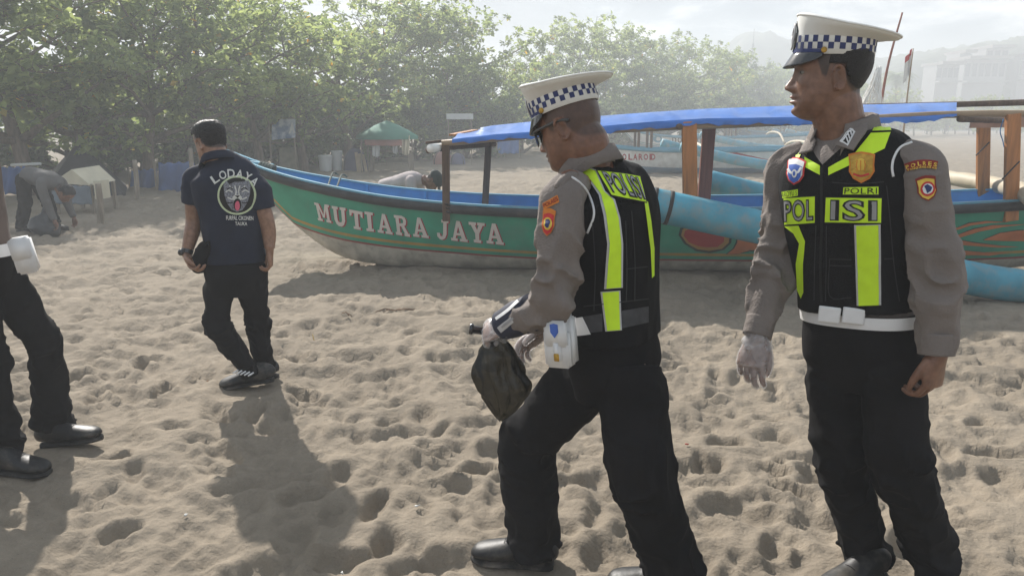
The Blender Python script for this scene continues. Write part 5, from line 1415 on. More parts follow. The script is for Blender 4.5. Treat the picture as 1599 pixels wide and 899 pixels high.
# ================================================================ officer bending over the rubbish bag, striding
def officer_striding():
    F0 = (-.85, .53, 0); F1 = (-.85, .53, -.12)
    base = G(940, 905); root = empty('person', (base.x, base.y, 0))
    tag(root, 'striding police officer in white peaked cap and sunglasses, head bowed, gripping a dark rubbish bag', 'person')
    hd = Fr(W(889, 201, 2.2), (-.80 * .93, .50 * .93, -.30))
    tk = [(W(957, 512, 2.2), F0, .120, .118, .166), (W(957, 455, 2.2), F0, .122, .118, .166), (W(953, 400, 2.2), F0, .126, .124, .174),
          (W(948, 340, 2.2), F0, .126, .132, .186), (W(941, 303, 2.2), F1, .110, .118, .178), (W(931, 284, 2.2), F1, .086, .090, .138), (W(919, 264, 2.2), F1, .060, .062, .086), (W(913, 250, 2.2), F1, .05, .05, .060)]
    aL = [(*W(905, 284, 2.10), .040), (*W(881, 306, 2.05), .060), (*W(875, 346, 2.02), .064), (*W(872, 400, 2.00), .064), (*W(866, 452, 2.0), .063), (*W(850, 478, 2.03), .058), (*W(822, 492, 2.09), .050), (*W(797, 504, 2.14), .040)]
    aR = [(*W(955, 290, 2.33), .040), (*W(945, 312, 2.38), .056), (*W(925, 360, 2.42), .062), (*W(905, 430, 2.44), .06), (*W(880, 480, 2.45), .055), (*W(855, 515, 2.42), .042)]
    hipL, kneeL, ankL = W(985, 575, 2.11), W(1000, 728, 2.00), W(1050, 893, 2.03)
    hipR, kneeR, ankR = W(925, 575, 2.27), W(823, 690, 2.33), W(834, 862, 2.29)
    wL, wR = W(800, 503, 2.13), W(858, 512, 2.42)
    hL = hand_parts(wL, nv(W(762, 516, 2.16) - wL), (-.15, .3, -1), (-.2, .85, .3), curl=(62, 64, 66, 66), thumb_curl=38, thumb_out=.5, c2=1.25)
    hR = hand_parts(wR, nv(W(822, 535, 2.40) - wR), (-.2, -.3, -.8), (-.1, -.5, .6), curl=(22, 26, 28, 34), thumb_curl=20, thumb_out=.6)
    parts = head_parts(hd, W(917, 268, 2.2), .070, (-.035, 0, -.055)) + hL + hR + core_parts(W(957, 540, 2.2), W(945, 320, 2.2), W(925, 255, 2.2),
            [(W(880, 290, 2.05), W(866, 452, 2.0), wL), (W(945, 290, 2.38), W(905, 430, 2.44), wR)], [(hipL, kneeL, ankL), (hipR, kneeR, ankR)])
    build_body(root, parts, hd, SK1, hmix=.62)
    cap(root, hd, tilt=0.04)
    # sunglasses
    g = empty('sunglasses', hd.p(.09, 0, .012)); setp(g, root)
    for s in (-1, 1):
        P = []
        for (b, c) in ((.006, .014), (.03, .019), (.058, .018), (.068, .004), (.058, -.020), (.028, -.028), (.008, -.016)):
            P.append(hd.p(.106 - b * b * 6.0 - (.012 - c) * .05, s * b, c + .004))
        P2 = [p + hd.f * .002 for p in P]; n = len(P)
        mk('lens', P + P2, ring_faces(2, n, True), BLACKG, g, False)
        pts = [hd.p(.085, s * .060, .016), hd.p(.06, s * .072, .017), hd.p(.02, s * .081, .018), hd.p(-.02, s * .083, .018), hd.p(-.045, s * .081, .010)]
        V, F = tube(catmull(pts, 14), .0042, 7); mk('temple', V, F, mat('dark_grey_frame', (.06, .06, .06), .35, .1), g, True)
    V, F = tube([hd.p(.102, .008, .016), hd.p(.109, 0, .017), hd.p(.102, -.008, .016)], .0025, 6); mk('bridge', V, F, BLACKG, g, True)
    sp = [ringloft(shift(tk, -.014), 30, 48), limb(aL, 84, 34, wr=[(.1, .008, .1), (.42, .016, .16), (.62, .026, .14), (.85, .018, .1)], seed=14), limb(aR, 60, 28, wr=[(.5, .012, .3)], seed=19)]
    V, F, N = union(sp, .005, 1, .5); V = V + N * ((fbm(V * 16, 3, 6) - .5) * .006)[:, None]
    shirt = mk('shirt', V, F, SHIRT, root, True); bs = bvh_of(V, F)
    collar(root, W(917, 258, 2.2), .078, .042, SHIRT, (-.80, .5, -.30), .5, flare=1.30)
    trousers(root, [(W(957, 510, 2.2), F0, .118, .116, .163), (W(957, 560, 2.2), F0, .120, .132, .172), (W(957, 612, 2.2), F0, .10, .11, .145)],
             [(hipL, kneeL, ankL, (.102, .094, .090), F0), (hipR, kneeR, ankR, (.104, .094, .086), F0)], seed=51)
    key = (W(957, 508, 2.2), F0, .122, .120, .168)
    bb = belt_band('belt', key, WHITE_L, root, .044, -.004, (.0, 0, 1))
    vk = shift(tk, .006); vk[0] = (W(957, 521, 2.2), F0, .130, .128, .176)
    V, F = ringloft(vk, 60, 96, 2.6, wr=.005, seed=8)
    V2, F2, N2 = union([(V, F)], .006, 2, .4); vest = mk('vest', V2, F2, VEST, root, True); bv = bvh_of(V2, F2)
    ms = [(892, 267), (909, 257), (931, 266), (945, 299), (960, 312), (968, 340), (972.5, 380), (972, 449), (943.5, 451), (948, 380), (942, 336), (935, 305), (919, 281)]
    lay_poly('lime_tape', ms, bv, SILV, vest, .0022)
    lay_poly('lime_tape', [(896, 267), (909, 260), (929, 268), (943, 300), (957, 313), (965, 341), (969, 380), (969, 448), (947, 450), (951.5, 380), (946, 336), (939, 305), (922, 281)], bv, LIME, vest, .0042)
    lay_poly('lime_tape', [(938, 455), (968, 453), (970.5, 515), (945.5, 517)], bv, SILV, vest, .0030)
    lay_poly('lime_tape', [(941, 456), (965.5, 454), (967.5, 514.5), (948.5, 516)], bv, LIME, vest, .0048)
    lay_poly('lime_tape', [(1004, 312), (1010, 316), (1015, 345), (1020, 388), (1020, 430), (1016, 434), (1014, 390), (1009, 350)], bv, LIME, vest, .0042, 4)
    lay_poly('waist_elastic', [(911, 494), (941, 489), (941, 517), (922, 519)], bv, mat('grey_elastic', (.055, .055, .06), .8, .2, 40), vest, .0025)
    lay_poly('waist_elastic', [(970, 485), (1012, 478), (1012, 503), (971, 512)], bv, mat('grey_elastic', (.055, .055, .06), .8, .2, 40), vest, .0025)
    lay_poly('belt', [(894, 497), (911, 494), (924, 521), (900, 524)], bv, WHITE_L, root, .006, 4)
    q = np.array([(953, 309), (1008, 318), (999, 276), (930, 267)], float)
    p_ = lay_poly('letter_panel', q, bv, BLKP, vest, .0055, 4); lay_poly('panel_face', inset(q, 2, 1.8), bv, LIME, p_, .0072, 4)
    q2 = np.array([(957, 305), (1005, 314), (993, 279), (937, 270)], float)
    lay_text('letter_outline', 'POLISI', q2, bv, BLKP, p_, .009, .05, 3, 1.05); lay_text('lettering', 'POLISI', inset(q2, 1.2, 1.6), bv, GREYL, p_, .0105, -.004, 3, 1.12)
    SEAM = mat('vest_seam_grey', (.028, .028, .030), .8, .2, 40)
    for P in ([(985, 330), (990, 400), (990, 470)], [(925, 340), (930, 420), (928, 485)], [(976, 420), (1010, 416)], [(912, 478), (945, 474), (1012, 466)], [(976, 345), (978, 420), (977, 470)]):
        lay_stroke('seam', P, 1.5, bv, SEAM, vest, .0032, 4)
    # sleeve patches
    t_ = lay_poly('sleeve_tab', [(848, 318), (871, 305), (873, 316), (850, 328)], bs, ORNG, shirt, .003, 4)
    lay_text('lettering', 'POLRES', np.array([(851, 325), (872, 314), (870.5, 308), (849.5, 319)], float), bs, REDP, t_, .005, .02, 2)
    lay_poly('sleeve_emblem', shieldpoly(857, 347, 10, 22, 6), bs, ORNG, shirt, .003, 4)
    e_ = lay_poly('sleeve_emblem', shieldpoly(857, 350, 8, 17, 6), bs, REDB, shirt, .005, 3)
    lay_poly('emblem_ring', polyoval(857, 349, 6, 9), bs, YELL, e_, .0066, 3); lay_poly('emblem_disc', polyoval(857, 349, 3.6, 5.6), bs, CAPB, e_, .008, 3)
    pts = [CAM + (bv_hit(bs, bv, x, y) - CAM) * .9992 for x, y in catmull(np.array([(884, 273), (900, 281), (915, 296), (925, 318), (927, 338), (917, 364)], float), 22)]
    V, F = tube(pts, .0034, 7); mk('piping', V, F, WHTP, shirt, True)
    ep = MB(); c0, c1 = A(W(868, 296, 2.0)), A(W(900, 274, 2.06)); ep.tube(catmull([c0, (c0 + c1) / 2 + np.array([0, -.004, .012]), c1], 10), [.008, .013, .014, .014, .014, .014, .014, .014, .013, .01], 8)
    ep.build('epaulette', SHIRT, shirt, True)
    # forearm guard
    NAVY = mat('navy_guard_cloth', (.018, .022, .045), .7, .2, 30)
    g0, g1, g2 = W(834, 487, 2.065), W(812, 496, 2.105), W(786, 507, 2.15)
    V, F = limb([(*g0, .055), (*g1, .053), (*g2, .046)], 14, 30, wr=[(.5, .004, .5)], seed=3); gd = mk('forearm_guard', V, F, NAVY, root, True); bg = bvh_of(V, F)
    lay_poly('reflector', [(777, 511), (812, 484), (816, 492), (783, 519)], bg, SILV, gd, .003, 4)
    lay_stroke('reflector_print', [(785, 510), (798, 500), (811, 490)], 3.4, bg, GREYL, gd, .005, 3)
    lay_stroke('guard_edge', [(775, 498), (792, 486), (810, 470)], 4.5, bg, WHTP, gd, .003, 3)
    film(root, hL, seed=5); film(root, hR, seed=6); cuff_film(root, A(g2) + np.array([.02, 0, 0]), nv(W(766, 516, 2.16) - wL), .050, .040, .05, 8)
    # white belt pouch
    pf = Fr(W(876, 530, 2.02), (-.50, -.86, 0), (-.12, .0, 1)); pouch = MB()
    def rbox(c, d, b=.008):
        bm = bmesh.new(); bmesh.ops.create_cube(bm, size=1)
        for v in bm.verts: v.co = Vector((v.co.x * d[0], v.co.y * d[1], v.co.z * d[2]))
        bmesh.ops.bevel(bm, geom=list(bm.edges), offset=b, segments=3, affect='EDGES')
        V = [pf.p(*(A(c) + A(v.co))) for v in bm.verts]; bm.verts.index_update(); F = [tuple(v.index for v in f.verts) for f in bm.faces]; bm.free(); return V, F
    po = mk('pouch', *rbox((0, 0, 0), (.060, .085, .150), .012), WHITE_L, root, True)
    mk('pouch_pocket', *rbox((.034, .006, -.016), (.030, .080, .112), .010), WHITE_L, po, True)
    mk('flap', *rbox((.050, .010, .030), (.014, .070, .075), .006), WHITE_L, po, True)
    mk('strap', *rbox((.052, .012, -.020), (.012, .026, .060), .005), WHITE_L, po, True)
    mk('clasp', *rbox((.0585, .012, -.036), (.004, .016, .022), .0015), GOLD, po, True)
    P = np.array([pf.p(.0585, .012 + a_, .040 + b_) for a_, b_ in ((-.012, .018), (0, .021), (.012, .018), (.012, -.004), (0, -.020), (-.012, -.004))]); P2 = P + pf.f * .002
    mk('pouch_badge', np.vstack([P, P2]), ring_faces(2, 6, True), BLUP, po, False)
    # shoes
    hR_ = A(G(868, 897)); shoe(root, hR_ + np.array([-.015, .04, .0]), (-.93, .18), .275)
    hL_ = A(G(1086, 945)); shoe(root, hL_ + np.array([0, .02, .0]), (-.9, .25), .275)
    for q in (G(800, 897), G(1050, 942)): FLAT.append((q.x, q.y + .02, .19, .0))
    return root, A(W(764, 522, 2.155))

def rubbish_bag(neck):
    root = empty('rubbish_bag', neck); tag(root, 'crumpled dark translucent plastic rubbish bag hanging from a gloved fist', 'bag')
    c = [(778, 516, .016), (775, 528, .024), (775, 544, .042), (778, 572, .062), (783, 598, .070), (787, 622, .058), (786, 640, .036), (783, 653, .014), (782, 657, .003)]
    K = catmull(np.array([(*W(x, y, 2.16), r) for x, y, r in c]), 60); seg = 72
    a = np.linspace(0, 2 * PI, seg, endpoint=False); V = []
    for i, k in enumerate(K):
        t = i / 59.; pl = (1 - t) ** 1.2
        q = vnoise(np.stack([np.cos(a) * 2.2, np.sin(a) * 2.2, np.full(seg, t * 5)], 1), 3) - .5
        q2 = 1 - np.abs(2 * vnoise(np.stack([np.cos(a) * 3.5 + t, np.sin(a) * 3.5, np.full(seg, t * 2.2)], 1), 8) - 1)
        r = k[3] * (1 + .20 * pl * np.cos(7 * a + 2.4 * np.sin(2 * a + 3 * t) + 2 * np.sin(3 * a)) + .45 * q + .42 * (q2 - .6))
        V.append(np.stack([k[0] + r * 1.05 * np.cos(a), k[1] + r * .75 * np.sin(a), k[2] + .012 * q * np.cos(2 * a)], 1))
    m = bpy.data.materials.new('dark_bag_film'); m.use_nodes = True; n, l = m.node_tree.nodes, m.node_tree.links; b = n['Principled BSDF']
    b.inputs['Base Color'].default_value = (.010, .010, .009, 1); b.inputs['Roughness'].default_value = .18; b.inputs['Specular IOR Level'].default_value = .6
    tr = n.new('ShaderNodeBsdfTransparent'); tr.inputs['Color'].default_value = (.45, .44, .38, 1); mx = n.new('ShaderNodeMixShader'); mx.inputs[0].default_value = .42
    tx = n.new('ShaderNodeTexCoord'); z = n.new('ShaderNodeTexNoise'); z.inputs['Scale'].default_value = 22; z.inputs['Detail'].default_value = 6; z.inputs['Distortion'].default_value = 1.5
    l.new(tx.outputs['Object'], z.inputs['Vector']); bp = n.new('ShaderNodeBump'); bp.inputs['Strength'].default_value = .6; bp.inputs['Distance'].default_value = .012
    l.new(z.outputs['Fac'], bp.inputs['Height']); l.new(bp.outputs[0], b.inputs['Normal'])
    l.new(b.outputs[0], mx.inputs[1]); l.new(tr.outputs[0], mx.inputs[2]); l.new(mx.outputs[0], n['Material Output'].inputs['Surface'])
    mk('sack', np.vstack(V), ring_faces(60, seg, False), m, root, True)
    # gathered neck held in the fist, ends of the film above it
    mb = MB()
    for i in range(9):
        a_ = i * .7; p = A(W(776, 516, 2.16)); mb.tube([p + np.array([.012 * math.cos(a_), .012 * math.sin(a_), -.03]), p + np.array([.008 * math.cos(a_), .008 * math.sin(a_), 0]), p + np.array([.02 * math.cos(a_), .02 * math.sin(a_), .028])], [.006, .005, .003], 5)
    mb.build('bag_neck', m, root, True)
    return root
def torch_stub():
    a, b = A(W(733, 513, 2.17)), A(W(778, 520, 2.17)); V, F = tube([a, a + (b - a) * .12, a + (b - a) * .14, b], [.017, .017, .012, .012], 14)
    o = mk('baton', V, F, BLACKG, None, True); tag(o, 'short black stick end poking out of the gloved fist above the bag', 'stick')
    return o

# ================================================================ man in navy shirt
def man_navy():
    NAVYS = mat('navy_polo_cloth', (.010, .015, .034), .85, .15, 12, bump=.2, bscale=300)
    F0 = (-.42, .90, 0); Y = 4.0
    base = G(385, 612); root = empty('person', (base.x, base.y, 0))
    tag(root, 'man in navy polo with a big cat emblem on the back, walking away', 'person')
    hd = Fr(W(328, 224, Y), (-.80, .52, -.28), k=.92)
    tk = [(W(368, 408, Y), F0, .115, .118, .160), (W(366, 375, Y), F0, .118, .122, .160), (W(361, 330, Y), F0, .122, .124, .168), (W(355, 295, Y), F0, .122, .128, .180),
          (W(352, 275, Y), F0, .110, .120, .176), (W(348, 262, Y), F0, .090, .100, .140), (W(343, 251, Y), F0, .065, .072, .092), (W(338, 244, Y), F0, .05, .055, .062)]
    sL = [(*W(322, 266, Y), .042), (*W(306, 277, Y - .02), .058), (*W(303, 292, Y - .03), .066), (*W(303, 318, Y - .03), .066)]
    sR = [(*W(378, 270, Y), .042), (*W(395, 284, Y), .056), (*W(404, 298, Y), .064), (*W(411, 326, Y), .063)]
    eL, wL = W(303, 345, Y - .03), W(291, 397, Y - .10); eR, wR = W(416, 345, Y), W(421, 388, Y - .02)
    hipL, kneeL, ankL = W(343, 432, Y), W(340, 508, 3.93), W(392, 583, 4.02)
    hipR, kneeR, ankR = W(392, 432, Y), W(400, 500, 4.05), W(414, 578, 4.16)
    hL = hand_parts(wL, nv(W(304, 420, 3.86) - wL), (.6, .3, -.2), (-.1, -.9, .1), curl=(38, 40, 42, 44), thumb_curl=25, thumb_out=.5)
    hR = hand_parts(wR, (-.02, .05, -1), (-.7, .2, 0), (-.2, .8, 0), curl=(45, 48, 50, 50), thumb_curl=20, thumb_out=.3)
    arms = [limb([(*W(309, 288, Y), .036), (*W(303, 312, Y - .03), .046), (*eL, .043), (*W(299, 365, Y - .06), .040), (*wL, .027)], 36, 20), limb([(*W(396, 296, Y), .034), (*W(408, 320, Y), .044), (*eR, .042), (*W(420, 365, Y), .038), (*wR, .027)], 36, 20)]
    parts = head_parts(hd, W(340, 250, Y), .062) + arms + hL + hR + core_parts(W(368, 425, Y), W(355, 300, Y), W(341, 252, Y), [(W(312, 286, Y), eL, wL), (W(394, 292, Y), eR, wR)], [(hipL, kneeL, ankL), (hipR, kneeR, ankR)])
    build_body(root, parts, hd, SK3, hmix=.85, voxel=.0035)
    build_hair(root, hd, lambda L: .001 + .011 * sstep(-.02, .08, L[:, 2]), 'short', HAIRM, .007, 5)
    V, F, N = union([ringloft(tk, 40, 48, wr=.006, seed=3), limb(sL, 30, 28, wr=[(.6, .006, .4)], seed=2), limb(sR, 30, 28, wr=[(.6, .006, .4)], seed=6)], .006, 3, .5)
    V = V + N * ((fbm(V * 13, 3, 4) - .5) * .010)[:, None]
    sh = mk('shirt', V, F, NAVYS, root, True); bs = bvh_of(V, F)
    collar(root, W(341, 248, Y), .072, .034, NAVYS, (-.6, .75, -.2), .5)
    trousers(root, [(W(369, 408, Y), F0, .112, .116, .156), (W(369, 430, Y), F0, .115, .130, .165), (W(370, 460, Y), F0, .09, .10, .14)],
             [(hipL, kneeL, ankL, (.084, .066, .058), F0), (hipR, kneeR, ankR, (.084, .066, .058), F0)], seed=71)
    # back print: arched name, round big-cat emblem, lines of small lettering
    PALE = mat('pale_print', (.62, .63, .60), .8, .12, 60); PGRN = mat('pale_green_print', (.52, .60, .40), .8, .1, 60); GRYF = mat('grey_fur_print', (.20, .21, .24), .8, .6, 160); PNK = mat('pink_print', (.62, .13, .20), .8, .1, 40)
    for i, ch in enumerate('LODAYA'): glyph_arc(ch, 364, 321, 50, -124 + i * 15.2, 11, 13, bs, PALE, sh, .004, 4)
    e_ = lay('emblem_ring', *arc_band(370, 305, 30.5, 27.5, 0, 360, 40), bs, PGRN, sh, .004, 4)
    e2 = lay_poly('emblem_field', polyoval(370, 305, 27, 27.5, 30), bs, BLKP, e_, .0035, 4)
    lay_poly('cat_face', np.array([(349, 288), (353, 282), (358, 288), (366, 284), (376, 284), (383, 288), (388, 282), (391, 289), (390, 302), (386, 316), (379, 327), (370, 331), (361, 327), (354, 316), (350, 302)], float), bs, GRYF, e_, .006, 3)
    for P in ([(352, 300), (357, 297), (363, 300)], [(377, 300), (383, 297), (388, 300)], [(366, 290), (368, 298), (367, 306)], [(374, 290), (372, 298), (373, 306)], [(355, 308), (362, 311), (366, 309)], [(385, 308), (378, 311), (374, 309)], [(358, 290), (361, 294), (363, 293)], [(382, 290), (379, 294), (377, 293)]): lay_stroke('face_stripe', P, 1.8, bs, PALE, e_, .0078, 3)
    for P in ([(354, 296), (359, 293), (364, 296)], [(376, 296), (381, 293), (386, 296)], [(352, 315), (358, 317), (363, 316)], [(388, 315), (382, 317), (377, 316)]): lay_stroke('face_stripe', P, 1.6, bs, BLKP, e_, .0084, 3)
    lay_poly('cat_muzzle', polyoval(370, 309, 7.5, 5, 16), bs, PALE, e_, .0082, 3); lay_poly('cat_nose', np.array([(366, 305), (374, 305), (370, 309)], float), bs, BLKP, e_, .0096, 2)
    lay_poly('cat_mouth', polyoval(370, 319, 6.2, 9.5, 18), bs, BLKP, e_, .0088, 3); lay_poly('cat_tongue', polyoval(370, 321, 4.0, 7.5, 16), bs, PNK, e_, .0104, 2)
    lay_text('lettering', 'FIRE DAN CIAMIS', np.array([(353, 346), (392, 350), (393, 343), (354, 338)], float)[[0, 1, 2, 3]], bs, PALE, sh, .004, .015, 3) if False else None
    lay_text('lettering', 'FURPAL CIKONEN', np.array([(353, 343.5), (395, 344), (395, 337.5), (353, 336.5)], float), bs, PALE, sh, .004, .02, 3)
    lay_text('lettering', 'TAUKA', np.array([(367, 352), (386, 352), (386, 346.5), (367, 346)], float), bs, PALE, sh, .004, .02, 3)
    # wrist watch
    V, F = limb([(*(A(wL) + (A(eL) - A(wL)) * .02), .031), (*(A(wL) + (A(eL) - A(wL)) * .14), .033)], 6, 20); wt = mk('wrist_watch', V, F, BLACKG, root, True)
    V, F = ellipsoid(A(wL) + (A(eL) - A(wL)) * .08 + np.array([-.02, -.028, 0]), (.018, .010, .018), None, 8, 14); mk('watch_case', V, F, BLACKG, wt, True)
    # sling pouch held at the hip
    SN = mat('black_sneaker', (.02, .021, .024), .55, .3, 20, dirt=(.3, .27, .22), dscale=8, damt=.5)
    q = A(G(425, 600)); s1 = shoe(root, A(W(420, 606, 4.06)) * np.array([1, 1, 0]) + np.array([0.02, .02, .0]), (-.86, -.22), .285, m=SN, pitch=.10)
    mb = MB()
    for t in np.linspace(-.2, .2, 5): mb.tube([A(W(378 + t * 60, 588 + t * 10, 3.90)) + np.array([0, -.02, .02]), A(W(386 + t * 60, 583 + t * 10, 3.93)) + np.array([0, -.02, .02])], .005, 6)
    mb.build('lace_stripe', WHTP, s1, True)
    shoe(root, A(G(428, 592)) + np.array([0, .02, 0]), (-.75, .45), .285, m=SN)
    for q in (G(385, 615), G(418, 596)): FLAT.append((q.x, q.y, .17, 0.))
    return root
def navy_pouch():
    c = A(W(314, 404, 3.90)); f = Fr(c, (-.35, -.93, 0), (.35, -.1, 1))
    V, F = limb([(*f.p(0, .02, .10), .012, .02), (*f.p(0, .01, .07), .03, .04), (*f.p(0, 0, 0), .04, .052), (*f.p(0, -.01, -.06), .034, .045), (*f.p(0, -.01, -.085), .014, .02)], 24, 22, ref=f.f, wr=[(.5, .006, .4)], seed=2)
    root = empty('sling_pouch', c); tag(root, 'small black sling pouch clasped by the man in the navy polo', 'pouch')
    mk('pouch_body', V, F, TROU, root, True)
    V, F = tube(catmull([f.p(.02, .02, .09), f.p(.03, .05, .13), f.p(.02, .06, .06), f.p(.03, .045, 0)], 14), .005, 6); mk('strap', V, F, TROU, root, True)
    return root

# ================================================================ officer cut by the frame edge
def officer_edge():
    F0 = (.80, .58, 0); Y = 3.12
    base = G(40, 715); root = empty('person', (base.x, base.y, 0))
    tag(root, 'police officer with white belt pouch striding past, cut off above the waist', 'person')
    c = lambda x, y, d=0: W(x, y, Y + d)
    hd = Fr(c(-92, 105), (.75, .6, -.1))
    tk = [(c(-32, 395), F0, .12, .12, .165), (c(-40, 350), F0, .122, .118, .166), (c(-52, 295), F0, .128, .125, .175), (c(-62, 245), F0, .13, .13, .188), (c(-70, 205), F0, .115, .12, .185), (c(-76, 182), F0, .09, .1, .155), (c(-80, 168), F0, .065, .075, .1), (c(-82, 160), F0, .05, .055, .06)]
    aR = [(*c(-50, 190, -.12), .045), (*c(-45, 215, -.18), .062), (*c(-50, 290, -.22), .064), (*c(-62, 350, -.22), .06), (*c(-70, 430, -.15), .045)]
    aL = [(*c(-95, 190, .12), .045), (*c(-92, 215, .18), .062), (*c(-80, 290, .24), .064), (*c(-55, 350, .24), .06), (*c(-30, 400, .24), .045)]
    hipA, kneeA, ankA = c(-6, 430, .02), W(68, 530, 3.22), W(88, 664, 3.30)
    hipB, kneeB, ankB = c(-45, 430, -.05), W(-22, 560, 3.0), W(6, 705, 3.03)
    wR, wL = c(-70, 428, -.15), c(-31, 398, .24)
    h1 = hand_parts(wR, (0, 0, -1), (-.4, .6, 0), (.7, .6, 0)); h2 = hand_parts(wL, (.4, .2, -.8), (-.4, -.6, 0), (.7, .6, 0))
    build_body(root, head_parts(hd, c(-80, 172), .062) + h1 + h2 + core_parts(c(-30, 415), c(-60, 240), c(-80, 175), [(c(-45, 215, -.18), c(-58, 340, -.22), wR), (c(-92, 215, .18), c(-60, 345, .24), wL)], [(hipA, kneeA, ankA), (hipB, kneeB, ankB)]), hd, SK2, hmix=.8, voxel=.0045)
    cap(root, hd)
    V, F, N = union([ringloft(tk, 30, 44, wr=.006, seed=3), limb(aR, 40, 26, wr=[(.5, .012, .3)], seed=2), limb(aL, 40, 26, wr=[(.5, .012, .3)], seed=3)], .007, 2, .5)
    mk('shirt', V, F, mat('dark_khaki_shirt_cloth', (.15, .115, .098), .85, .1, 9, bump=.15, bscale=400), root, True)
    trousers(root, [(c(-32, 388), F0, .118, .118, .162), (c(-30, 420), F0, .12, .13, .17), (c(-28, 455), F0, .1, .11, .15)], [(hipA, kneeA, ankA, (.092, .076, .074), F0), (hipB, kneeB, ankB, (.092, .076, .074), F0)], seed=91, voxel=.007)
    belt_band('belt', (c(-32, 392), F0, .12, .118, .165), WHITE_L, root, .052, .010, (-.12, 0, 1))
    pf = Fr(W(38, 398, 3.02), (.35, -.93, 0), (-.16, 0, 1))
    def rb(cn, d, b):
        bm = bmesh.new(); bmesh.ops.create_cube(bm, size=1)
        for v in bm.verts: v.co = Vector((v.co.x * d[0], v.co.y * d[1], v.co.z * d[2]))
        bmesh.ops.bevel(bm, geom=list(bm.edges), offset=b, segments=3, affect='EDGES'); bm.verts.index_update()
        V = [pf.p(*(A(cn) + A(v.co))) for v in bm.verts]; F = [tuple(v.index for v in f.verts) for f in bm.faces]; bm.free(); return V, F
    po = mk('pouch', *rb((0, 0, 0), (.07, .075, .150), .010), WHITE_L, root, True); mk('flap', *rb((.038, 0, .030), (.012, .072, .085), .005), WHITE_L, po, True)
    shoe(root, A(G(62, 700)) + np.array([.0, .03, .02]), (.97, .10), .265, pitch=-.10)
    shoe(root, A(G(-18, 742)) + np.array([0, .03, .0]), (.85, -.1), .265)
    for q in (G(95, 700), G(8, 740)): FLAT.append((q.x, q.y, .17, 0.))
    return root

# ================================================================ two people bending down farther off
def bender(base, yaw, label, shirt_m, head_cap=None, back_h=.80, sc=1.0, crouch=False):
    root = empty('person', base, 0); tag(root, label, 'person')
    b = A(base); f = np.array([math.cos(yaw), math.sin(yaw), 0]); l_ = np.array([-f[1], f[0], 0]); u = np.array([0, 0, 1.])
    P = lambda a, c, h: b + sc * (a * f + c * l_ + h * u)
    hipz = back_h
    if crouch: pel, chest, neck = P(-.24, 0, hipz - .10), P(.10, 0, hipz + .0), P(.26, 0, hipz + .02)
    else: pel, chest, neck = P(-.16, 0, hipz), P(.14, 0, hipz - .06), P(.30, 0, hipz - .16)
    tf = nv(-u + .25 * f)
    tk = [(pel, tf, .12, .12, .165), (pel + (chest - pel) * .5, tf, .12, .12, .165), (chest, tf, .125, .13, .185), (chest + (neck - chest) * .6, tf, .1, .11, .16), (neck, tf, .06, .06, .065)]
    def rl(keys):
        K = [(*k[0], k[2], k[4]) for k in keys]; return limb(K, 30, 36, ref=tf, wr=[(.5, .008, .4)], seed=4)
    hd = Fr(neck + nv(neck - chest) * .13 * sc + np.array([0, 0, -.02]), nv(f * .45 - u * .9), nv(f * .9 + u * .45))
    sh = [chest + l_ * s * .17 + (neck - chest) * .35 for s in (-1, 1)]
    el = [x + np.array([0, 0, -.28]) + f * .05 for x in sh]; wr_ = [x + np.array([0, 0, -.22]) + f * .08 for x in el]
    hips = [pel + l_ * s * .10 + np.array([0, 0, -.06]) for s in (-1, 1)]
    ank = [P(-.12 + .16 * s, .12 * s, .09) for s in (-1, 1)]
    kn = [(h + a) / 2 + f * (.16 if crouch else .05) + np.array([0, 0, .0]) for h, a in zip(hips, ank)]
    hands = []
    for w_ in wr_: hands += hand_parts(w_, (.1 * f[0], .1 * f[1], -1), -l_, f, curl=(40, 40, 40, 40))
    build_body(root, head_parts(hd, neck, .06) + hands + core_parts(pel, chest, neck, list(zip(sh, el, wr_)), list(zip(hips, kn, ank))), hd, SK2, hmix=.85, voxel=.007)
    V, F, N = union([rl(tk)] + [limb([(*(chest + (neck - chest) * .3), .05), (*s_, .062), (*e_, .06), (*w_, .042)], 34, 24, wr=[(.55, .012, .3)], seed=5) for s_, e_, w_ in zip(sh, el, wr_)], .010, 3, .5)
    mk('shirt', V, F, shirt_m, root, True)
    trousers(root, [(pel + (chest - pel) * .12, f, .12, .12, .16), (pel + np.array([0, 0, -.05]), f, .12, .13, .17), (pel + np.array([0, 0, -.14]), f, .1, .11, .15)][::-1], [(h, k, a, (.095, .085, .075), f) for h, k, a in zip(hips, kn, ank)], seed=120, voxel=.010)
    if head_cap is not None:
        V, F = ellipsoid(hd.p(-.004, 0, .050), (.112, .090, .072), np.stack([hd.f, hd.l, hd.u], 1), 12, 26); mk('cap', V, F, head_cap, root, True)
        vs = [hd.p(.09 + .07 * math.cos(t) * (j / 4.), (.075) * math.sin(t) * (1 - .1 * j / 4.), .035 - .02 * j / 4.) for t in np.linspace(-1.3, 1.3, 12) for j in range(5)]
        mk('visor', vs, [(i * 5 + j, i * 5 + j + 1, (i + 1) * 5 + j + 1, (i + 1) * 5 + j) for i in range(11) for j in range(4)], head_cap, root, True)
    else: build_hair(root, hd, .010, 'short', HAIRM, .006, 8)
    for a_ in ank: shoe(root, a_ + np.array([0, 0, -.09]) - f * .07, f, .28)
    return root
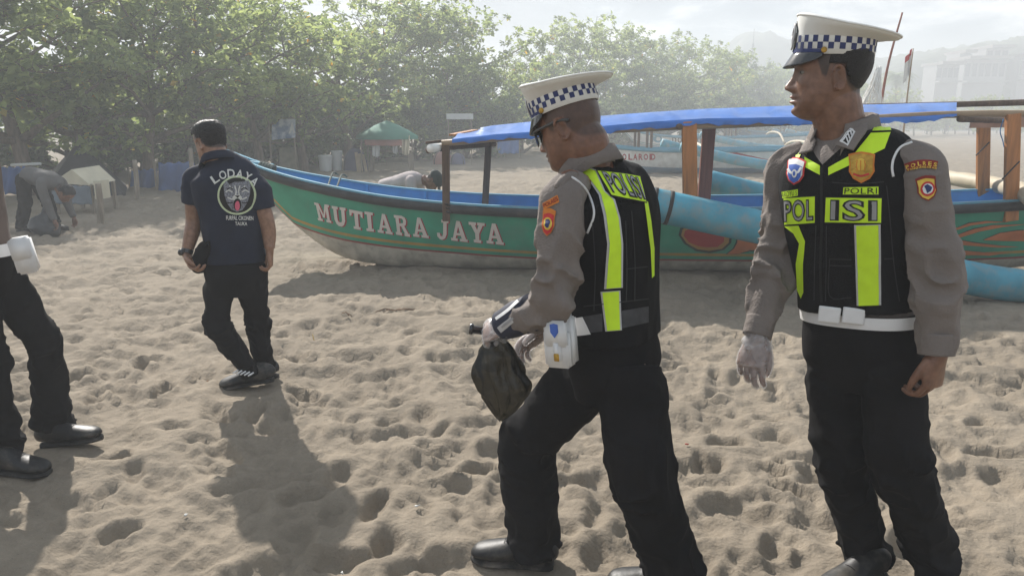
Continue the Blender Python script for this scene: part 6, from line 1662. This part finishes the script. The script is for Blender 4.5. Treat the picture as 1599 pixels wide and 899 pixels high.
# ================================================================ VEGETATION, STALLS, HILL, AIR
def plant_all():
    grp = 'trees along the top of the beach'
    T = [make_tree(1, 5.4, 2.9, 6, 5, .21, low=.30, lm=LEAF_A, leaves=7, lean=.10, flat=.22, droop=.12, dens=1.05),
         make_tree(2, 5.0, 3.0, 6, 5, .20, low=.32, lm=LEAF_A, leaves=7, lean=-.12, flat=.30, droop=.10, dens=1.0),
         make_tree(3, 6.2, 3.3, 7, 5, .22, low=.22, lm=LEAF_B, leaves=7, lean=.05, flat=.12, droop=.10, dens=1.0),
         make_tree(4, 7.0, 3.9, 6, 6, .25, low=.25, lm=LEAF_A, leaves=7, lean=.04, flat=.06, droop=.05, dens=.95)]
    used = set()
    lab = ['low spreading almond tree with hanging leafy boughs behind the', 'leaning broadleaf tree with yellowish leaf tufts near the', 'tall dark leafy tree rising behind the', 'tiered umbrella shaped tree rising above the']
    # px, base depth, variant, scale, turn, what it is by
    spots = [(-70, 15.0, 0, 1.0, .3, 'officer cut off by the frame'), (45, 15.5, 1, 1.02, 1.1, 'bending man in grey'), (140, 17.5, 0, 1.0, 2.2, 'vendor cart with cream cover'), (235, 17.8, 1, .95, 4.0, 'sagging blue tarpaulin screen'),
             (325, 19.5, 0, .92, 5.2, 'man in the navy polo'), (410, 21.0, 1, .92, .6, 'printed banner'), (478, 23.0, 0, .90, 3.3, 'white plastic bins'), (548, 26.0, 1, .95, 5.8, 'blue dome tent'),
             (190, 23.5, 2, .98, 4.4, 'vendor cart and its posts'), (385, 26.0, 2, .90, 1.9, 'banner and white bins'), 
             (603, 32.0, 3, .92, .5, 'green canopy stall'), (668, 34.0, 3, .90, 2.1, 'pink tent'), (728, 35.5, 3, .93, 4.2, 'blank white signboard'), (700, 31.0, 0, .78, 4.9, 'grey tent'), (765, 33.0, 1, .76, .1, 'blue shelter'), (560, 30.0, 2, .75, 5.5, 'green canopy and dome tent'),
             (800, 40.0, 0, .80, 1.0, 'blue shelter beside the sand'), (850, 44.0, 2, .90, 3.0, 'striding officer cap'), (898, 50.0, 3, 1.10, 5.1, 'striding officer cap'), (955, 54.0, 3, 1.12, 1.4, 'blue tarpaulin roof'), (1010, 58.0, 2, 1.12, 2.4, 'white boat with red lettering'), (1062, 62.0, 3, 1.14, 3.8, 'pale boat with brown lettering'), (1105, 66.0, 3, 1.08, .8, 'blue boats'),
             (925, 48.0, 1, .95, 4.1, 'boat with red lettering'), (985, 52.0, 0, 1.0, .7, 'blue roof edge'), (1040, 57.0, 1, 1.05, 2.0, 'boat with brown lettering'), (870, 42.0, 1, .80, 5.0, 'striding officer')]
    for (px, Y, v, sc, rz, by) in spots:
        g = W(px, 300, Y); o = put(T[v], v not in used, (g.x, Y, -.05), rz, (sc, sc, sc * 1.0), f'{lab[v]} {by}', 'tree', grp); used.add(v)
    # far tree belt towards the hill
    far = []
    r = np.random.default_rng(8)
    for i in range(34):
        px = 1085 + i * 17 + r.uniform(-6, 6); Y = r.uniform(74, 104); g = W(px, 200, Y); v = i % 4
        o = put(T[v], False, (g.x, Y, -.05), r.uniform(0, 6.28), r.uniform(1.0, 1.35) * (1 - .5 * float(sstep(1290, 1370, px))), f"hazy distant {('rounded tree', 'leaning tree', 'tall dark tree', 'flat topped tiered tree')[v]} in the belt below the hill", 'tree', f"far belt, {('rounded', 'leaning', 'tall dark', 'tiered')[v]} trees")
        o.name = 'broadleaf_tree'
    # undergrowth shrubs
    S = make_tree(9, 1.9, 1.5, 4, 6, .17, low=.10, lm=LEAF_B, leaves=8, flat=.5, dens=1.6); first = True
    S.name = 'shrub'
    SB = ['by the officer cut off by the frame', 'behind the stooping man in grey', 'at one side of the dark pointed tent', 'behind the vendor cart post', 'behind the smaller blue screen', 'behind the sagging blue screen', 'behind the man in navy', 'near the bow of the green boat', 'at the foot of the banner', 'behind the pale crate', 'behind the white bins', 'behind the blue-grey dome tent', 'beside the green canopy', 'behind the trestle table', 'behind the pinkish tent', 'at the foot of the signboard', 'short of the blue shelter', 'past the blue shelter'] + ['in the hazy row beyond the lettered boats'] * 9
    for i, (px, Y) in enumerate([(-60, 19.5), (20, 21), (110, 22), (175, 21), (225, 22.5), (285, 22), (340, 23), (380, 24), (430, 25), (470, 25), (500, 27), (550, 28), (590, 29), (650, 30), (690, 31), (730, 31.5), (770, 33), (815, 36), (860, 38), (905, 41), (950, 43), (995, 46), (1040, 49), (1085, 52), (1130, 56), (1180, 60), (1230, 64)]):
        g = W(px, 280, Y); o = put(S, first, (g.x, Y, -.05), i * 1.7, .9 + .25 * ((i * 7) % 5) / 4 + (Y - 20) * .012, f'dark leafy shrub beneath the trees, {SB[i]}', 'shrub', 'undergrowth shrubs'); first = False
        for c in o.children:
            pass

def palms():
    def palm(px, ytop, ybase, Y, label, seed):
        r = np.random.default_rng(seed); b = W(px, ybase, Y); t = A(W(px, ytop, Y)); root = empty('palm_tree', (b.x, Y, 0)); tag(root, label, 'palm')
        base = np.array([b.x - .4, Y, -.1]); V, F = tube(catmull([base, (base + t) / 2 + np.array([.3, 0, 0]), t], 16), np.linspace(.22, .13, 16), 8); mk('trunk', V, F, BARK, root, True)
        Vv = []; Ff = []
        for k in range(22):
            az = k * 2.4 + r.normal(0, .2); up = r.uniform(-.2, 1.2); L = r.uniform(2.2, 3.2); p = t.copy(); d = nv(math.cos(az), math.sin(az), up)
            for j in range(14):
                q = p + d * L / 14; s = nv(np.cross(d, [0, 0, 1]))
                for sg in (-1, 1):
                    bI = len(Vv); w_ = .75 * math.sin(PI * (j + 1.5) / 16); e_ = s * sg * w_ + d * .25 + np.array([0, 0, -.28 * w_])
                    Vv += [p, p + d * .11, p + e_ + d * .05, p + e_]; Ff.append((bI, bI + 1, bI + 2, bI + 3))
                p = q; d = nv(d + np.array([0, 0, -.13]))
        mk('crown', Vv, Ff, LEAF_B, root, False)
    palm(1226, 112, 185, 95, 'palm tree with feathery crown standing beyond the far belt of trees', 2); palm(1399, 118, 180, 90, 'palm tree standing between the leaning mast and the flag', 3)

def hill():
    nx, ny = 190, 70; K = .55; X = np.linspace(-60, 390, nx); Y = np.linspace(215, 388, ny); XX, YY = np.meshgrid(X, Y, indexing='ij')
    ridge = np.interp(XX, [-60, 60, 95, 120, 150, 185, 230, 300, 390], [2, 4, 10, 17, 24, 29, 31, 32, 32]); prof = sstep(215, 262, YY)
    small = 11 * np.exp(-((XX - 116) / 26) ** 2) * sstep(300, 340, YY) + 14 * np.exp(-((XX - 108) / 20) ** 2) * sstep(320, 350, YY)
    P = np.stack([XX.ravel(), YY.ravel(), 0 * XX.ravel()], 1)
    cl = 1 - np.abs(2 * vnoise(P / 6.5, 3) - 1); cl2 = vnoise(P / 3.0, 5)
    H = (ridge * prof + small) * (.90 + .22 * fbm(P / 45, 3, 1).reshape(nx, ny)) + (3.2 * cl + 1.6 * cl2).reshape(nx, ny) * prof
    V = np.stack([XX, YY, H - 1.0], -1).reshape(-1, 3) * K; I = np.arange(nx * ny).reshape(nx, ny)
    Q = np.stack([I[:-1, :-1], I[1:, :-1], I[1:, 1:], I[:-1, 1:]], -1).reshape(-1, 4)
    o = mk('hill', V, Q, mat('wooded_hill', (.055, .075, .042), .95, .5, .35, bump=.8, bscale=.9), None, True); tag(o, 'wooded hill fading into the dusty air', 'hill', kind='structure')
    WALL = mat('pale_building_wall', (.27, .27, .27), .8, .08, .6); DK = mat('dark_window_glass', (.05, .06, .07), .2, .1, 1); RF = mat('grey_roof', (.22, .20, .19), .8, .15, 1)
    def bld(px, ytop, ybot, Y, wpx, floors, bays, label, roof=True):
        c = W(px, ybot, Y); k = Y / FPX; w = wpx * k; h = (ybot - ytop) * k; root = empty('hillside_building', c); tag(root, label, 'building', None); d = 4
        MB().box((c.x, c.y + d / 2, c.z + h / 2 - 2), (w, d, h + 4)).build('wall', WALL, root)
        for f in range(floors):
            z = c.z + h * (f + .5) / floors
            MB().box((c.x, c.y - .7, c.z + h * f / floors), (w * 1.02, 1.2, .25)).build('balcony', WALL, root)
            for b_ in range(bays):
                x = c.x - w / 2 + w * (b_ + .5) / bays
                MB().box((x, c.y - .03, z + .1), (w / bays * .66, .12, h / floors * .58)).build('window', DK, root)
        MB().box((c.x, c.y + d / 2 - .5, c.z + h + .25), (w * 1.06, d + 2.5, .5)).build('roof', RF, root)
    bld(1478, 104, 128, 124, 34, 1, 4, 'low single storey building at the foot of the wooded hill'); bld(1535, 96, 128, 128, 62, 1, 6, 'wide pale single storey building on the lower slope')
    bld(1556, 78, 96, 131, 34, 1, 3, 'dark fronted pavilion above the wide pale building'); bld(1504, 86, 112, 130, 16, 1, 2, 'narrow pale block on the slope'); bld(1620, 92, 126, 129, 60, 1, 6, 'pale hotel block farther along the slope')
    # radio mast
    b = W(1168, 190, 112); t = W(1168, 68, 112); root = empty('radio_mast', (b.x, 112, 0)); tag(root, 'thin lattice radio mast rising over the far trees', 'mast')
    mb = MB(); hz = t.z
    for s in ((-.35, 0), (.35, 0), (0, .5)): mb.tube([(b.x + s[0], 112 + s[1], 0), (b.x + s[0] * .3, 112 + s[1] * .3, hz)], .035, 5)
    for k in range(24):
        z0, z1 = hz * k / 24, hz * (k + 1) / 24; f0, f1 = 1 - .7 * k / 24, 1 - .7 * (k + 1) / 24
        mb.tube([(b.x - .35 * f0, 112, z0), (b.x + .35 * f1, 112, z1)], .02, 4); mb.tube([(b.x + .35 * f0, 112, z0), (b.x, 112 + .5 * f1, z1)], .02, 4)
    mb.build('lattice', mat('mast_steel', (.3, .3, .32), .6, .1), root); MB().tube([(b.x, 112, hz - .5), (b.x, 112, hz + 2)], .04, 5).build('antenna', mat('mast_steel', (.3, .3, .32), .6, .1), root)

def cloth_sheet(name, c00, c10, c11, c01, m, parent, sag=.15, wav=.03, nu=22, nv_=12, thick=.006, seed=0):
    V = []
    for i in range(nu):
        u = i / (nu - 1)
        for j in range(nv_):
            v = j / (nv_ - 1); p = (A(c00) * (1 - u) + A(c10) * u) * (1 - v) + (A(c01) * (1 - u) + A(c11) * u) * v
            p = p + np.array([0, wav * math.sin(u * 13 + seed + 2 * v) * (.3 + v), -sag * 4 * u * (1 - u) * v + wav * .4 * math.sin(u * 23 + seed)]); V.append(p)
    o = mk(name, V, [(i * nv_ + j, (i + 1) * nv_ + j, (i + 1) * nv_ + j + 1, i * nv_ + j + 1) for i in range(nu - 1) for j in range(nv_ - 1)], m, parent, True)
    s = o.modifiers.new('t', 'SOLIDIFY'); s.thickness = thick; return o
def stalls():
    TD = mat('dark_tent_cloth', (.045, .045, .05), .85, .2, 5); BLT = mat('faded_blue_tarp', (.06, .12, .30), .7, .25, 3, bump=.3, bscale=6); CRM = mat('cream_cloth', (.58, .53, .40), .8, .1, 4, bump=.2, bscale=8)
    WOODP = mat('grey_post_wood', (.26, .22, .17), .85, .3, 8, bump=.4, bscale=20, aniso=(5, 5, .5)); WPL = mat('white_plastic', (.62, .64, .64), .5, .06, 5); GRNC = mat('green_canopy_cloth', (.045, .19, .14), .8, .15, 3); BLD = mat('blue_grey_tent_cloth', (.075, .085, .16), .8, .15, 4); PINK = mat('pinkish_tent_cloth', (.36, .17, .14), .8, .15, 4)
    # vendor cart
    p = G(118, 333); root = empty('vendor_cart', p); tag(root, 'vendor cart under a gabled cream cloth with a blue-grey skirt', 'cart'); Y = p.y
    x0, x1 = W(88, 300, Y).x, W(148, 300, Y).x; z = lambda y: W(100, y, Y).z
    V = [(x0, Y - .1, z(285)), (x1, Y - .1, z(289)), (x1, Y + .7, z(287)), (x0, Y + .7, z(283)), ((x0 + x1) / 2 + .05, Y - .12, z(264)), ((x0 + x1) / 2 + .05, Y + .72, z(262))]
    mk('cover', V, [(0, 1, 4), (3, 5, 2), (0, 4, 5, 3), (1, 2, 5, 4)], CRM, root, False)
    cloth_sheet('skirt', (x0, Y - .12, z(288)), (x1, Y - .12, z(290)), (x1, Y - .14, z(318)), (x0, Y - .14, z(316)), mat('blue_grey_cloth', (.14, .17, .20), .8, .15, 4), root, .0, .02)
    for x in (x0 + .03, x1 - .03):
        for y_ in (Y - .06, Y + .66): MB().bar((x, y_, 0), (x, y_, z(287)), .05, .05).build('leg', WOODP, root)
    MB().box((x1 + .10, Y + .05, z(296)), (.10, .3, .30)).build('side_board', CRM, root)
    # posts
    for px, y0, y1, lb in ((156, 348, 287, 'short weathered grey post stuck in the sand beside the vendor cart'), (213, 312, 250, 'thin grey post propping the blue screens'), (300, 306, 232, 'slanted pole holding the sagging blue screen')):
        g = G(px, y0); t = W(px - 3, y1, g.y); V, F = tube(catmull([A(g) - [0, 0, .1], (A(g) + A(t)) / 2 + [.02, 0, 0], t], 10), np.linspace(.055, .042, 10), 9); o = mk('wooden_post', V, F, WOODP, None, True); tag(o, lb, 'post')
    # dark tent
    Y = 15.5; root = empty('dark_tent', (W(125, 300, Y).x, Y, 0)); tag(root, 'dark pointed tent pitched behind the vendor cart', 'tent')
    ap = W(122, 222, Y + .9); B = [W(66, 306, Y - .1), W(196, 306, Y - .1), W(200, 300, Y + 2.2), W(60, 300, Y + 2.2)]; B = [(q.x, q.y, 0) for q in B]
    mk('flysheet', [*B, tuple(ap)], [(0, 1, 4), (1, 2, 4), (2, 3, 4), (3, 0, 4)], TD, root, False)
    V, F = tube([(ap.x, ap.y, 0), tuple(ap + Vector((0, 0, .12)))], .03, 7); mk('tent_pole', V, F, WOODP, root, True)
    # blue screens
    for (xa, xb, yt, yb, Y, lb, sd) in ((247, 303, 255, 305, 16.6, 'sagging blue tarpaulin screen tied between poles', 1), (205, 246, 266, 300, 17.6, 'smaller faded blue screen behind the sagging one', 3), (0, 40, 262, 300, 15.0, 'faded blue cloth hung low behind the bending man', 5)):
        root = empty('tarpaulin_screen', (W((xa + xb) / 2, yb, Y).x, Y, 0)); tag(root, lb, 'tarpaulin')
        cloth_sheet('sheet', W(xa, yt, Y), W(xb, yt - 2, Y), W(xb, yb, Y), W(xa, yb, Y), BLT, root, .04, .05, seed=sd)
        for x in (xa - 1, xb + 1): a_ = W(x, yb, Y); MB().bar((a_.x, Y, -.05), (a_.x, Y, W(x, yt - 5, Y).z), .04, .04).build('pole', WOODP, root)
    MB().tube([W(18, 258, 14.6), W(63, 256, 14.4)], .03, 7).build('hanging_pole', WPL, None, True); o = bpy.data.objects['hanging_pole']; o.name = 'white_pole'; tag(o, 'white pole lying level on branches above the bending man', 'pole')
    # banner
    Y = 20.5; root = empty('banner', (W(442, 270, Y).x, Y, 0)); tag(root, 'blue and white printed banner on thin poles among the trees', 'banner')
    bm_ = bpy.data.materials.new('banner_print'); bm_.use_nodes = True; n, l = bm_.node_tree.nodes, bm_.node_tree.links; b = n['Principled BSDF']; t = n.new('ShaderNodeTexCoord'); z_ = n.new('ShaderNodeTexNoise'); z_.inputs['Scale'].default_value = 5.5; z_.inputs['Detail'].default_value = 3; l.new(t.outputs['Object'], z_.inputs['Vector']); r_ = n.new('ShaderNodeValToRGB'); r_.color_ramp.elements[0].position = .4; r_.color_ramp.elements[1].position = .6; r_.color_ramp.elements[0].color = (.14, .22, .36, 1); r_.color_ramp.elements[1].color = (.50, .56, .62, 1); l.new(z_.outputs['Fac'], r_.inputs[0]); l.new(r_.outputs[0], b.inputs['Base Color']); b.inputs['Roughness'].default_value = .6
    q = [W(424, 219, Y), W(461, 215, Y), W(461, 186, Y), W(425, 185, Y)]; sheet = mk('sheet', [*q, *[x + Vector((0, .015, 0)) for x in q]], [(0, 1, 2, 3), (7, 6, 5, 4), (0, 4, 5, 1), (1, 5, 6, 2), (2, 6, 7, 3), (3, 7, 4, 0)], bm_, root, False)
    V, F = text_mesh('A', 1, .05); Q = quad_map(V, [(451, 209), (461, 208), (461, 191), (451, 192)]); mk('letter', [W(x, y, Y - .01) for x, y in Q], F, WPL, sheet, False)
    for x in (424, 462): MB().bar((W(x, 260, Y).x, Y + .03, -.05), (W(x, 260, Y).x, Y + .03, W(x, 182, Y).z), .035, .035).build('pole', WOODP, root)
    # crates/bins
    g = G(452, 268); MB().box((g.x, g.y + .3, .36), (.62, .45, .72)).build('wooden_crate', mat('pale_crate_wood', (.38, .36, .28), .8, .2, 6), None); o = bpy.data.objects['wooden_crate']; tag(o, 'pale upright crate standing below the printed banner', 'crate'); o.modifiers.new('b', 'BEVEL').width = .02
    for (px, yb, w, h, lb) in ((509, 268, .42, .50, 'squat white plastic bin beside the taller bin'), (527, 267, .34, .62, 'tall white plastic bin beside the blue dome tent')):
        g = G(px, yb); V, F = limb([(g.x, g.y, 0, w * .38), (g.x, g.y, .04, w * .42), (g.x, g.y, h * .9, w * .5), (g.x, g.y, h * .92, w * .54), (g.x, g.y, h, w * .5)], 16, 20); o = mk('plastic_bin', V, F, WPL, None, True); tag(o, lb, 'bin', 'white bins')
    # dome tents
    def dome(px, yb, wpx, hpx, m, lb, sq=1.0):
        g = G(px, yb); k = g.y / FPX; rw, h = wpx * k / 2, hpx * k; root = empty('dome_tent', g); tag(root, lb, 'tent'); V = []; n, s = 10, 28
        for i in range(n):
            th = (PI / 2) * i / (n - 1)
            for j in range(s):
                a_ = 2 * PI * j / s; q = (abs(math.cos(a_)) ** 3 + abs(math.sin(a_)) ** 3) ** (-1 / 3.); V.append((g.x + rw * q * math.cos(a_) * math.cos(th) ** .8, g.y + rw * (1 + q * math.sin(a_) * math.cos(th) ** .8), h * math.sin(th) ** .9))
        mk('flysheet', V, ring_faces(n, s, False), m, root, True)
        for a0 in (PI / 4, 3 * PI / 4):
            P = [(g.x + rw * 1.13 * math.cos(a0) * math.cos(t) , g.y + rw + rw * 1.13 * math.sin(a0) * math.cos(t), h * 1.01 * abs(math.sin(t)) ** .9) for t in np.linspace(0, PI, 20)]
            V, F = tube(P, .02, 6); mk('tent_rod', V, F, TD, root, True)
        return g
    g = dome(552, 268, 36, 35, BLD, 'blue-grey dome tent with planks leaning on it'); dome(690, 257, 30, 20, PINK, 'low pinkish dome tent'); dome(714, 257, 24, 17, BLD, 'low blue-grey tent next to the pinkish one')
    for i, (xa, xb, yt) in enumerate(((556, 560, 238), (561, 565, 240), (567, 572, 241))):
        a_, b_ = G(xb, 269), W(xa, yt, g.y + .05); o = MB().bar(a_, b_, .02, .09, up=(1, 0, 0)).build('plank', mat('bare_plank', (.42, .33, .22), .8, .2, 8, bump=.3, bscale=20), None); tag(o, ('longest bare plank leaning on the middle of the blue-grey dome tent', 'middle one of three bare planks leaning on the dome tent', 'outermost of three bare planks, at the edge of the dome tent')[i], 'plank', 'planks leaning on the dome tent')
    # green canopy stall
    Y = 23.0; cx = W(606, 260, Y).x; root = empty('canopy_stall', (cx, Y, 0)); tag(root, 'open stall under a faded green pointed canopy', 'stall')
    zt, ze = W(606, 188, Y).z, W(606, 212, Y).z; V = [(cx, Y, zt)]; s = 24
    for ring_, (rr, zz) in enumerate(((.35, .72), (.7, .36), (1.0, 0), (1.0, -.10))):
        for j in range(s): a_ = 2 * PI * j / s; sc_ = 1 + .03 * math.cos(8 * a_); V.append((cx + .92 * rr * sc_ * math.cos(a_), Y + .92 * rr * sc_ * math.sin(a_), ze + (zt - ze) * zz if zz >= 0 else ze - .10))
    F = [(0, 1 + j, 1 + (j + 1) % s) for j in range(s)] + [(1 + r * s + j, 1 + (r + 1) * s + j, 1 + (r + 1) * s + (j + 1) % s, 1 + r * s + (j + 1) % s) for r in range(3) for j in range(s)]
    mk('canopy', V, F, GRNC, root, True)
    for sx, sy in ((-1, -1), (1, -1), (1, 1), (-1, 1)): MB().bar((cx + sx * .72, Y + sy * .5, 0), (cx + sx * .68, Y + sy * .5, ze), .04, .04).build('pole', WOODP, root)
    a_ = [(cx - .55, Y - .72, ze - .05), (cx + .55, Y - .72, ze - .05), (cx + .55, Y - .72, ze - .28), (cx - .55, Y - .72, ze - .26)]; cloth_sheet('valance', *a_, PINK, root, .01, .02)
    for (x0, x1, y0, y1, m, lb) in ((580, 594, 215, 243, WPL, 'white shirt hung at the corner of the green canopy'), (626, 640, 212, 240, CRM, 'cream cloth hung at the far post of the green canopy'), (612, 622, 222, 238, WPL, 'small white towel hung inside the green canopy stall')):
        o = cloth_sheet('hung_cloth', W(x0, y0, Y - .55), W(x1, y0, Y - .55), W(x1 - 1, y1, Y - .55), W(x0 + 2, y1, Y - .55), m, None, .05, .03, seed=x0); tag(o, lb, 'cloth')
    t = G(612, 268); root = empty('trestle_table', t); tag(root, 'rough trestle table standing in front of the green canopy', 'table'); MB().box((t.x, t.y, .62), (1.3, .5, .04)).build('tabletop', WOODP, root)
    for x in (-.6, .6):
        for y_ in (-.2, .2): MB().bar((t.x + x, t.y + y_, 0), (t.x + x * .96, t.y + y_ * .9, .60), .045, .045).build('leg', WOODP, root)
    MB().bar((t.x - .6, t.y - .2, .25), (t.x + .6, t.y - .2, .25), .03, .05).build('stretcher', WOODP, root)
    # white signboard and blue shelter
    Y = 27.0; root = empty('signboard', (W(718, 250, Y).x, Y, 0)); tag(root, 'blank white signboard raised on two thin posts', 'sign')
    MB().box(tuple(W(718, 182, Y)), (W(739, 182, Y).x - W(697, 182, Y).x, .04, .20)).build('board', WPL, root)
    for x in (700, 736): MB().bar((W(x, 200, Y).x, Y + .05, -.05), (W(x, 200, Y).x, Y + .05, W(x, 182, Y).z), .04, .04).build('post', WOODP, root)
    Y = 31.0; root = empty('blue_shelter', (W(793, 238, Y).x, Y, 0)); tag(root, 'small square shelter walled with blue cloth', 'shelter')
    cloth_sheet('wall_cloth', W(776, 214, Y), W(811, 213, Y), W(811, 240, Y), W(776, 240, Y), mat('bright_blue_cloth', (.07, .17, .45), .7, .2, 3), root, .0, .04)
    for x in (776, 811): MB().bar((W(x, 238, Y).x, Y, -.05), (W(x, 238, Y).x, Y, W(x, 211, Y).z), .04, .04).build('pole', WOODP, root)

def cyclists():
    for i, (px, lb, m) in enumerate(((1449, 'distant cyclist in dark clothes riding along the hazy beach', TROU), (1477, 'distant cyclist in grey clothes riding beside the other cyclist', SHIRT))):
        Y = 92.0; g = W(px, 200, Y); x, z0 = g.x, 0.02
        b = empty('bicycle', (x, Y, 0)); tag(b, f'faint bicycle under the {lb[:lb.index("riding")].strip()}', 'bicycle'); M_ = mat('black_bicycle_metal', (.03, .03, .03), .5, .2)
        for s in (-1, 1):
            t = np.linspace(0, 2 * PI, 20); V, F = tube([(x + s * .10 + .02 * s, Y + s * .5 + .33 * math.cos(a_), .35 + .33 * math.sin(a_)) for a_ in t], .03, 6); mk('wheel', V, F, M_, b, True)
        mb = MB(); mb.tube([(x + .1, Y + .5, .35), (x, Y, .35), (x, Y - .1, .85), (x - .1, Y - .5, .35)], .03, 6); mb.tube([(x, Y - .1, .8), (x - .08, Y - .42, .95)], .03, 6); mb.build('frame', M_, b, True)
        MB().tube([(x - .33, Y - .42, 1.02), (x - .08, Y - .42, .98), (x + .18, Y - .42, 1.02)], .02, 6).build('handlebar', M_, b, True)
        r = empty('person', (x, Y, 0)); tag(r, lb, 'person')
        V, F, N = union([limb([(x, Y, .9, .15), (x, Y - .1, 1.2, .19), (x, Y - .16, 1.42, .12), (x, Y - .18, 1.5, .07)], 14, 14), ellipsoid((x, Y - .2, 1.64), (.09, .10, .12))] + [limb([(x + s * .17, Y - .12, 1.38, .06), (x + s * .26, Y - .25, 1.15, .05), (x + s * .22, Y - .42, 1.03, .04)], 10, 8) for s in (-1, 1)] + [limb([(x + s * .1, Y, .88, .10), (x + s * .13, Y - .28, .68 + .1 * s, .08), (x + s * .12, Y - .05, .28 + .1 * s, .06), (x + s * .12, Y - .12, .22 + .1 * s, .06)], 14, 10) for s in (-1, 1)], .03, 2)
        mk('body', V, F, m, r, True)

def litter():
    r = np.random.default_rng(4)
    TW = mat('dry_twig', (.20, .13, .08), .9, .3, 20)
    def twig(px, py, n, L, lb):
        g = G(px, py); z = ground_z(g.x, g.y); root = MB()
        for k in range(n):
            a_ = r.uniform(0, 6.28); root.tube([(g.x, g.y, z + .012), (g.x + L * .5 * math.cos(a_), g.y + L * .5 * math.sin(a_), z + .03), (g.x + L * math.cos(a_ + .3), g.y + L * math.sin(a_ + .3), z + .015)], [.006, .005, .003], 5)
        o = root.build('dry_twig', TW, None, True); tag(o, lb, 'twig')
    twig(617, 484, 5, .16, 'spiky dry twig on the shaded sand below the green hull')
    twig(545, 500, 2, .07, 'tiny dry sprig near the edge of the boat shadow')
    def scrap(px, py, m, w, lb, cat='litter'):
        g = G(px, py); z = ground_z(g.x, g.y); a_ = r.uniform(0, 3); V = []
        for i in range(4):
            for j in range(4): V.append((g.x + w * ((i - 1.5) * math.cos(a_) - .5 * (j - 1.5) * math.sin(a_)) / 2, g.y + w * ((i - 1.5) * math.sin(a_) + .5 * (j - 1.5) * math.cos(a_)) / 2, z + .008 + .008 * r.uniform()))
        o = mk('litter_scrap', V, [(i * 4 + j, (i + 1) * 4 + j, (i + 1) * 4 + j + 1, i * 4 + j + 1) for i in range(3) for j in range(3)], m, None, True); so = o.modifiers.new('t', 'SOLIDIFY'); so.thickness = .002; tag(o, lb, cat)
    WP = mat('white_litter', (.5, .5, .48), .5); BR = mat('dry_leaf_brown', (.25, .14, .07), .8, .3, 30); YE = mat('yellow_straw', (.62, .42, .12), .6)
    scrap(652, 803, WP, .014, 'small white plastic scrap between the long human shadow and the front leg'); scrap(291, 812, WP, .011, 'tiny white scrap in a sand hollow near the human shadow'); scrap(534, 890, WP, .010, 'tiny pale scrap of litter on sunlit sand'); scrap(1072, 705, mat('red_scrap', (.35, .05, .03), .6), .012, 'tiny red scrap between the two officers legs')
    scrap(325, 603, BR, .012, 'dark bit of dry leaf beside the sneaker')
    g = G(491, 528); z = ground_z(g.x, g.y); V, F = tube([(g.x, g.y, z - .01), (g.x - .012, g.y, z + .05)], .003, 6); o = mk('straw', V, F, YE, None, True); tag(o, 'short yellow straw sticking up out of the sand', 'straw')

def haze_box(density):
    x0, x1, y0, y1, z0, z1 = -420, 420, -80, 410, -1.3, 24
    mb = MB().box(((x0 + x1) / 2, (y0 + y1) / 2, (z0 + z1) / 2), (x1 - x0, y1 - y0, z1 - z0)); m = bpy.data.materials.new('dusty_air'); m.use_nodes = True
    n, l = m.node_tree.nodes, m.node_tree.links; n.clear(); o_ = n.new('ShaderNodeOutputMaterial'); v = n.new('ShaderNodeVolumePrincipled')
    v.inputs['Color'].default_value = (.87, .91, .95, 1); v.inputs['Density'].default_value = density; v.inputs['Anisotropy'].default_value = .15
    l.new(v.outputs[0], o_.inputs['Volume']); o = mb.build('haze', m, None); tag(o, 'pale dusty haze hanging over the whole beach', 'haze', kind='stuff')

# ================================================================ ASSEMBLE
plant_all(); palms(); hill(); stalls()
main_boat(); far_boats()
officer_standing(); r_, neck_ = officer_striding(); rubbish_bag(neck_); torch_stub(); man_navy(); navy_pouch(); officer_edge()
GREYS = mat('grey_work_shirt', (.10, .097, .094), .85, .12, 9); PALES = mat('pale_mauve_shirt', (.40, .35, .34), .85, .1, 9, bump=.2, bscale=200)
g_ = G(72, 361); bender((g_.x, g_.y, 0), math.radians(-12), 'man in grey stooping over a rubbish bag under the trees', GREYS, None, .78)
g2_ = W(628, 300, 8.95); bender((g2_.x, 8.95, 0), math.radians(-8), 'man in pale shirt and dark cap stooping behind the green boat', PALES, mat('dark_green_cap', (.02, .03, .027), .8), .80, crouch=True)
def floor_bag():
    g = G(80, 362); root = empty('rubbish_bag', g); tag(root, 'dark rubbish bag slumped on the sand below the stooping man', 'bag'); K = [(g.x - .02, g.y - .15, -.01, .10, .16), (g.x, g.y - .15, .05, .15, .21), (g.x + .02, g.y - .15, .15, .13, .17), (g.x + .05, g.y - .13, .26, .06, .08), (g.x + .07, g.y - .12, .36, .05, .04)]
    V, F = limb(K, 30, 34, ref=(0, 1, 0), wr=[(.5, .03, .5)], seed=3); mk('sack', V, F, mat('dark_sack_plastic', (.03, .032, .035), .35, .2, 10, bump=.5, bscale=14), root, True)
    V, F = tube([(g.x + .07, g.y - .12, .34), (g.x + .08, g.y - .11, .44)], [.03, .045], 10); mk('bag_neck', V, F, mat('dark_sack_plastic', (.03, .03, .03)), root, True)
floor_bag()
cyclists(); litter()
make_ground()
haze_box(HAZE)
